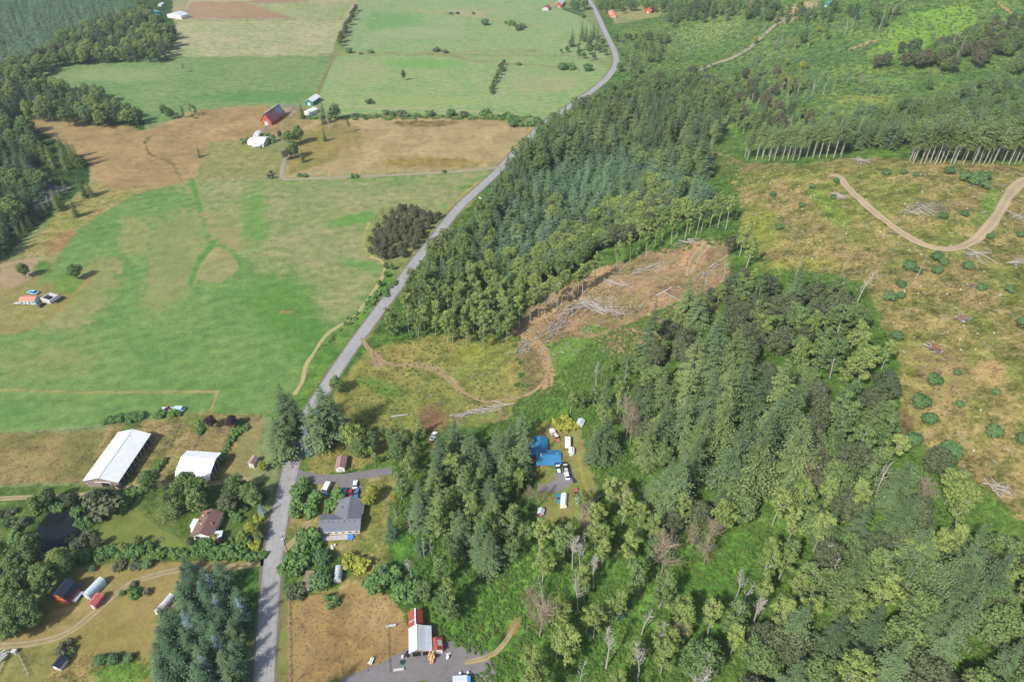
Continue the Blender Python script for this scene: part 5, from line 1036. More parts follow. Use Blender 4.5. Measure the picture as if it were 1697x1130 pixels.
# bottom left: spruces and garden
SPR = [(300, 925), (345, 915), (385, 945), (402, 985), (398, 1040), (405, 1090), (400, 1130), (400, 1300), (220, 1300), (232, 1110), (255, 1060), (262, 1010), (278, 960)]
grove(SPR, 5.2, (10, 15), [('spruce', 5), ('fir', 1), ('spruce', 3)], 81, 'in the bottom left grove', 'of the bottom left grove', wide=1.3)
for u, v in ((330, 960), (352, 985), (344, 952), (300, 1012), (352, 1050), (330, 1085), (392, 990)): tree('blue', u, v, 13, 'blue-green spruce in the bottom left grove', group='blue spruces of the bottom left grove', wide=.8)
tree('redfir', 312, 962, 12, 'small rust-red dead conifer at the top of the grove', wide=.6)
grove([(-40, 905), (10, 885), (50, 890), (72, 908), (105, 908), (122, 925), (88, 950), (75, 985), (50, 1010), (20, 1040), (-40, 1060)], 6.4, (10, 14), [('maple', 5), ('leafyalder', 3), ('dark', 1), ('maple', 2)], 82, 'beside the pond', 'beside the pond')
for u, v, h, k, lb in ((70, 808, 10, 'maple', 'bushy tree left above the pond'), (50, 822, 9, 'maple', 'low round tree at the left above the pond'), (110, 818, 9, 'dark', 'olive tree between barn lane and pond'), (150, 812, 11, 'dark', 'olive tree with broken orange limb right of the pond'), (165, 815, 10, 'gbush', 'grey-green bushy tree right of the pond'),
    (240, 782, 12, 'maple', 'dark tree at the left of the lane below the white open barn'), (262, 805, 18, 'cedar', 'tall conifer with one pale side on the lawn'), (300, 785, 16, 'maple', 'large round tree in front of the white open barn'), (320, 788, 15, 'maple', 'second large tree in front of the white open barn'), (318, 812, 13, 'maple', 'lower part tree behind the brown-roofed house'), (285, 820, 12, 'maple', 'dark tree left behind the brown-roofed house'),
    (382, 788, 13, 'maple', 'round tree right of the open barn at the lane'), (405, 800, 12, 'maple', 'dark tree beside the road above the garden'), (432, 765, 6, 'lime', 'bright green small tree at the roadside'), (418, 812, 11, 'maple', 'dense dark tree in the garden by the road'), (372, 820, 11, 'dark', 'brown-green tree right behind the brown-roofed house'), (430, 835, 8, 'blue', 'blue-grey spruce at the roadside garden'), (345, 688, 8, 'purple', 'left of the two dark purple trees above the barn yard'), (380, 688, 8, 'purple', 'right of the two dark purple trees above the barn yard'),
    (412, 865, 8, 'lime', 'bright garden tree right of the brown-roofed house'), (398, 880, 7, 'leafyalder', 'light shrub-like tree below the white carport'), (425, 880, 6, 'maple', 'roadside garden tree at the bend'), (355, 885, 4, 'lime', 'small yellow tree in front of the carport'), (364, 890, 4, 'purple', 'small dark purple tree beside the yellow one'), (225, 888, 5, 'maple', 'round grey-green bush-like tree on the lawn edge'), (155, 890, 6, 'dark', 'greyish round tree left on the lawn'), (312, 890, 5, 'dark', 'dark round tree at the left corner of the house'), (200, 900, 5, 'leafyalder', 'light green tree on the lawn edge')): tree(k, u, v, h, lb)
for i in range(34):
    t = i / 33; base('bush', 135 + 300 * t, 922 - 6 * math.sin(t * 3) + RR.uniform(-4, 5), RR.uniform(2.0, 4.2), 'bright green shrub of the long hedge below the lawn', group='shrubs of the lawn hedge')
for u, v, s, k in ((198, 940, 3.4, 'bbush'), (226, 940, 3, 'gbush'), (245, 938, 3, 'dbush'), (155, 944, 2, 'dbush'), (224, 984, 3.5, 'bush'), (247, 982, 2.2, 'bbush'), (222, 970, 2, 'gbush'), (203, 984, 1.6, 'dbush'), (108, 1075, 4, 'bbush'), (115, 1082, 2.4, 'bush'), (170, 1096, 3, 'dbush'), (190, 1095, 3, 'dbush'), (215, 1092, 2.4, 'dbush'), (10, 1035, 3.4, 'dbush'), (53, 1024, 1.4, 'bbush')): base(k, u, v, s, where='dotted on the dry grass at the lower left', group='shrubs on the dry grass: ' + KIND[k][2])
for i in range(46):
    t = i / 45; base(RR.choice(['bush', 'bush', 'gbush', 'dbush']), RR.uniform(0, 440), RR.uniform(812, 925), RR.uniform(1.5, 3.6), where='in the overgrown garden strips around the pond and lane', group='garden shrubs by the pond') if False else None
for u, v in [(20, 850), (35, 870), (60, 850), (82, 838), (100, 842), (130, 850), (142, 870), (150, 890), (135, 905), (118, 895), (180, 838), (200, 840), (215, 830), (225, 820), (205, 825), (190, 826), (12, 870), (0, 855), (25, 890), (172, 850)]: base(RR.choice(['bush', 'bush', 'gbush', 'dbush']), u, v, RR.uniform(2.5, 5), where='in the overgrown bank round the pond', group='shrubs on the pond bank')
for u, v in [(370, 835), (385, 850), (395, 860), (405, 845), (390, 830), (378, 900), (395, 905), (412, 900), (425, 905), (430, 860), (437, 820), (345, 905), (330, 905)]: base(RR.choice(['bush', 'bush', 'dbush', 'lbush']), u, v, RR.uniform(2, 4), where='in the garden between brown-roofed house and road', group='shrubs of the roadside garden')
for a_, b_, n_, s_ in (((400, 700), (366, 762), 12, 2.4), ((250, 790), (268, 768), 6, 3.0), ((175, 700), (200, 694), 6, 3.0), ((205, 694), (232, 692), 5, 3.2), ((262, 690), (295, 686), 6, 3.0), ((332, 700), (330, 716), 4, 2.4), ((410, 706), (396, 720), 4, 2.0)):
    for i in range(n_):
        t = i / (n_ - 1); base('bush', a_[0] + (b_[0] - a_[0]) * t + RR.uniform(-2, 2), a_[1] + (b_[1] - a_[1]) * t + RR.uniform(-2, 2), s_ * RR.uniform(.7, 1.2), 'green shrub growing along the old pens behind the barns', group='shrubs of the barn yard')
# fir below the frame whose shade falls on the dry field
p = flat(470, 1215); plant('fir', float(p[0][0]), float(p[1][0]), 0, 30, 'tall fir just below the bottom edge beside the road', None, 1, 1.3)
p = flat(700, 1250); plant('maple', float(p[0][0]), float(p[1][0]), 0, 16, 'broad maple just below the bottom edge beside the paved yard', None, 1, 1.2)

settle()
# ---- uncountable cover
FLOOR = [(600, 800), (700, 740), (860, 690), (985, 560), (1080, 520), (1200, 470), (1300, 445), (1440, 470), (1490, 700), (1697, 860), (1900, 900), (1900, 1400), (760, 1400), (790, 1100), (735, 1060), (690, 1000), (640, 950), (650, 860)]
f_ = fill(FLOOR, 1.8, (1, 2), 91, keep=.8, avoid=[BLUEYARD, HOUSEY, [(840, 1030), (862, 1015), (870, 1050), (800, 1110), (740, 1120), (730, 1085), (800, 1080)]], basemode=True)
scatter('bramble_undergrowth', f_, br_, .55 + .35 * f_[:, 3] * fbm(f_[:, 0] / 12, f_[:, 1] / 12, 3), 'bright green brambles and ferns covering the forest floor and hollow', 'undergrowth', .15, 9)
f_ = fill([(560, 790), (660, 700), (640, 570), (700, 440), (740, 380), (900, 220), (1100, 150), (1230, 250), (1225, 400), (1000, 440), (860, 530), (870, 640), (700, 740)], 4.2, (1, 2), 92, keep=.75, avoid=[[(600, 770), (560, 620), (700, 560), (850, 570), (860, 690), (690, 740)], HOUSEY], basemode=True)
scatter('slope_undergrowth', f_, br_, .6 + .4 * f_[:, 3], 'green undergrowth between the trees of the road slope', 'undergrowth', .15, 10)
OPEN = [(560, 650), (640, 565), (760, 545), (850, 560), (870, 600), (870, 670), (700, 720), (600, 780), (520, 785)]
sc1 = [bush_mesh(610 + k, R=1.0, h=.9, nc=5, nl=14, s=.18).mesh('scrub_clump', LM['scrub']) for k in range(3)] + [bush_mesh(614, R=1.0, h=.9, nc=5, nl=14, s=.18).mesh('scrub_green_clump', LM['bramble']), bush_mesh(615, R=.9, h=.8, nc=5, nl=14, s=.17).mesh('scrub_brown_clump', LM['brown'])]
f_ = np.concatenate([fill([(1175, 250), (1240, 270), (1320, 276), (1400, 264), (1500, 262), (1700, 275), (1900, 270), (1900, 860), (1690, 862), (1600, 790), (1500, 720), (1485, 600), (1440, 470), (1300, 440), (1215, 405)], 2.6, (1, 2), 93, keep=.75, basemode=True, avoid=[[(1368, 284), (1398, 284), (1440, 330), (1500, 380), (1540, 400), (1600, 398), (1640, 360), (1665, 315), (1700, 288), (1760, 290), (1760, 312), (1690, 325), (1660, 370), (1610, 414), (1570, 422), (1520, 412), (1450, 365), (1400, 315), (1368, 300)]]),
    fill(OPEN, 2.6, (1, 2), 94, keep=.6, basemode=True), fill([(860, 520), (1000, 430), (1180, 395), (1215, 420), (1190, 480), (1080, 570), (1000, 640), (930, 650), (870, 640)], 2.6, (1, 2), 95, keep=.7, basemode=True)])
scatter('clearcut_scrub', f_, sc1, .25 + .5 * f_[:, 3] * fbm(f_[:, 0] / 14, f_[:, 1] / 14, 6), 'yellow-green regrowth scrub dotted over the clear-cut ground', 'scrub', .15, 11)
st_ = [sticks(620 + k).mesh('slash_sticks', M['snag']) for k in range(3)]
f_ = np.concatenate([fill([(1220, 280), (1700, 285), (1800, 850), (1690, 850), (1500, 700), (1440, 470), (1230, 400)], 9, (1, 2), 96, keep=.55, basemode=True), fill([(850, 545), (925, 470), (1180, 400), (1205, 440), (1080, 570), (1000, 600), (900, 600)], 4, (1, 2), 97, keep=.6, basemode=True), fill([(640, 610), (860, 600), (900, 640), (860, 690), (720, 690)], 6, (1, 2), 98, keep=.35, basemode=True)])
scatter('logging_slash', f_, st_, .25 + .4 * f_[:, 3], 'pale sticks and slash left lying on the logged ground', 'slash', .1, 12)
tf_ = [tuft(630 + k).mesh('grass_tuft', LM['straw']) for k in range(3)] + [tuft(634).mesh('green_grass_tuft', LM['scrub'])]
tf_ = tf_[:3]
f_ = np.concatenate([fill([(478, 992), (560, 982), (640, 985), (685, 1012), (690, 1080), (640, 1105), (520, 1135), (480, 1200)], 1.2, (1, 2), 99, keep=.4, basemode=True), fill([(-40, 724), (175, 716), (135, 800), (-40, 804)], 1.8, (1, 2), 100, keep=.5, basemode=True), fill([(240, 700), (400, 692), (370, 780), (215, 800)], 2.0, (1, 2), 101, keep=.6, basemode=True), fill([(75, 1120), (120, 1085), (240, 1092), (240, 1180), (75, 1180)], 1.2, (1, 2), 102, keep=.7, basemode=True), fill(OPEN, 2.6, (1, 2), 103, keep=.5, basemode=True)])
pass
scatter('dry_grass', f_, tf_, .35 + .3 * f_[:, 3], 'tufts of dry straw-coloured grass in the rough fields', 'dry grass', .1, 13)

stm = MB(); stm.tube([(0, 0, -.2), (0, 0, .5)], [.38, .32], 7)
f_ = fill([(1220, 280), (1700, 285), (1800, 850), (1690, 850), (1500, 700), (1440, 470), (1230, 400)], 6.5, (1, 2), 104, keep=.3, basemode=True)
scatter('cut_stumps', f_, [stm.mesh('cut_stump', pbr('pale_cut_wood', (.55, .50, .42), .85, .2))], .5 + .5 * (f_[:, 3] - 1), 'pale cut stumps dotted over the clear-cut hillside', 'stumps', .1, 14)

# ------------------------------------------------------------------ buildings
def metal_roof(name, col, rib=.45, rough=.45, var=.06, axis=1):
    m = bpy.data.materials.new(name); q = NT(m); tc = q.n('ShaderNodeTexCoord'); sx = q.n('ShaderNodeSeparateXYZ'); q.l(tc.outputs['Object'], sx.inputs[0])
    w = q.n('ShaderNodeMath', operation='MULTIPLY'); w.inputs[1].default_value = 2 * math.pi / rib; q.l(sx.outputs[axis], w.inputs[0])
    s = q.n('ShaderNodeMath', operation='SINE'); q.l(w.outputs[0], s.inputs[0]); bp = q.n('ShaderNodeBump', i_Strength=.35, i_Distance=.03); q.l(s.outputs[0], bp.inputs['Height']); q.l(bp.outputs[0], q.b.inputs['Normal'])
    nz = q.n('ShaderNodeTexNoise', i_Scale=.35, i_Detail=5.0, i_Roughness=.6); q.l(tc.outputs['Object'], nz.inputs['Vector'])
    w2 = q.n('ShaderNodeMath', operation='MULTIPLY'); w2.inputs[1].default_value = 2 * math.pi / 2.4; q.l(sx.outputs[axis], w2.inputs[0]); s2 = q.n('ShaderNodeMath', operation='SINE'); q.l(w2.outputs[0], s2.inputs[0])
    mr = q.n('ShaderNodeMapRange'); mr.inputs[1].default_value = .25; mr.inputs[2].default_value = .75; mr.inputs[3].default_value = 1 - var * 2; mr.inputs[4].default_value = 1 + var; q.l(nz.outputs[0], mr.inputs[0])
    gt = q.n('ShaderNodeMath', operation='GREATER_THAN'); gt.inputs[1].default_value = .985; q.l(s2.outputs[0], gt.inputs[0])
    sb = q.n('ShaderNodeMath', operation='MULTIPLY_ADD'); sb.inputs[1].default_value = -.12; q.l(gt.outputs[0], sb.inputs[0]); q.l(mr.outputs[0], sb.inputs[2])
    mx = q.n('ShaderNodeMix', data_type='RGBA', blend_type='MULTIPLY'); mx.inputs[0].default_value = 1; mx.inputs[6].default_value = (*col, 1); q.l(sb.outputs[0], mx.inputs[7]); q.l(mx.outputs[2], q.b.inputs['Base Color'])
    q.b.inputs['Roughness'].default_value = rough; q.b.inputs['Specular IOR Level'].default_value = .4; return m
W_ = {
 'white_roof': metal_roof('white_metal_roof', (.78, .79, .80)), 'pale_roof': metal_roof('pale_blue_grey_metal_roof', (.56, .61, .66)), 'white_roofx': metal_roof('white_metal_roof_sheets', (.80, .80, .80), axis=0),
 'blue_roof': metal_roof('blue_metal_roof', (.035, .20, .38), axis=1), 'red_roof': metal_roof('red_metal_roof', (.36, .07, .05)), 'old_red_roof': metal_roof('faded_red_roof', (.30, .10, .10), var=.2),
 'orange_roof': metal_roof('salmon_metal_roof', (.72, .26, .18)), 'teal_roof': metal_roof('teal_metal_roof', (.10, .34, .34)), 'slate': pbr('grey_shingles', (.16, .165, .19), .9, .16, 1.2, .3),
 'brown_shingle': pbr('brown_shingles', (.20, .115, .095), .9, .18, 1.0, .3), 'rose_shingle': pbr('dusty_rose_roof', (.30, .19, .18), .9, .15, 1.0, .2), 'navy': metal_roof('dark_navy_roof', (.03, .038, .065), var=.1),
 'blue_skin': metal_roof('pale_blue_plastic_skin', (.50, .66, .74), 1.6), 'grey_skin': metal_roof('grey_white_plastic_skin', (.52, .52, .56), 1.6), 'silver_skin': metal_roof('silver_tunnel_skin', (.42, .47, .50), .8),
 'brown_roof': metal_roof('rusty_brown_roof', (.27, .19, .13), .6, .8, .2), 'white_wall': pbr('white_siding', (.72, .71, .68), .7, .06), 'cream': pbr('cream_siding', (.62, .57, .47), .8, .08), 'taupe': pbr('taupe_siding', (.27, .22, .21), .8, .1),
 'red_wall': pbr('red_siding', (.42, .09, .055), .8, .12), 'pink_red': pbr('faded_pinkish_red_siding', (.46, .12, .12), .8, .1), 'brick': pbr('brick_red_wall', (.36, .14, .08), .85, .2, 1.5), 'green_wall': pbr('green_siding', (.05, .20, .17), .8, .1), 'orange_door': pbr('orange_door_paint', (.62, .22, .06), .7),
 'dark': pbr('painted_opening_shade', (.02, .02, .02), .9), 'glass': pbr('window_glass', (.03, .035, .04), .12, .05, spec=.6), 'wood': pbr('weathered_wood', (.26, .22, .18), .9, .2, 2.0), 'plank': pbr('fresh_lumber', (.62, .40, .20), .8, .15, 2.0),  # the near-black entry paints the shade of doorways and interiors
 'grey_metal': pbr('galvanised_metal', (.40, .42, .44), .5, .12), 'blue_tarp': pbr('blue_tarp', (.07, .27, .62), .5, .15, 2.0, .4), 'black': pbr('black_rubber', (.02, .02, .02), .7), 'concrete': pbr('concrete', (.42, .41, .39), .9, .1), 'soil': pbr('bare_barn_floor', (.16, .12, .08), .95, .2),
 'pale_blue': pbr('pale_blue_panels', (.48, .60, .68), .6, .08), 'lightgrey': pbr('light_grey_panels', (.50, .49, .47), .8, .12), 'darkgrey': pbr('dark_grey_panels', (.14, .14, .16), .7, .1), 'shingle_vent': pbr('roof_vent', (.06, .06, .07), .8)}
class Bld:
    """a building standing on the frame A (front left), B (front right), D (back left), given at eave height"""
    def __init__(s, name, label, cat, A, B, D, eave, group=None):
        P = at([A[0], B[0], D[0]], [A[1], B[1], D[1]], eave); a, b, d = [Vector(p) for p in P]
        ex = (b - a); ex.z = 0; s.w = ex.length; ex.normalize(); ey = Vector((-ex.y, ex.x, 0)); s.l = max(1.5, (d - a).dot(ey))
        c = a + ex * s.w / 2 + ey * s.l / 2; s.eave = eave; s.z = float(min(P[:, 2].min(), ground(c.x, c.y))); s.rz = math.atan2(ex.y, ex.x)
        s.root = empty(name, (c.x, c.y, s.z), s.rz, label, cat, group); s.wings = 0
    def part(s, name, mb, mat, parent=None):
        return child(name, mb.mesh(name, mat), parent or s.root)
    def loc(s, u, v, h):
        p = at1(u, v, h); d = p - s.root.location; c, n = math.cos(-s.rz), math.sin(-s.rz); return (d.x * c - d.y * n, d.x * n + d.y * c)
    def roof(s, prof, y0, y1, mat, th=.16, cx=0.0, turn=False, name='roof', parent=None):
        """profile (x, z) of the roof's upper side, run along y (or along x when turned)"""
        up = [(cx + x, z + th) for x, z in prof]; lo = [(cx + x, z) for x, z in reversed(prof)]; mb = MB(); mb.prism(up + lo, y0, y1)
        if turn: mb.v = [(y, -x, z) for x, y, z in mb.v]
        return s.part(name, mb, mat, parent)
    def walls(s, prof, y0, y1, mat, cx=0.0, turn=False, name='wall', h0=-.6):
        mb = MB(); pr = [(cx + prof[0][0], h0)] + [(cx + x, z - .02) for x, z in prof] + [(cx + prof[-1][0], h0)]; mb.prism(list(reversed(pr)), y0, y1)
        if turn: mb.v = [(y, -x, z) for x, y, z in mb.v]
        return s.part(name, mb, mat)
    def box(s, name, c, d, mat, parent=None, rz=0.0):
        mb = MB(); mb.box(c, d, rz); return s.part(name, mb, mat, parent)
    def window(s, c, d, axis='y', parent=None):
        f = s.box('window', c, d, W_['white_wall'], parent); k = .8
        g = (d[0] * k, d[1] + .04, d[2] * k) if axis == 'y' else (d[0] + .04, d[1] * k, d[2] * k); mb = MB(); mb.box(c, g); child('pane', mb.mesh('pane', W_['glass']), f); return f
def gable_prof(w, eave, rise, over=.4, off=0.0, extra=()):
    return [(-w / 2 - over, eave - over * rise / (w / 2) * .8), (off * w, eave + rise), (w / 2 + over, eave - over * rise / (w / 2) * .8)]
def wall_prof(w, eave, rise, off=0.0): return [(-w / 2 + .15, eave), (off * w, eave + rise - .1), (w / 2 - .15, eave)]

# long white open-sided barn
b = Bld('barn', 'long white-roofed barn with open right side in the farmyard', 'barn', (138, 795), (195, 798), (175, 716), 4.2)
w, l = b.w, b.l; b.roof(gable_prof(w, 4.2, 2.3, .3), -l / 2 - .3, l / 2 + .3, W_['white_roof']); b.box('ridge_cap', (0, 0, 6.72), (.5, l + .6, .1), W_['white_wall'])
b.walls(wall_prof(w, 4.2, 2.3), -l / 2 + .2, -l / 2 + .5, W_['taupe']); b.walls(wall_prof(w, 4.2, 2.3), l / 2 - .5, l / 2 - .2, W_['taupe']); b.box('side_wall', (-w / 2 + .3, 0, 1.85), (.2, l - 1.1, 4.6), W_['taupe'])
b.box('floor', (0, 0, .06), (w - .8, l - 1.2, .1), W_['soil'])
for k in range(10): b.box('post', (w / 2 - .3, -l / 2 + 1 + (l - 2) * k / 9, 2.0), (.25, .25, 4.4), W_['lightgrey'])
for k in range(8): b.box('brace', (w / 2 + .05, -l / 2 + 3 + (l - 6) * k / 7, 3.4), (.9, .12, .12), W_['white_wall'])
b.box('doorway_shade_panel', (1.2, -l / 2 + .18, 1.6), (3.2, .1, 3.6), W_['dark']); b.box('door_rail', (.6, -l / 2 + .05, 3.55), (6.8, .12, .35), W_['white_wall'])  # flat near-black panel on the closed wall, painting the shade of a doorway
# white open barn with drooping front slope
b = Bld('hay_barn', 'white open barn with bulging front roof behind the garden trees', 'barn', (291, 788), (347, 792), (302, 752), 3.0)
w, l = b.w, b.l; pr = [(-l / 2 - .3, 2.2), (-l / 2 + .3, 3.4), (-l * .3, 4.8), (l * .08, 6.2), (l * .14, 6.3), (l / 2 + .3, 5.0)]
b.roof([(-x, z) for x, z in reversed(pr)], -w / 2 - .3, w / 2 + .3, W_['white_roofx'], turn=True); b.box('ridge_cap', (0, l * .11, 6.46), (w + .6, .5, .08), W_['white_wall'])
b.box('back_wall', (0, l / 2 - .3, 2.2), (w - .6, .2, 5.4), W_['taupe']); b.box('side_wall', (-w / 2 + .3, 0, 1.0), (.2, l - 1.2, 3.4), W_['taupe']); b.box('floor', (0, 0, .06), (w - .8, l - 1, .1), W_['soil'])
for k in range(5): b.box('post', (w / 2 - .3, -l / 2 + .6 + (l - 1.4) * k / 4, 1.6 + (.9 if k > 0 else 0)), (.25, .25, 3.2 + (1.8 if k > 0 else 0)), W_['lightgrey'])
# brown-roofed house
b = Bld('house', 'brown-shingled farmhouse with white gable among garden trees', 'house', (317.5, 886.5), (350.5, 888), (329, 848.5), 2.8)
w, l = b.w, b.l; b.roof(gable_prof(w, 2.8, 2.0, .5), -l / 2 - .5, l / 2 + .5, W_['brown_shingle']); b.walls(wall_prof(w, 2.8, 2.0), -l / 2 + .1, l / 2 - .1, W_['white_wall'])
b.roof(gable_prof(l * .36, 2.8, 1.3, .3), -2.6, w / 2 - .5, W_['brown_shingle'], cx=-l * .02, turn=False, name='wing_roof').rotation_euler = (0, 0, math.pi / 2)
mbw = MB(); mbw.box((-w / 2 - 1.2, l * .05, 1.1), (2.8, l * .34, 3.3)); b.part('wing_wall', mbw, W_['white_wall'])
b.box('porch_rail', (-w / 2 - 1.3, -l * .16, .8), (1.8, 1.4, 1.0), W_['white_wall']); b.box('chimney', (-w * .12, l * .3, 5.2), (.7, .7, 1.5), W_['brick'])
for x in (-w * .28, 0, w * .28): b.window((x, -l / 2 + .05, 1.5), (1.3, .14, 1.1))
for y in (-l * .3, 0, l * .3): b.window((w / 2 - .12, y, 1.5), (.14, 1.4, 1.1), 'x')
for x, y in ((-w * .3, l * .25), (-w * .22, -l * .1)): b.box('satellite_dish', (x, y, 4.3), (.5, .2, .5), W_['white_wall'])
b = Bld('carport', 'flat white carport roof beside the brown-shingled house', 'carport', (352.5, 892), (367, 890.5), (357, 880), 2.5)
b.box('canopy', (0, 0, 2.6), (b.w, b.l, .16), W_['pale_roof']); [b.box('post', (x * (b.w / 2 - .2), y * (b.l / 2 - .2), 1.2), (.15, .15, 2.7), W_['white_wall']) for x in (-1, 1) for y in (-1, 1)]
b = Bld('garden_shed', 'small shed with striped light roof at the end of the barn lane', 'shed', (411, 768), (420, 769.5), (415, 756), 2.3)
b.roof(gable_prof(b.w, 2.3, .9, .25), -b.l / 2 - .2, b.l / 2 + .2, W_['rose_shingle']); b.walls(wall_prof(b.w, 2.3, .9), -b.l / 2, b.l / 2, W_['white_wall']); b.box('door', (0, -b.l / 2 - .05, 1), (.9, .1, 2), W_['lightgrey']); [b.box('roof_batten', (-b.w * .3, -b.l / 2 + b.l * k / 4, 2.95), (b.w * .4, .25, .08), W_['white_wall']) for k in range(5)]
# gambrel barn and neighbours
b = Bld('gambrel_barn', 'red barn with dark gambrel roof and orange door on the dry lawn', 'barn', (87, 990), (111.5, 995), (98, 964), 2.6)
w, l = b.w, b.l; g = [(-w / 2 - .3, 2.3), (-w * .36, 4.6), (0, 6.0), (w * .36, 4.6), (w / 2 + .3, 2.3)]; b.roof(g, -l / 2 - .3, l / 2 + .3, W_['navy'])
b.walls([(-w / 2 + .1, 2.5), (-w * .35, 4.5), (0, 5.85), (w * .35, 4.5), (w / 2 - .1, 2.5)], -l / 2, l / 2, W_['red_wall']); b.box('door', (0, -l / 2 - .06, 1.4), (2.8, .12, 2.8), W_['orange_door']); b.box('loft_door', (0, -l / 2 - .06, 4.0), (1.2, .12, 1.1), W_['orange_door'])
b.box('lean_to', (w / 2 + 1.0, 0, 1.0), (1.8, l * .7, .15), W_['grey_metal'])
def tunnel(name, label, A, B, D, mat, end, hh=2.0, group=None, n=9):
    b = Bld(name, label, 'greenhouse' if name == 'greenhouse' else 'trailer', A, B, D, 1.6, group); w, l = b.w, b.l
    pr = [(-w / 2 * math.cos(math.pi * k / 8), 1.2 + hh * math.sin(math.pi * k / 8)) for k in range(9)]; b.roof(pr, -l / 2, l / 2, mat, .06, name='cover'); b.walls([(x * .97, z - .04) for x, z in pr], -l / 2 + .1, l / 2 - .1, end)
    for k in range(n):
        y = -l / 2 + .05 + (l - .1) * k / (n - 1); mb = MB(); mb.tube([(x * 1.02, y, z + .09) for x, z in pr], [.05] * 9, 4); b.part('hoop', mb, W_['white_wall'])
    b.box('door', (0, -l / 2 - .03, 1.0), (.9, .1, 1.9), W_['white_wall']); return b
tunnel('greenhouse', 'long pale blue hoop greenhouse on the dry lawn beside the red shed', (137, 985), (148, 990), (149, 951), W_['blue_skin'], W_['pale_blue'])
tunnel('greenhouse', 'long grey-white hoop greenhouse half hidden by the conifer grove', (254.7, 1013), (264, 1017), (267, 978), W_['grey_skin'], W_['lightgrey'], 1.3)
tunnel('greenhouse', 'short silver hoop greenhouse beside the yellow-green shrubs', (552.5, 962), (565, 961), (554, 940), W_['silver_skin'], W_['grey_metal'], 1.7, n=5)
def shed(name, label, A, B, D, eave, rise, roof, wall, cat='shed', door=True, over=.25, dm=None, win=0):
    b = Bld(name, label, cat, A, B, D, eave); w, l = b.w, b.l
    b.roof(gable_prof(w, eave, rise, over), -l / 2 - over, l / 2 + over, roof); b.walls(wall_prof(w, eave, rise), -l / 2, l / 2, wall); b.box('ridge_cap', (0, 0, eave + rise + .17), (.25, l + over * 2, .06), roof)
    if door: b.box('door', (0, -l / 2 - .05, min(1.0, eave * .42)), (min(w * .4, 2.6), .1, eave * .8), dm or W_['lightgrey'])
    for k in range(win): b.window((w / 2 + .02, -l / 2 + l * (k + 1) / (win + 1), 1.5), (.12, 1.0, .9), 'x')
    return b
shed('red_shed', 'small faded red shed beside the pale blue greenhouse', (145.6, 1000), (157, 1003), (152.4, 981), 2.4, .7, W_['pink_red'], W_['pink_red'], dm=W_['white_wall'])
shed('white_shed', 'small white shed with dark blue roof at the lower left', (86, 1103), (98.5, 1106), (93, 1086), 2.1, 1.0, W_['navy'], W_['white_wall'])
shed('brown_shed', 'small shed with dusty rose roof and white front above the driveway', (555.7, 775.5), (571, 775), (561, 757), 2.4, 1.1, W_['rose_shingle'], W_['white_wall'], win=1)
b = Bld('flat_shed', 'old shed with flat rusty brown roof between the road and the dry field', 'shed', (499, 976), (512, 976), (502.5, 946), 2.3)
b.box('wall', (0, 0, .9), (b.w - .3, b.l - .3, 2.9), W_['taupe']); mb = MB(); mb.box((0, 0, 2.42), (b.w + .2, b.l + .2, .12)); b.part('roof', mb, W_['brown_roof']); b.box('fascia', (0, -b.l / 2 - .12, 2.1), (b.w, .1, .6), W_['cream']); b.box('door', (0, -b.l / 2 + .1, .9), (1.2, .1, 1.9), W_['wood'])
# red and white barn
b = Bld('stock_barn', 'barn with ribbed pale roof joined to a red-roofed rear by the paved yard', 'barn', (678.5, 1081.5), (715.5, 1077), (676.5, 1041), 3.0)
w, l = b.w, b.l; pr = [(-w / 2 - .2, 2.9), (-w * .14, 4.9), (w * .24, 3.6), (w / 2 + .2, 2.9)]; b.roof(pr, -l / 2 - .2, l / 2 + .1, W_['pale_roof']); b.walls([(-w / 2 + .1, 2.9), (-w * .14, 4.8), (w * .24, 3.5), (w / 2 - .1, 2.8)], -l / 2 + .3, l / 2, W_['taupe'])
b.box('ridge_cap', (-w * .14, 0, 5.1), (.35, l + .3, .06), W_['white_wall']); b.box('doorway_shade_panel', (-w * .2, -l / 2 + .2, 1.3), (w * .35, .1, 2.8), W_['dark']); b.box('doorway_shade_panel', (w * .22, -l / 2 + .2, 1.1), (w * .3, .1, 2.2), W_['dark'])  # both doorways are near-black panels standing in for the shade inside
y0, y1 = l / 2 + .15, l / 2 + 6.2; ww = w * .62; cx = -w * .19
b.roof(gable_prof(ww, 3.0, 1.6, .2), y0, y1, W_['red_roof'], cx=cx, name='rear_roof'); b.walls(wall_prof(ww, 3.0, 1.6), y0, y1 - .2, W_['red_wall'], cx=cx, name='rear_wall'); b.box('ridge_cap', (cx, (y0 + y1) / 2, 4.82), (.45, y1 - y0, .08), W_['white_wall'])
mb = MB(); sl = 1.6 / (ww / 2); mb.add([(cx - ww / 2, y0 + 1.6, 3.22), (cx - .2, y0 + 1.6, 4.8), (cx - .2, y0 + 2.3, 4.8), (cx - ww / 2, y0 + 2.3, 3.22)], [(0, 3, 2, 1), (0, 1, 2, 3)]); b.part('roof_band', mb, W_['lightgrey'])
b = shed('red_hut', 'small red-roofed hut with a grey skylight against the pale barn', (716.3, 1079), (734, 1075.5), (715, 1059.5), 2.2, 1.0, W_['red_roof'], W_['white_wall'])
mb = MB(); w = b.w; mb.add([(w * .08, -.9, 3.25), (w / 2, -.9, 2.44), (w / 2, 1.2, 2.44), (w * .08, 1.2, 3.25)], [(0, 1, 2, 3)]); b.part('skylight', mb, W_['lightgrey'])
b = Bld('camper', 'white-roofed camper beside a blue box at the bottom edge', 'camper', (750, 1140), (775, 1138), (752.5, 1119.5), 2.6)
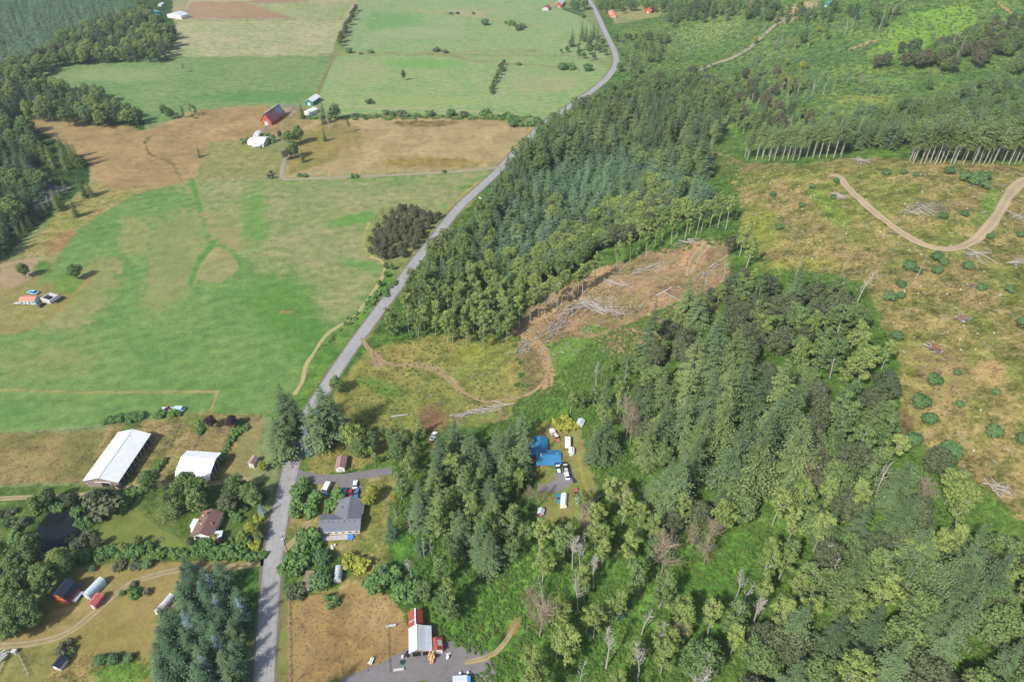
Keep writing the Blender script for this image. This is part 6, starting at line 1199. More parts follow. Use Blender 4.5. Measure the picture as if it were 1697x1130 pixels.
b.box('body', (0, 0, 1.5), (b.w - .2, b.l - .2, 2.2), W_['white_wall']); b.box('roof', (0, 0, 2.68), (b.w, b.l, .14), W_['pale_roof']); b.window((b.w / 2 - .08, 0, 1.7), (.1, 1.2, .7), 'x'); [b.box('wheel', (x * (b.w / 2 - .3), 0, .35), (.25, .7, .7), W_['black']) for x in (-1, 1)]; b.box('blue_side', (b.w / 2 + .5, .2, 1.4), (.9, b.l - .8, 2.2), W_['blue_tarp']); b.box('awning', (-b.w / 2 - 1.5, -1, 2.1), (2.8, b.l - 2, .1), W_['white_wall'])
# grey house
b = Bld('house', 'grey-shingled T-shaped house with row of cars behind it', 'house', (528.5, 880), (595.2, 876.5), (532, 854), 2.8)
w, l = b.w, b.l; b.roof(gable_prof(l, 2.8, 1.7, .5), -w / 2 - .4, w / 2 + .4, W_['slate'], turn=True); b.walls(wall_prof(l, 2.8, 1.7), -w / 2 + .1, w / 2 - .1, W_['cream'], turn=True)
pa = b.loc(560, 830, 2.8); pb = b.loc(603.5, 828, 2.8); cw = pb[0] - pa[0]; cx = (pa[0] + pb[0]) / 2; b.roof(gable_prof(cw, 2.8, 2.1, .4), 0, pa[1] + .4, W_['slate'], cx=cx, name='cross_roof'); b.walls(wall_prof(cw, 2.8, 2.1), .5, pa[1], W_['cream'], cx=cx, name='cross_wall')
for k in range(7): b.box('roof_vent', (-w * .42 + w * .8 * k / 6, -.8, 4.35), (.3, .3, .35), W_['shingle_vent'])
for k in range(6): b.box('roof_vent', (cx + .9, 2.5 + (pa[1] - 3.5) * k / 5, 4.75), (.28, .28, .3), W_['shingle_vent'])
b.box('chimney', (cx - cw * .25, pa[1] * .6, 4.2), (.4, .4, .6), W_['shingle_vent']); b.box('patio_slab', (w * .05, -l / 2 - 1.3, .08), (w * .95, 2.2, .14), W_['concrete']); b.box('gutter', (0, -l / 2 - .55, 2.6), (w + .8, .14, .14), W_['white_wall'])
for k in range(6): b.window((-w * .42 + w * .84 * k / 5, -l / 2 + .08, 1.5), (1.5, .14, 1.2))
b.box('garage_door', (cx - cw * .22, pa[1] + .05, 1.15), (cw * .38, .1, 2.1), W_['white_wall']); b.box('garage_door', (cx + cw * .22, pa[1] + .05, 1.15), (cw * .38, .1, 2.1), W_['white_wall'])
# blue-roofed house
b = Bld('house', 'house with bright blue metal roof and brick front in the forest yard', 'house', (890, 767.5), (929.5, 761.5), (887.5, 746), 2.8)
w, l = b.w, b.l; b.roof(gable_prof(l, 2.8, 1.5, .5), -w / 2 - .3, w / 2 + .3, W_['blue_roof'], turn=True); b.walls(wall_prof(l, 2.8, 1.5), -w / 2 + .2, w / 2 - .2, W_['brick'], turn=True)
pa = b.loc(882, 728, 2.8); pb = b.loc(906.5, 726.5, 2.8); cw = pb[0] - pa[0]; cx = (pa[0] + pb[0]) / 2; b.roof(gable_prof(cw, 2.8, 1.6, .4), 0, pa[1] + .4, W_['blue_roof'], cx=cx, name='cross_roof'); b.walls(wall_prof(cw, 2.8, 1.6), .5, pa[1], W_['brick'], cx=cx, name='cross_wall')
b.box('chimney', (-w * .33, -.3, 4.6), (.6, .6, .9), W_['white_wall']); b.box('roof_vent', (w * .36, 1.0, 4.2), (.3, .3, .4), W_['white_wall']); b.box('patch', (-w * .1, l * .42, 3.75), (1.6, .4, .1), W_['brown_roof'])
for x, ww in ((-w * .4, 1.8), (-w * .05, 1.0), (w * .2, 1.6), (w * .4, 2.2)): b.window((x, -l / 2 + .14, 1.4), (ww, .14, 1.3))
b.box('porch_slab', (-w * .1, -l / 2 - 1.0, .1), (w * .6, 1.6, .16), W_['concrete'])
shed('storage_shed', 'pale flat-topped shed behind the blue-roofed house', (912.5, 716.5), (920, 714), (914, 711), 2.0, .3, W_['white_roof'], W_['lightgrey'])
shed('storage_shed', 'grey shed at the forest edge above the lime bush', (956, 701), (966, 702), (960, 693.5), 2.2, .8, W_['pale_roof'], W_['lightgrey'])
shed('storage_shed', 'small white hut below the white trailer in the forest yard', (943.5, 750), (951, 749), (943, 742), 2.0, .5, W_['white_roof'], W_['white_wall'])
shed('storage_shed', 'tiny hut with pale blue-grey roof among the bare trees', (891, 850), (900, 850.5), (893, 842), 2.0, .8, W_['pale_roof'], W_['pink_red'])
tunnel('boat_shelter', 'white rounded shelter standing beside a dark blue car', (928, 838), (939.5, 837), (926, 818.5), W_['white_roof'], W_['white_wall'], 1.6, n=4)
# upper farm
b = Bld('big_red_barn', 'old red-roofed barn inside the track loop on the brown meadow', 'barn', (432, 200.5), (449.5, 202), (438, 183), 3.5)
w, l = b.w, b.l; b.roof(gable_prof(w, 3.5, 7.0, .5), -l / 2 - .5, l / 2 + .5, W_['old_red_roof']); b.walls(wall_prof(w, 3.5, 7), -l / 2, l / 2, W_['red_wall']); b.roof([(x * .99, z + .17) for x, z in gable_prof(w, 3.5, 7.0, .5)][1:], l * .12, l / 2 + .55, pbr('blue_grey_roof_half', (.17, .24, .32), .7), .05, name='blue_half'); b.box('ridge_cap', (0, 0, 10.7), (.8, l + 1, .1), W_['lightgrey'])
b.roof([(-3.2, 0), (3.2, 0)], 0, .1, W_['white_wall'], name='trim').location = (0, -l / 2 - .55, 3.6); b.box('door', (0, -l / 2 - .1, 1.5), (3, .12, 3), W_['white_wall']); b.box('lean_to', (-w / 2 - 1.6, 1, 2.6), (3, l * .8, .15), W_['old_red_roof'])
shed('machine_shed', 'white-roofed shed with green gable beside the upper green field', (504.5, 167.5), (518, 169), (509.5, 158), 4.0, 2.4, W_['white_roof'], W_['green_wall'], dm=W_['white_wall'])
shed('machine_shed', 'smaller white shed just below the green-gabled one', (503.7, 185), (513.2, 187), (507, 177), 3.2, 1.6, W_['white_roof'], W_['white_wall'], cat='shed')
b = Bld('farmhouse', 'white-roofed farmhouse with porch at the meadow lane', 'house', (418.5, 237.5), (436, 238), (421.5, 226.5), 3.4)
w, l = b.w, b.l; b.roof(gable_prof(l, 3.4, 2.2, .5), -w / 2 - .4, w / 2 + .4, W_['white_roofx'], turn=True); b.walls(wall_prof(l, 3.4, 2.2), -w / 2 + .1, w / 2 - .1, W_['white_wall'], turn=True)
b.roof(gable_prof(7, 3.2, 1.8, .3), -4, 4, W_['white_roof'], cx=-w / 2 - 3, name='wing_roof'); b.walls(wall_prof(7, 3.2, 1.8), -3.8, 3.8, W_['white_wall'], cx=-w / 2 - 3, name='wing_wall'); b.box('porch_roof', (-w * .1, -l / 2 - 2.2, 2.5), (w * .7, 3.0, .14), W_['white_roof'])
for x in (-1, -.3, .4, 1): b.box('post', (-w * .1 + x * w * .33, -l / 2 - 3.5, 1.2), (.2, .2, 2.5), W_['white_wall'])
for x in (-.3, 0, .3): b.window((x * w, -l / 2 + .05, 1.7), (1.2, .14, 1.3))
shed('garage', 'small white garage just behind the white farmhouse', (419.5, 224), (428, 224), (420, 218.5), 2.6, 1.2, W_['white_roofx'], W_['white_wall'], cat='garage')
# trailers at the left
b = Bld('mobile_home', 'long salmon-roofed mobile home left of the grey pens', 'mobile home', (30.8, 498.5), (56.5, 498.5), (30, 490), 2.6)
b.roof(gable_prof(b.l, 2.6, .9, .2), -b.w / 2 - .2, b.w / 2 + .2, W_['orange_roof'], turn=True); b.walls(wall_prof(b.l, 2.6, .9), -b.w / 2, b.w / 2, W_['pale_blue'], turn=True); [b.window((x * b.w, -b.l / 2 - .02, 1.5), (1.3, .1, .9)) for x in (-.35, -.1, .15, .38)]; b.box('door', (0, -b.l / 2 - .03, 1), (.9, .1, 2), W_['white_wall'])
b = Bld('roofless_shed', 'grey roofless shed with dark inside beside the salmon-roofed home', 'shed', (67, 494), (81, 498), (77, 483), 2.4)
w, l = b.w, b.l; b.box('floor', (0, 0, .06), (w - .4, l - .4, .1), W_['dark']); b.box('wall', (-w / 2, 0, 1.1), (.6, l, 2.6), W_['lightgrey']); b.box('wall', (w / 2, 0, 1.1), (.6, l, 2.6), W_['lightgrey']); b.box('wall', (0, l / 2 - .3, 1.1), (w - .6, .6, 2.6), W_['lightgrey']); b.box('wall', (0, -l / 2 + .3, 1.1), (w - .6, .6, 2.6), W_['lightgrey']); b.box('roof', (w * .1, l * .3, 2.5), (w * .8, l * .35, .12), W_['lightgrey']); b.box('side_roof', (w / 2 + 1.4, 0, 2.2), (2.6, l, .12), W_['darkgrey'])  # floor coloured near black to paint the shade between the walls
# buildings along the top edge
shed('red_barn', 'bright red barn with white roof sides at the top edge', (921, 8), (931, 8.5), (923.5, 1), 4, 4.5, W_['white_roof'], W_['red_wall'], cat='barn')
shed('cabin', 'low red-roofed cabin below the red barn at the top', (898.5, 14), (909, 14.5), (899.5, 10), 3, 2, W_['red_roof'], W_['lightgrey'], cat='house')
shed('cabin', 'salmon-roofed house just right of the far road', (1012, 26), (1022, 26), (1013, 19.5), 3, 2, W_['orange_roof'], W_['orange_roof'], cat='house')
shed('cabin', 'orange-roofed house with red walls among the trees at the top', (1068.5, 17), (1079.5, 18), (1070, 10), 4, 2.6, W_['orange_roof'], W_['red_wall'], cat='house')
shed('cabin', 'dark house beside a tree where the hill road climbs out of view', (1318, 17), (1334, 17), (1321, 11), 4, 2.6, W_['navy'], W_['red_wall'], cat='house')
shed('cabin', 'teal-roofed house at the top edge above the hill road', (1363, 6), (1376, 6), (1365, 0), 4, 2.6, W_['teal_roof'], W_['green_wall'], cat='house')
shed('cabin', 'white house half hidden by trees at the top', (1104, 9), (1111, 9), (1106, 4), 4, 2, W_['white_roof'], W_['white_wall'], cat='house')
shed('machine_shed', 'long white shed with grey roof at the top left farm', (276, 24), (300, 27), (277, 19), 4.2, 2.6, W_['pale_roof'], W_['white_wall'])
shed('machine_shed', 'teal-roofed shed at the edge of the top left wood', (239, 22), (252, 23), (241, 17.5), 3.6, 1.8, W_['teal_roof'], W_['green_wall'])
shed('machine_shed', 'blue-roofed shed just below the teal one', (246, 28), (258, 28), (248, 24), 3.4, 1.8, W_['blue_roof'], W_['white_wall'])
shed('cabin', 'small white hut above the top left farm', (261, 8), (267, 8), (262, 5.5), 2.5, 1, W_['white_roof'], W_['white_wall'], cat='hut')
shed('cabin', 'tiny white hut under the trees at the upper road', (796, 330.5), (800, 329), (795.5, 328), 2.0, .6, W_['white_roof'], W_['white_wall'], cat='hut')

# ------------------------------------------------------------------ vehicles and yard things
PAINT = {}
def paint(n, c, r=.3):
    if n not in PAINT: PAINT[n] = pbr(n + '_car_paint', c, r, .04, spec=.6)
    return PAINT[n]
def car(name, label, rear, front, L, Wd, H, body, style='car', top_=None, group=None, cat='car'):
    a = at1(*rear); f = at1(*front); d = f - a; c = (a + f) / 2; o = empty(name, (c.x, c.y, float(ground(c.x, c.y)) + .1), math.atan2(d.y, d.x), label, cat, group)
    P = lambda n, mb, m, par=o: child(n, mb.mesh(n, m), par)
    def prof(pts, w, m, n): mb = MB(); mb.prism([(x * L, z) for x, z in pts], -w / 2, w / 2); return P(n, mb, m)
    hl = H * .55
    if style == 'pickup':
        prof([(-.5, .35), (.5, .35), (.5, hl * .8), (.46, hl), (.2, hl * 1.05), (-.08, hl), (-.1, hl), (-.1, hl * .62), (-.48, hl * .62), (-.5, hl)], Wd * .98, body, 'body')
        prof([(-.08, hl), (.2, hl * 1.04), (.13, H), (-.05, H)], Wd * .86, W_['glass'], 'cabin_glass'); mb = MB(); mb.box((.04 * L, 0, H + .02), (L * .17, Wd * .84, .06)); P('roof', mb, top_ or body)
        for s in (-1, 1): mb = MB(); mb.box((-.29 * L, s * Wd * .46, hl * .82), (L * .4, .1, hl * .45)); P('bed_side', mb, body)
        mb = MB(); mb.box((-.29 * L, 0, hl * .66), (L * .37, Wd * .8, .04)); P('bed', mb, top_ or W_['darkgrey'])
    elif style == 'van':
        prof([(-.5, .35), (.5, .35), (.5, hl), (.44, H * .66), (.33, H), (-.48, H), (-.5, H * .9)], Wd, body, 'body'); mb = MB(); mb.box((.4 * L, 0, H * .8), (.06 * L, Wd * .88, H * .25)); P('windscreen', mb, W_['glass'])
        for s in (-1, 1): mb = MB(); mb.box((.1 * L, s * Wd * .5, H * .74), (L * .5, .04, H * .2)); P('side_window', mb, W_['glass'])
    else:
        prof([(-.5, .3), (.5, .3), (.5, hl * .75), (.44, hl * .95), (.2, hl * 1.05), (-.35, hl * 1.05), (-.5, hl * .9)], Wd, body, 'body')
        prof([(-.36, hl * 1.04), (.2, hl * 1.04), (.08, H), (-.27, H)], Wd * .84, W_['glass'], 'cabin_glass'); mb = MB(); mb.box((-.1 * L, 0, H + .02), (L * .33, Wd * .8, .06)); P('roof', mb, top_ or body)
    for x in (-.32, .32):
        for s in (-1, 1):
            mb = MB(); mb.tube([(x * L, s * Wd * .5 - .1 * s, .33), (x * L, s * (Wd * .5 + .03), .33)], [.34, .34], 10); P('wheel', mb, W_['black'])
    for s in (-1, 1): mb = MB(); mb.box((L * .5, s * Wd * .36, hl * .7), (.06, .3, .18)); P('headlight', mb, W_['white_wall'])
    mb = MB(); mb.box((-L * .5, 0, .5), (.12, Wd * .9, .2)); P('bumper', mb, W_['grey_metal']); return o
wht = paint('white', (.78, .78, .78)); nav = paint('navy', (.02, .06, .14)); red = paint('red', (.45, .03, .03)); blu = paint('blue', (.04, .22, .42)); blk = paint('black', (.02, .02, .025)); mar = paint('maroon', (.12, .015, .04)); rst = paint('rusty', (.34, .12, .08), .8); ltb = paint('light_blue', (.45, .62, .75))
car('pickup_truck', 'white pickup parked alone below the round dirt patch', (716, 729.5), (721.5, 719), 5.2, 1.95, 1.8, wht, 'pickup', cat='pickup')
car('parked_car', 'white car parked furthest from the grey house', (588.6, 809), (589.4, 799.5), 4.5, 1.8, 1.5, wht)
car('parked_car', 'dark navy car with pale hood behind the grey house', (574.3, 812), (572, 823), 4.7, 1.85, 1.55, nav, top_=nav)
car('parked_car', 'red car between the navy and the blue one', (581.5, 814.5), (581, 823.5), 4.3, 1.8, 1.45, red)
car('parked_car', 'bright blue car at the right end of the row', (591.5, 813), (590, 825), 5.0, 1.9, 1.6, blu, 'pickup')
car('camper_van', 'white van with a blue tarp at its nose on the side drive', (544, 806), (539, 816.5), 5.2, 2.1, 2.2, wht, 'van', cat='van')
car('parked_car', 'dark maroon car parked on the grassy side drive', (512, 855), (520.5, 845.5), 4.7, 1.85, 1.5, mar, 'van')
car('pickup_truck', 'navy pickup with white bed cargo in front of the blue-roofed house', (926, 784), (922.5, 770.5), 5.6, 2.0, 1.8, nav, 'pickup', wht, cat='pickup')
car('pickup_truck', 'black pickup beside the navy one on the asphalt', (938, 782), (935, 769.5), 5.4, 2.0, 1.8, blk, 'pickup', W_['lightgrey'], cat='pickup')
car('parked_car', 'white car parked behind the black pickup', (940.5, 794.5), (938, 784.5), 4.5, 1.8, 1.45, wht)
car('pickup_truck', 'old rusty red and white truck on the grass behind the blue-roofed house', (919.5, 721), (924.5, 732), 5.2, 1.9, 1.7, rst, 'pickup', wht, cat='truck')
car('parked_car', 'dark blue car half under the white shelter', (924, 820), (927, 834), 4.6, 1.8, 1.5, blu)
car('pickup_truck', 'faded red truck with a pale trailer below the asphalt yard', (955.5, 826), (953, 812), 5.6, 1.9, 1.7, rst, 'pickup', cat='truck')
car('box_trailer', 'pale grey trailer behind the faded red truck', (957.5, 834.5), (956, 827.5), 3.0, 1.9, 1.3, wht, 'van', cat='trailer')
car('travel_trailer', 'white and pale green trailer right of the blue-roofed house', (940.5, 742), (940.5, 729), 5.8, 2.3, 2.5, wht, 'van', paint('mint', (.55, .70, .62)), cat='trailer')
car('wrecked_truck', 'rusty truck half sunk in weeds at the field edge', (287, 679.5), (270.5, 679.5), 6.0, 2.2, 1.8, ltb, 'pickup', rst, cat='truck')
car('wrecked_van', 'light blue derelict van with rusty roof at the field edge', (292.5, 680), (304, 681), 4.6, 2.1, 2.1, ltb, 'van', cat='van')
car('parked_car', 'small dark car driving on the far end of the road', (981.8, 20), (980.8, 13), 4.5, 1.8, 1.5, blk)
car('parked_car', 'dark car with pale hood below the roofless grey shed', (65.5, 510), (73, 504), 4.6, 1.8, 1.5, blk)
car('boat', 'covered pale blue boat on a trailer behind the salmon-roofed home', (64, 488), (47, 484.5), 7, 2.4, 1.9, paint('sky_blue', (.22, .50, .68)), 'car', paint('sky_blue', (0, 0, 0)), cat='boat')
car('flatbed_trailer', 'long grey flatbed trailer in front of the salmon-roofed home', (50, 504), (23, 503.5), 9, 2.0, .9, W_['lightgrey'], 'pickup', cat='trailer')
def yard(name, label, cat, u, v, boxes, rz=0.0, group=None):
    p = at1(u, v); o = empty(name, (p.x, p.y, p.z), rz, label, cat, group)
    for n, c, d, m, r in boxes: mb = MB(); mb.box(c, d, r); child(n, mb.mesh(n, m), o)
    return o
def cyl(name, label, cat, u, v, R, h, mat, lid=None):
    p = at1(u, v); mb = MB(); mb.tube([(0, 0, 0), (0, 0, h)], [R, R], 14); o = top(name, mb.mesh(name, mat), p, 0, label, cat); 
    if lid: m2 = MB(); m2.tube([(0, 0, h - .04), (0, 0, h + .02)], [R * .88, R * .88], 14); child('contents', m2.mesh('contents', lid), o)
    return o
cyl('water_tub', 'round green water tub in the fenced corner of the dry field', 'tub', 666.5, 1098, .8, .6, W_['green_wall'], W_['glass']); cyl('barrel', 'white barrel above the water tub', 'barrel', 667.5, 1089, .4, .9, W_['white_wall']); cyl('water_tank', 'black tank at the corner of the pale barn', 'tank', 677, 1084.5, .9, 1.2, W_['black'])
cyl('gas_tank', 'small white tank on the grass right of the red hut', 'tank', 742, 1090, .5, 1.1, W_['white_wall']); cyl('barrel', 'left of two white barrels behind the camper', 'barrel', 762.5, 1117, .45, .9, W_['white_wall']); cyl('barrel', 'right of two white barrels behind the camper', 'barrel', 775.5, 1116, .45, .9, W_['white_wall'])
def pile(name, label, cat, u, v, n, L, mat, spread=1.0, rz=None, part_='plank', th=.12):
    p = at1(u, v); o = empty(name, p, 0, label, cat); r = random.Random(int(u)); mb = MB(); mb.box((0, 0, 0), (L, th * 1.6, th)); me = mb.mesh(part_, mat)
    for k in range(n): child(part_, me, o, (r.uniform(-spread, spread), r.uniform(-spread, spread), .1 + k * th * .7), (0, 0, (rz if rz is not None else 0) + r.uniform(-.5, .5)))
pile('lumber_pile', 'orange fresh boards stacked in front of the red hut', 'lumber', 716, 1087, 16, 3.2, W_['plank'], .6, 1.5, th=.25); pile('lumber_pile', 'orange boards lying on the asphalt below the stack', 'lumber', 716.5, 1094, 8, 2.4, W_['plank'], .4, 1.5, th=.2)
pile('lumber_pile', 'small heap of pale boards on the dry field', 'lumber', 616, 1095, 7, 2.2, W_['white_wall'], .5, 1.2, th=.2); pile('lumber_pile', 'heap of pale boards at the lower left fence', 'lumber', 7, 1090, 12, 3.0, W_['lightgrey'], 1.4, 1.1, th=.25)
yard('tarp_heap', 'crumpled bright blue tarp in the grass below the grey house', 'tarp', 581, 890, [('fold', (0, 0, .4), (2.2, 1.6, .7), W_['blue_tarp'], .4), ('fold', (.5, -.6, .25), (1.4, 1.3, .5), W_['blue_tarp'], 1.0), ('fold', (-.7, .4, .2), (1.2, 1.0, .4), W_['blue_tarp'], .1)])
yard('tarp_heap', 'small blue tarp beside the white van', 'tarp', 541.5, 819.5, [('fold', (0, 0, .3), (1.3, 1.1, .6), W_['blue_tarp'], .3), ('fold', (.5, .2, .2), (1.0, .8, .4), W_['blue_tarp'], .9)])
yard('garden_chairs', 'white plastic furniture on the dry lawn below the grey house', 'garden furniture', 550, 906, [('chair', (0, 0, .4), (.7, .7, .8), W_['white_wall'], .4), ('chair', (1.1, .5, .4), (.7, .7, .8), W_['white_wall'], 1), ('table', (.3, -1.0, .35), (1.2, .8, .7), W_['white_wall'], .2)])
r_ = random.Random(5)
for i in range(14):
    u = 534 + i * 4.3; c = r_.choice(['white_wall', 'lightgrey', 'blue_tarp', 'plank', 'pale_blue', 'cream']); yard('storage_box', 'assorted %s box on the patio along the grey house' % {'white_wall': 'white', 'lightgrey': 'grey', 'blue_tarp': 'blue', 'plank': 'wooden', 'pale_blue': 'pale blue', 'cream': 'cream'}[c], 'box', u, 883.5 - i * .25, [('lid', (0, 0, .62), (.9, .7, .08), W_['lightgrey'], .1), ('box', (0, 0, .3), (r_.uniform(.6, 1.0), .6, .56), W_[c], .1)], r_.uniform(0, 3), 'boxes along the patio')
yard('fire_ring', 'dark stone fire ring on the green lawn at the left', 'fire ring', 266, 894, [('stone', (math.cos(k) * 1.1, math.sin(k) * 1.1, .15), (.5, .4, .35), W_['darkgrey'], k) for k in range(6)])
yard('grey_box', 'grey metal box at the corner of the green pen, lower left', 'box', 25, 1081, [('body', (0, 0, .6), (1.5, 1.1, 1.2), W_['grey_metal'], 0), ('lid', (0, 0, 1.25), (1.6, 1.2, .1), W_['lightgrey'], 0)])
yard('feed_trough', 'pale feed trough at the bottom fence of the dry field', 'trough', 661, 1109.5, [('basin', (0, 0, .3), (3.4, .7, .5), W_['lightgrey'], .15), ('leg', (-1.2, 0, .1), (.2, .6, .3), W_['wood'], .15), ('leg', (1.2, 0, .1), (.2, .6, .3), W_['wood'], .15)])
yard('feed_trough', 'pale trough at the upper corner of the field fence', 'trough', 648, 1037, [('basin', (0, 0, .3), (3.4, .7, .5), W_['lightgrey'], .2), ('leg', (-1.2, 0, .1), (.2, .6, .3), W_['wood'], .2), ('leg', (1.2, 0, .1), (.2, .6, .3), W_['wood'], .2)])
yard('mailbox', 'white mailbox post at the mouth of the side drive', 'mailbox', 470, 896, [('post', (0, 0, .5), (.12, .12, 1.1), W_['wood'], 0), ('box', (0, 0, 1.2), (1.2, .3, .3), W_['white_wall'], 0)])
yard('concrete_block', 'white block on the grass beside the paved yard', 'block', 743, 1083, [('slab', (0, 0, .2), (1.5, .5, .3), W_['white_wall'], .3), ('cap', (0, 0, .38), (1.2, .4, .06), W_['lightgrey'], .3)])
def fence(label, px, mat, ph=1.2, step=3.0, rails=(.5, 1.0), th=.1, group=None):
    Q = spline(at([p[0] for p in px], [p[1] for p in px])[:, :2], step); z = ground(Q[:, 0], Q[:, 1]); o = empty('fence', (Q[0][0], Q[0][1], z[0]), 0, label, 'fence', group)
    mb = MB(); mb.box((0, 0, ph / 2 - .1), (th * 1.6, th * 1.6, ph + .2)); me = mb.mesh('post', mat)
    for k in range(len(Q)): child('post', me, o, (Q[k][0] - Q[0][0], Q[k][1] - Q[0][1], z[k] - z[0]))
    for h in rails:
        m2 = MB()
        m2.tube([(Q[k][0] - Q[0][0], Q[k][1] - Q[0][1], z[k] - z[0] + h) for k in range(len(Q))], [th * .5] * len(Q), 4); child('rail', m2.mesh('rail', mat), o)
fence('weathered rail fence across the dry field left of the pale barn', [(641.7, 1037), (643, 1075), (645, 1114)], W_['wood'], 1.3)
fence('short rail fence at the upper end of the field fence', [(642, 1037), (660, 1034), (674, 1030)], W_['wood'], 1.3)
fence('roadside fence along the dry field', [(479, 992), (480, 1060), (480, 1140)], W_['wood'], 1.2, 2.6)
fence('dark fence of the left pen between the two white barns', [(296, 706), (288, 724), (279, 745)], W_['wood'], 1.3, 2); fence('top fence of the pens above the open barn', [(297, 706), (328, 704)], W_['wood'], 1.3, 2); fence('middle fence of the pens above the open barn', [(332, 712), (326, 732), (318, 748)], W_['wood'], 1.3, 2)
fence('right fence of the pens above the open barn', [(382, 704), (374, 728), (366, 748)], W_['wood'], 1.3, 2); fence('green-stained pen fence at the lower left', [(31, 1084), (38, 1098), (48, 1119)], W_['grey_metal'], 1.2, 1.6)
fence('low wooden fence at the lower left corner', [(13, 1083), (6, 1100), (-2, 1118)], W_['lightgrey'], 1.1, 1.5); fence('wire fence at the foot of the hay meadow', [(0, 719), (60, 717), (120, 714), (200, 703)], W_['wood'], 1.1, 5, (1.0,), .08)
def pole(u, v, label, h=10.5, rz=.4):
    p = at1(u, v); o = empty('utility_pole', p, rz, label, 'utility pole'); mb = MB(); mb.tube([(0, 0, -1), (0, 0, h)], [.17, .11], 8); child('post', mb.mesh('post', M['bark']), o)
    mb = MB(); mb.box((0, 0, h - .7), (2.4, .14, .14)); c = child('crossarm', mb.mesh('crossarm', M['bark']), o)
    for x in (-1.05, 0, 1.05): mb = MB(); mb.tube([(x, 0, h - .63), (x, 0, h - .4)], [.06, .05], 6); child('insulator', mb.mesh('insulator', W_['lightgrey']), c)
    return Vector((p.x, p.y, p.z + h - .45))
pts_ = [pole(459, 1158, 'utility pole by the road just below the frame edge'), pole(477, 915, 'utility pole at the side drive of the grey house'), pole(511, 748, 'utility pole at the foot of the big firs right of the road'), pole(620, 590, 'utility pole where the logging track leaves the road'), pole(684, 476, 'utility pole among the roadside alders')]
mb = MB()
for a_, b_ in zip(pts_[:-1], pts_[1:]): mb.tube([a_ + (b_ - a_) * t - Vector((0, 0, 4 * 1.2 * t * (1 - t))) for t in [k / 8 for k in range(9)]], [.018] * 9, 3)
top('power_line', mb.mesh('power_line', W_['black']), label='thin sagging power line strung between the roadside poles', cat='power line')
for u, v, l_ in ((767, 278, 'thin pole at the farm lane near the road'), (641, 291, 'thin pole in the middle of the farm lane')): pole(u, v, l_, 8)

# ------------------------------------------------------------------ logs and slash
def log_mesh(L, r, seed):
    rr = random.Random(seed); mb = MB(); mb.tube([(-L / 2, 0, 0), (0, rr.uniform(-.15, .15), 0), (L / 2, 0, 0)], [r * 1.15, r, r * .7], 7)
    for k in range(4): x = rr.uniform(-L / 2, L / 2); a = rr.uniform(0, 6.28); mb.tube([(x, 0, 0), (x + .2, math.cos(a) * r * 3, abs(math.sin(a)) * r * 3)], [.05, .03], 3, cap=False)
    return mb.mesh('log', M['log'])
LOGS = [log_mesh(L, r, i) for i, (L, r) in enumerate(((6, .11), (9, .14), (4, .09), (11, .18), (7, .12)))]
def logpile(label, A, B, n, spread, hmax, seed, fan=.35, cat='log pile'):
    r = random.Random(seed); a, b = at1(*A), at1(*B); c = (a + b) / 2; ang = math.atan2(b.y - a.y, b.x - a.x); o = empty('log_pile', c, 0, label, cat)
    for k in range(n):
        t = r.uniform(-.4, .4); d = b - a; off = d * t + Vector((-math.sin(ang), math.cos(ang), 0)) * r.gauss(0, spread); q = c + off; z = float(ground(q.x, q.y)) - c.z
        child('log', LOGS[r.randrange(5)], o, (off.x, off.y, z + .2 + r.random() * hmax * math.exp(-abs(off.length) / 12)), (0, r.gauss(0, .06), ang + r.gauss(0, fan)))
logpile('big jumble of bleached logs in the middle of the clearing', (930, 530), (972, 500), 60, 2.6, 2.4, 1); logpile('logs sloping down right from the top of the big jumble', (958, 496), (1012, 520), 46, 1.6, 2.0, 2, .2)
logpile('lower heap of grey logs beside the clay track', (903, 562), (935, 528), 40, 2.4, 1.6, 3, .4); logpile('tangle of brush and logs right of the big jumble', (1005, 512), (1036, 525), 30, 2.2, 1.0, 4, .9); logpile('thin strip of logs along the clay track bend', (905, 500), (912, 470), 16, 1.4, .6, 5, .5)
logpile('pale slash heap at the foot of the alder row', (1122, 408), (1162, 399), 26, 1.4, .8, 6, .25); logpile('long slash windrow across the upper clearing', (1050, 455), (1110, 432), 30, 1.4, .6, 7, .3); logpile('slash windrow below the clay track', (1000, 466), (1060, 474), 24, 1.2, .5, 8, .2)
logpile('scattered logs left of the green hollow', (862, 590), (884, 566), 18, 2.2, .5, 9, .8); logpile('brush line along the track in the lower clearing', (745, 690), (850, 668), 34, 1.3, .4, 10, .3); logpile('logs below the skid trail at the forest edge', (1160, 465), (1200, 430), 16, 2.5, .6, 11, .3)
logpile('grey slash heap on the crest of the clear-cut', (1412, 270), (1442, 268), 18, 2.0, 1.2, 12, 1.2); logpile('grey brush heap beside the loop road', (1386, 327), (1394, 325), 14, 1.6, .9, 13, 1.5); logpile('scattered grey brush inside the loop road', (1505, 352), (1552, 348), 20, 3.5, .4, 14, 1.5)
logpile('white logs at the right frame edge of the clear-cut', (1678, 355), (1700, 368), 14, 1.5, .5, 15, .5); logpile('broken slash below the loop road', (1608, 428), (1625, 420), 16, 2, .5, 16, 1); logpile('grey slash heap near the lower right of the clear-cut', (1648, 817), (1668, 808), 16, 1.8, .9, 17, 1.2); logpile('pale slash at the right edge below the loop road', (1676, 437), (1696, 430), 10, 1, .4, 18, .4)
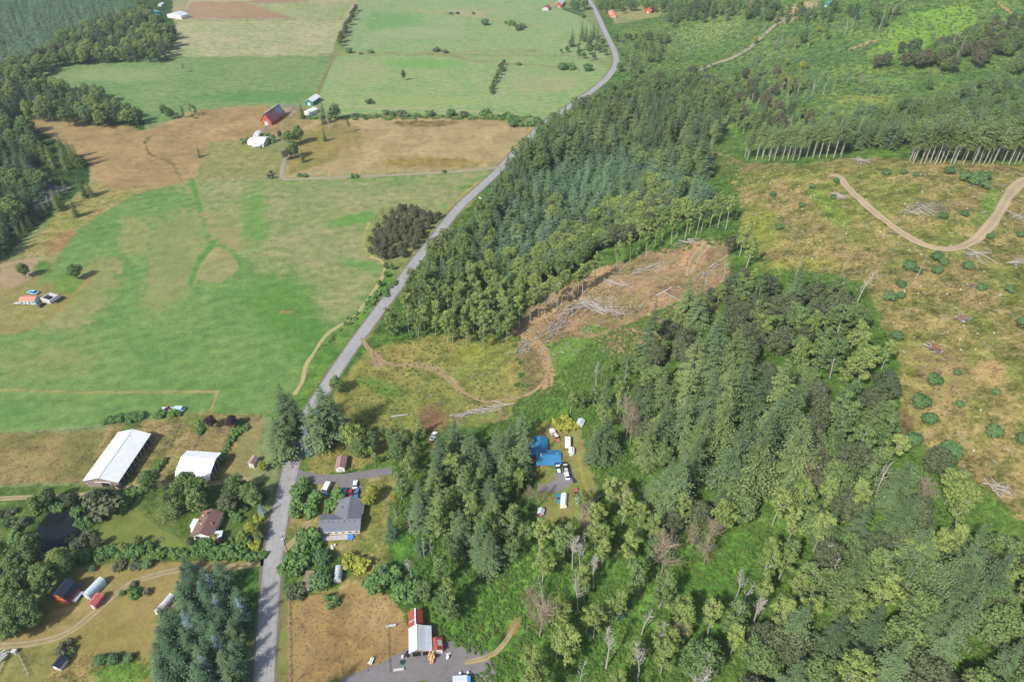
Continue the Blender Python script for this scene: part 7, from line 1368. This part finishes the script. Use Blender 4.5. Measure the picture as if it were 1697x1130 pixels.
def burn(label, u, v, s):
    p = at1(u, v); o = empty('burn_pile', p, 0, label, 'burn pile'); r = random.Random(int(u)); mb = MB()
    for nm, n, R, m in (('charred_log', 26, 1.0, W_['darkgrey']), ('rust_log', 12, .45, M['redbark']), ('grey_log', 10, 1.1, M['snag'])):
        l = MB(); l.tube([(-1.6 * s, 0, 0), (1.6 * s, 0, 0)], [.22 * s, .14 * s], 5); me = l.mesh(nm, m)
        for k in range(n):
            a = r.uniform(0, 6.28); q = R * 3.2 * s * math.sqrt(r.random()); child(nm, me, o, (math.cos(a) * q, math.sin(a) * q * .8, .25 + (.5 if nm == 'rust_log' else 0) + r.random() * .3), (0, r.gauss(0, .12), r.uniform(0, 3.14)))
burn('charred brush pile with rusty centre on the clear-cut', 1594, 528, .9); burn('larger charred brush pile with rusty centre on the clear-cut', 1552, 578, 1.1); burn('small black burnt heap beside a round shrub', 1610, 474, .55)
def single(label, A, B, r, L=None):
    a, b = at1(*A), at1(*B); d = b - a; l = d.length; c = (a + b) / 2; mb = MB(); mb.tube([(-l / 2, 0, 0), (0, .1, 0), (l / 2, 0, 0)], [r * 1.2, r, r * .7], 8)
    o = top('fallen_log', mb.mesh('fallen_log', M['log']), (c.x, c.y, max(c.z, (a.z + b.z) / 2) + r + .1), 0, label, 'log'); o.rotation_euler = (0, -math.asin(max(-1, min(1, d.z / l))), math.atan2(d.y, d.x))
single('white fallen trunk lying in the lower clearing', (649, 692), (676, 688), .45); single('pale log lying across the upper clearing', (1087, 492), (1114, 477), .45); single('thinner log crossing the pale one', (1098, 484), (1128, 500), .28); single('crooked white log left of the tall fir', (1060, 511), (1072, 499), .3)
single('long thin log below the clay skid trail', (1175, 444), (1206, 424), .28); single('short log beside the skid trail', (1160, 463), (1172, 454), .25); single('grey log at the top of the dirt path', (925, 519), (935, 510), .25); single('bleached log left of the brown thicket wood', (765, 505), (775, 500), .2)

# ------------------------------------------------------------------ thin summer haze in the air
hz = MB(); hz.box((0, 3000, (CAM_H + 10 - 8) / 2), (9800, 7600, CAM_H + 18)); hm = bpy.data.materials.new('thin_air_haze'); hm.use_nodes = True; ht = hm.node_tree
for n_ in list(ht.nodes):
    if n_.type == 'BSDF_PRINCIPLED': ht.nodes.remove(n_)
hv = ht.nodes.new('ShaderNodeVolumePrincipled'); hv.inputs['Density'].default_value = .0001; hv.inputs['Color'].default_value = (.80, .90, 1.0, 1); hv.inputs['Anisotropy'].default_value = .2
ht.links.new(hv.outputs[0], ht.nodes['Material Output'].inputs['Volume']); hme = hz.mesh('haze', hm); tag(top('haze', hme, label='thin pale blue haze filling the air over the valley', cat='haze'), kind='stuff')
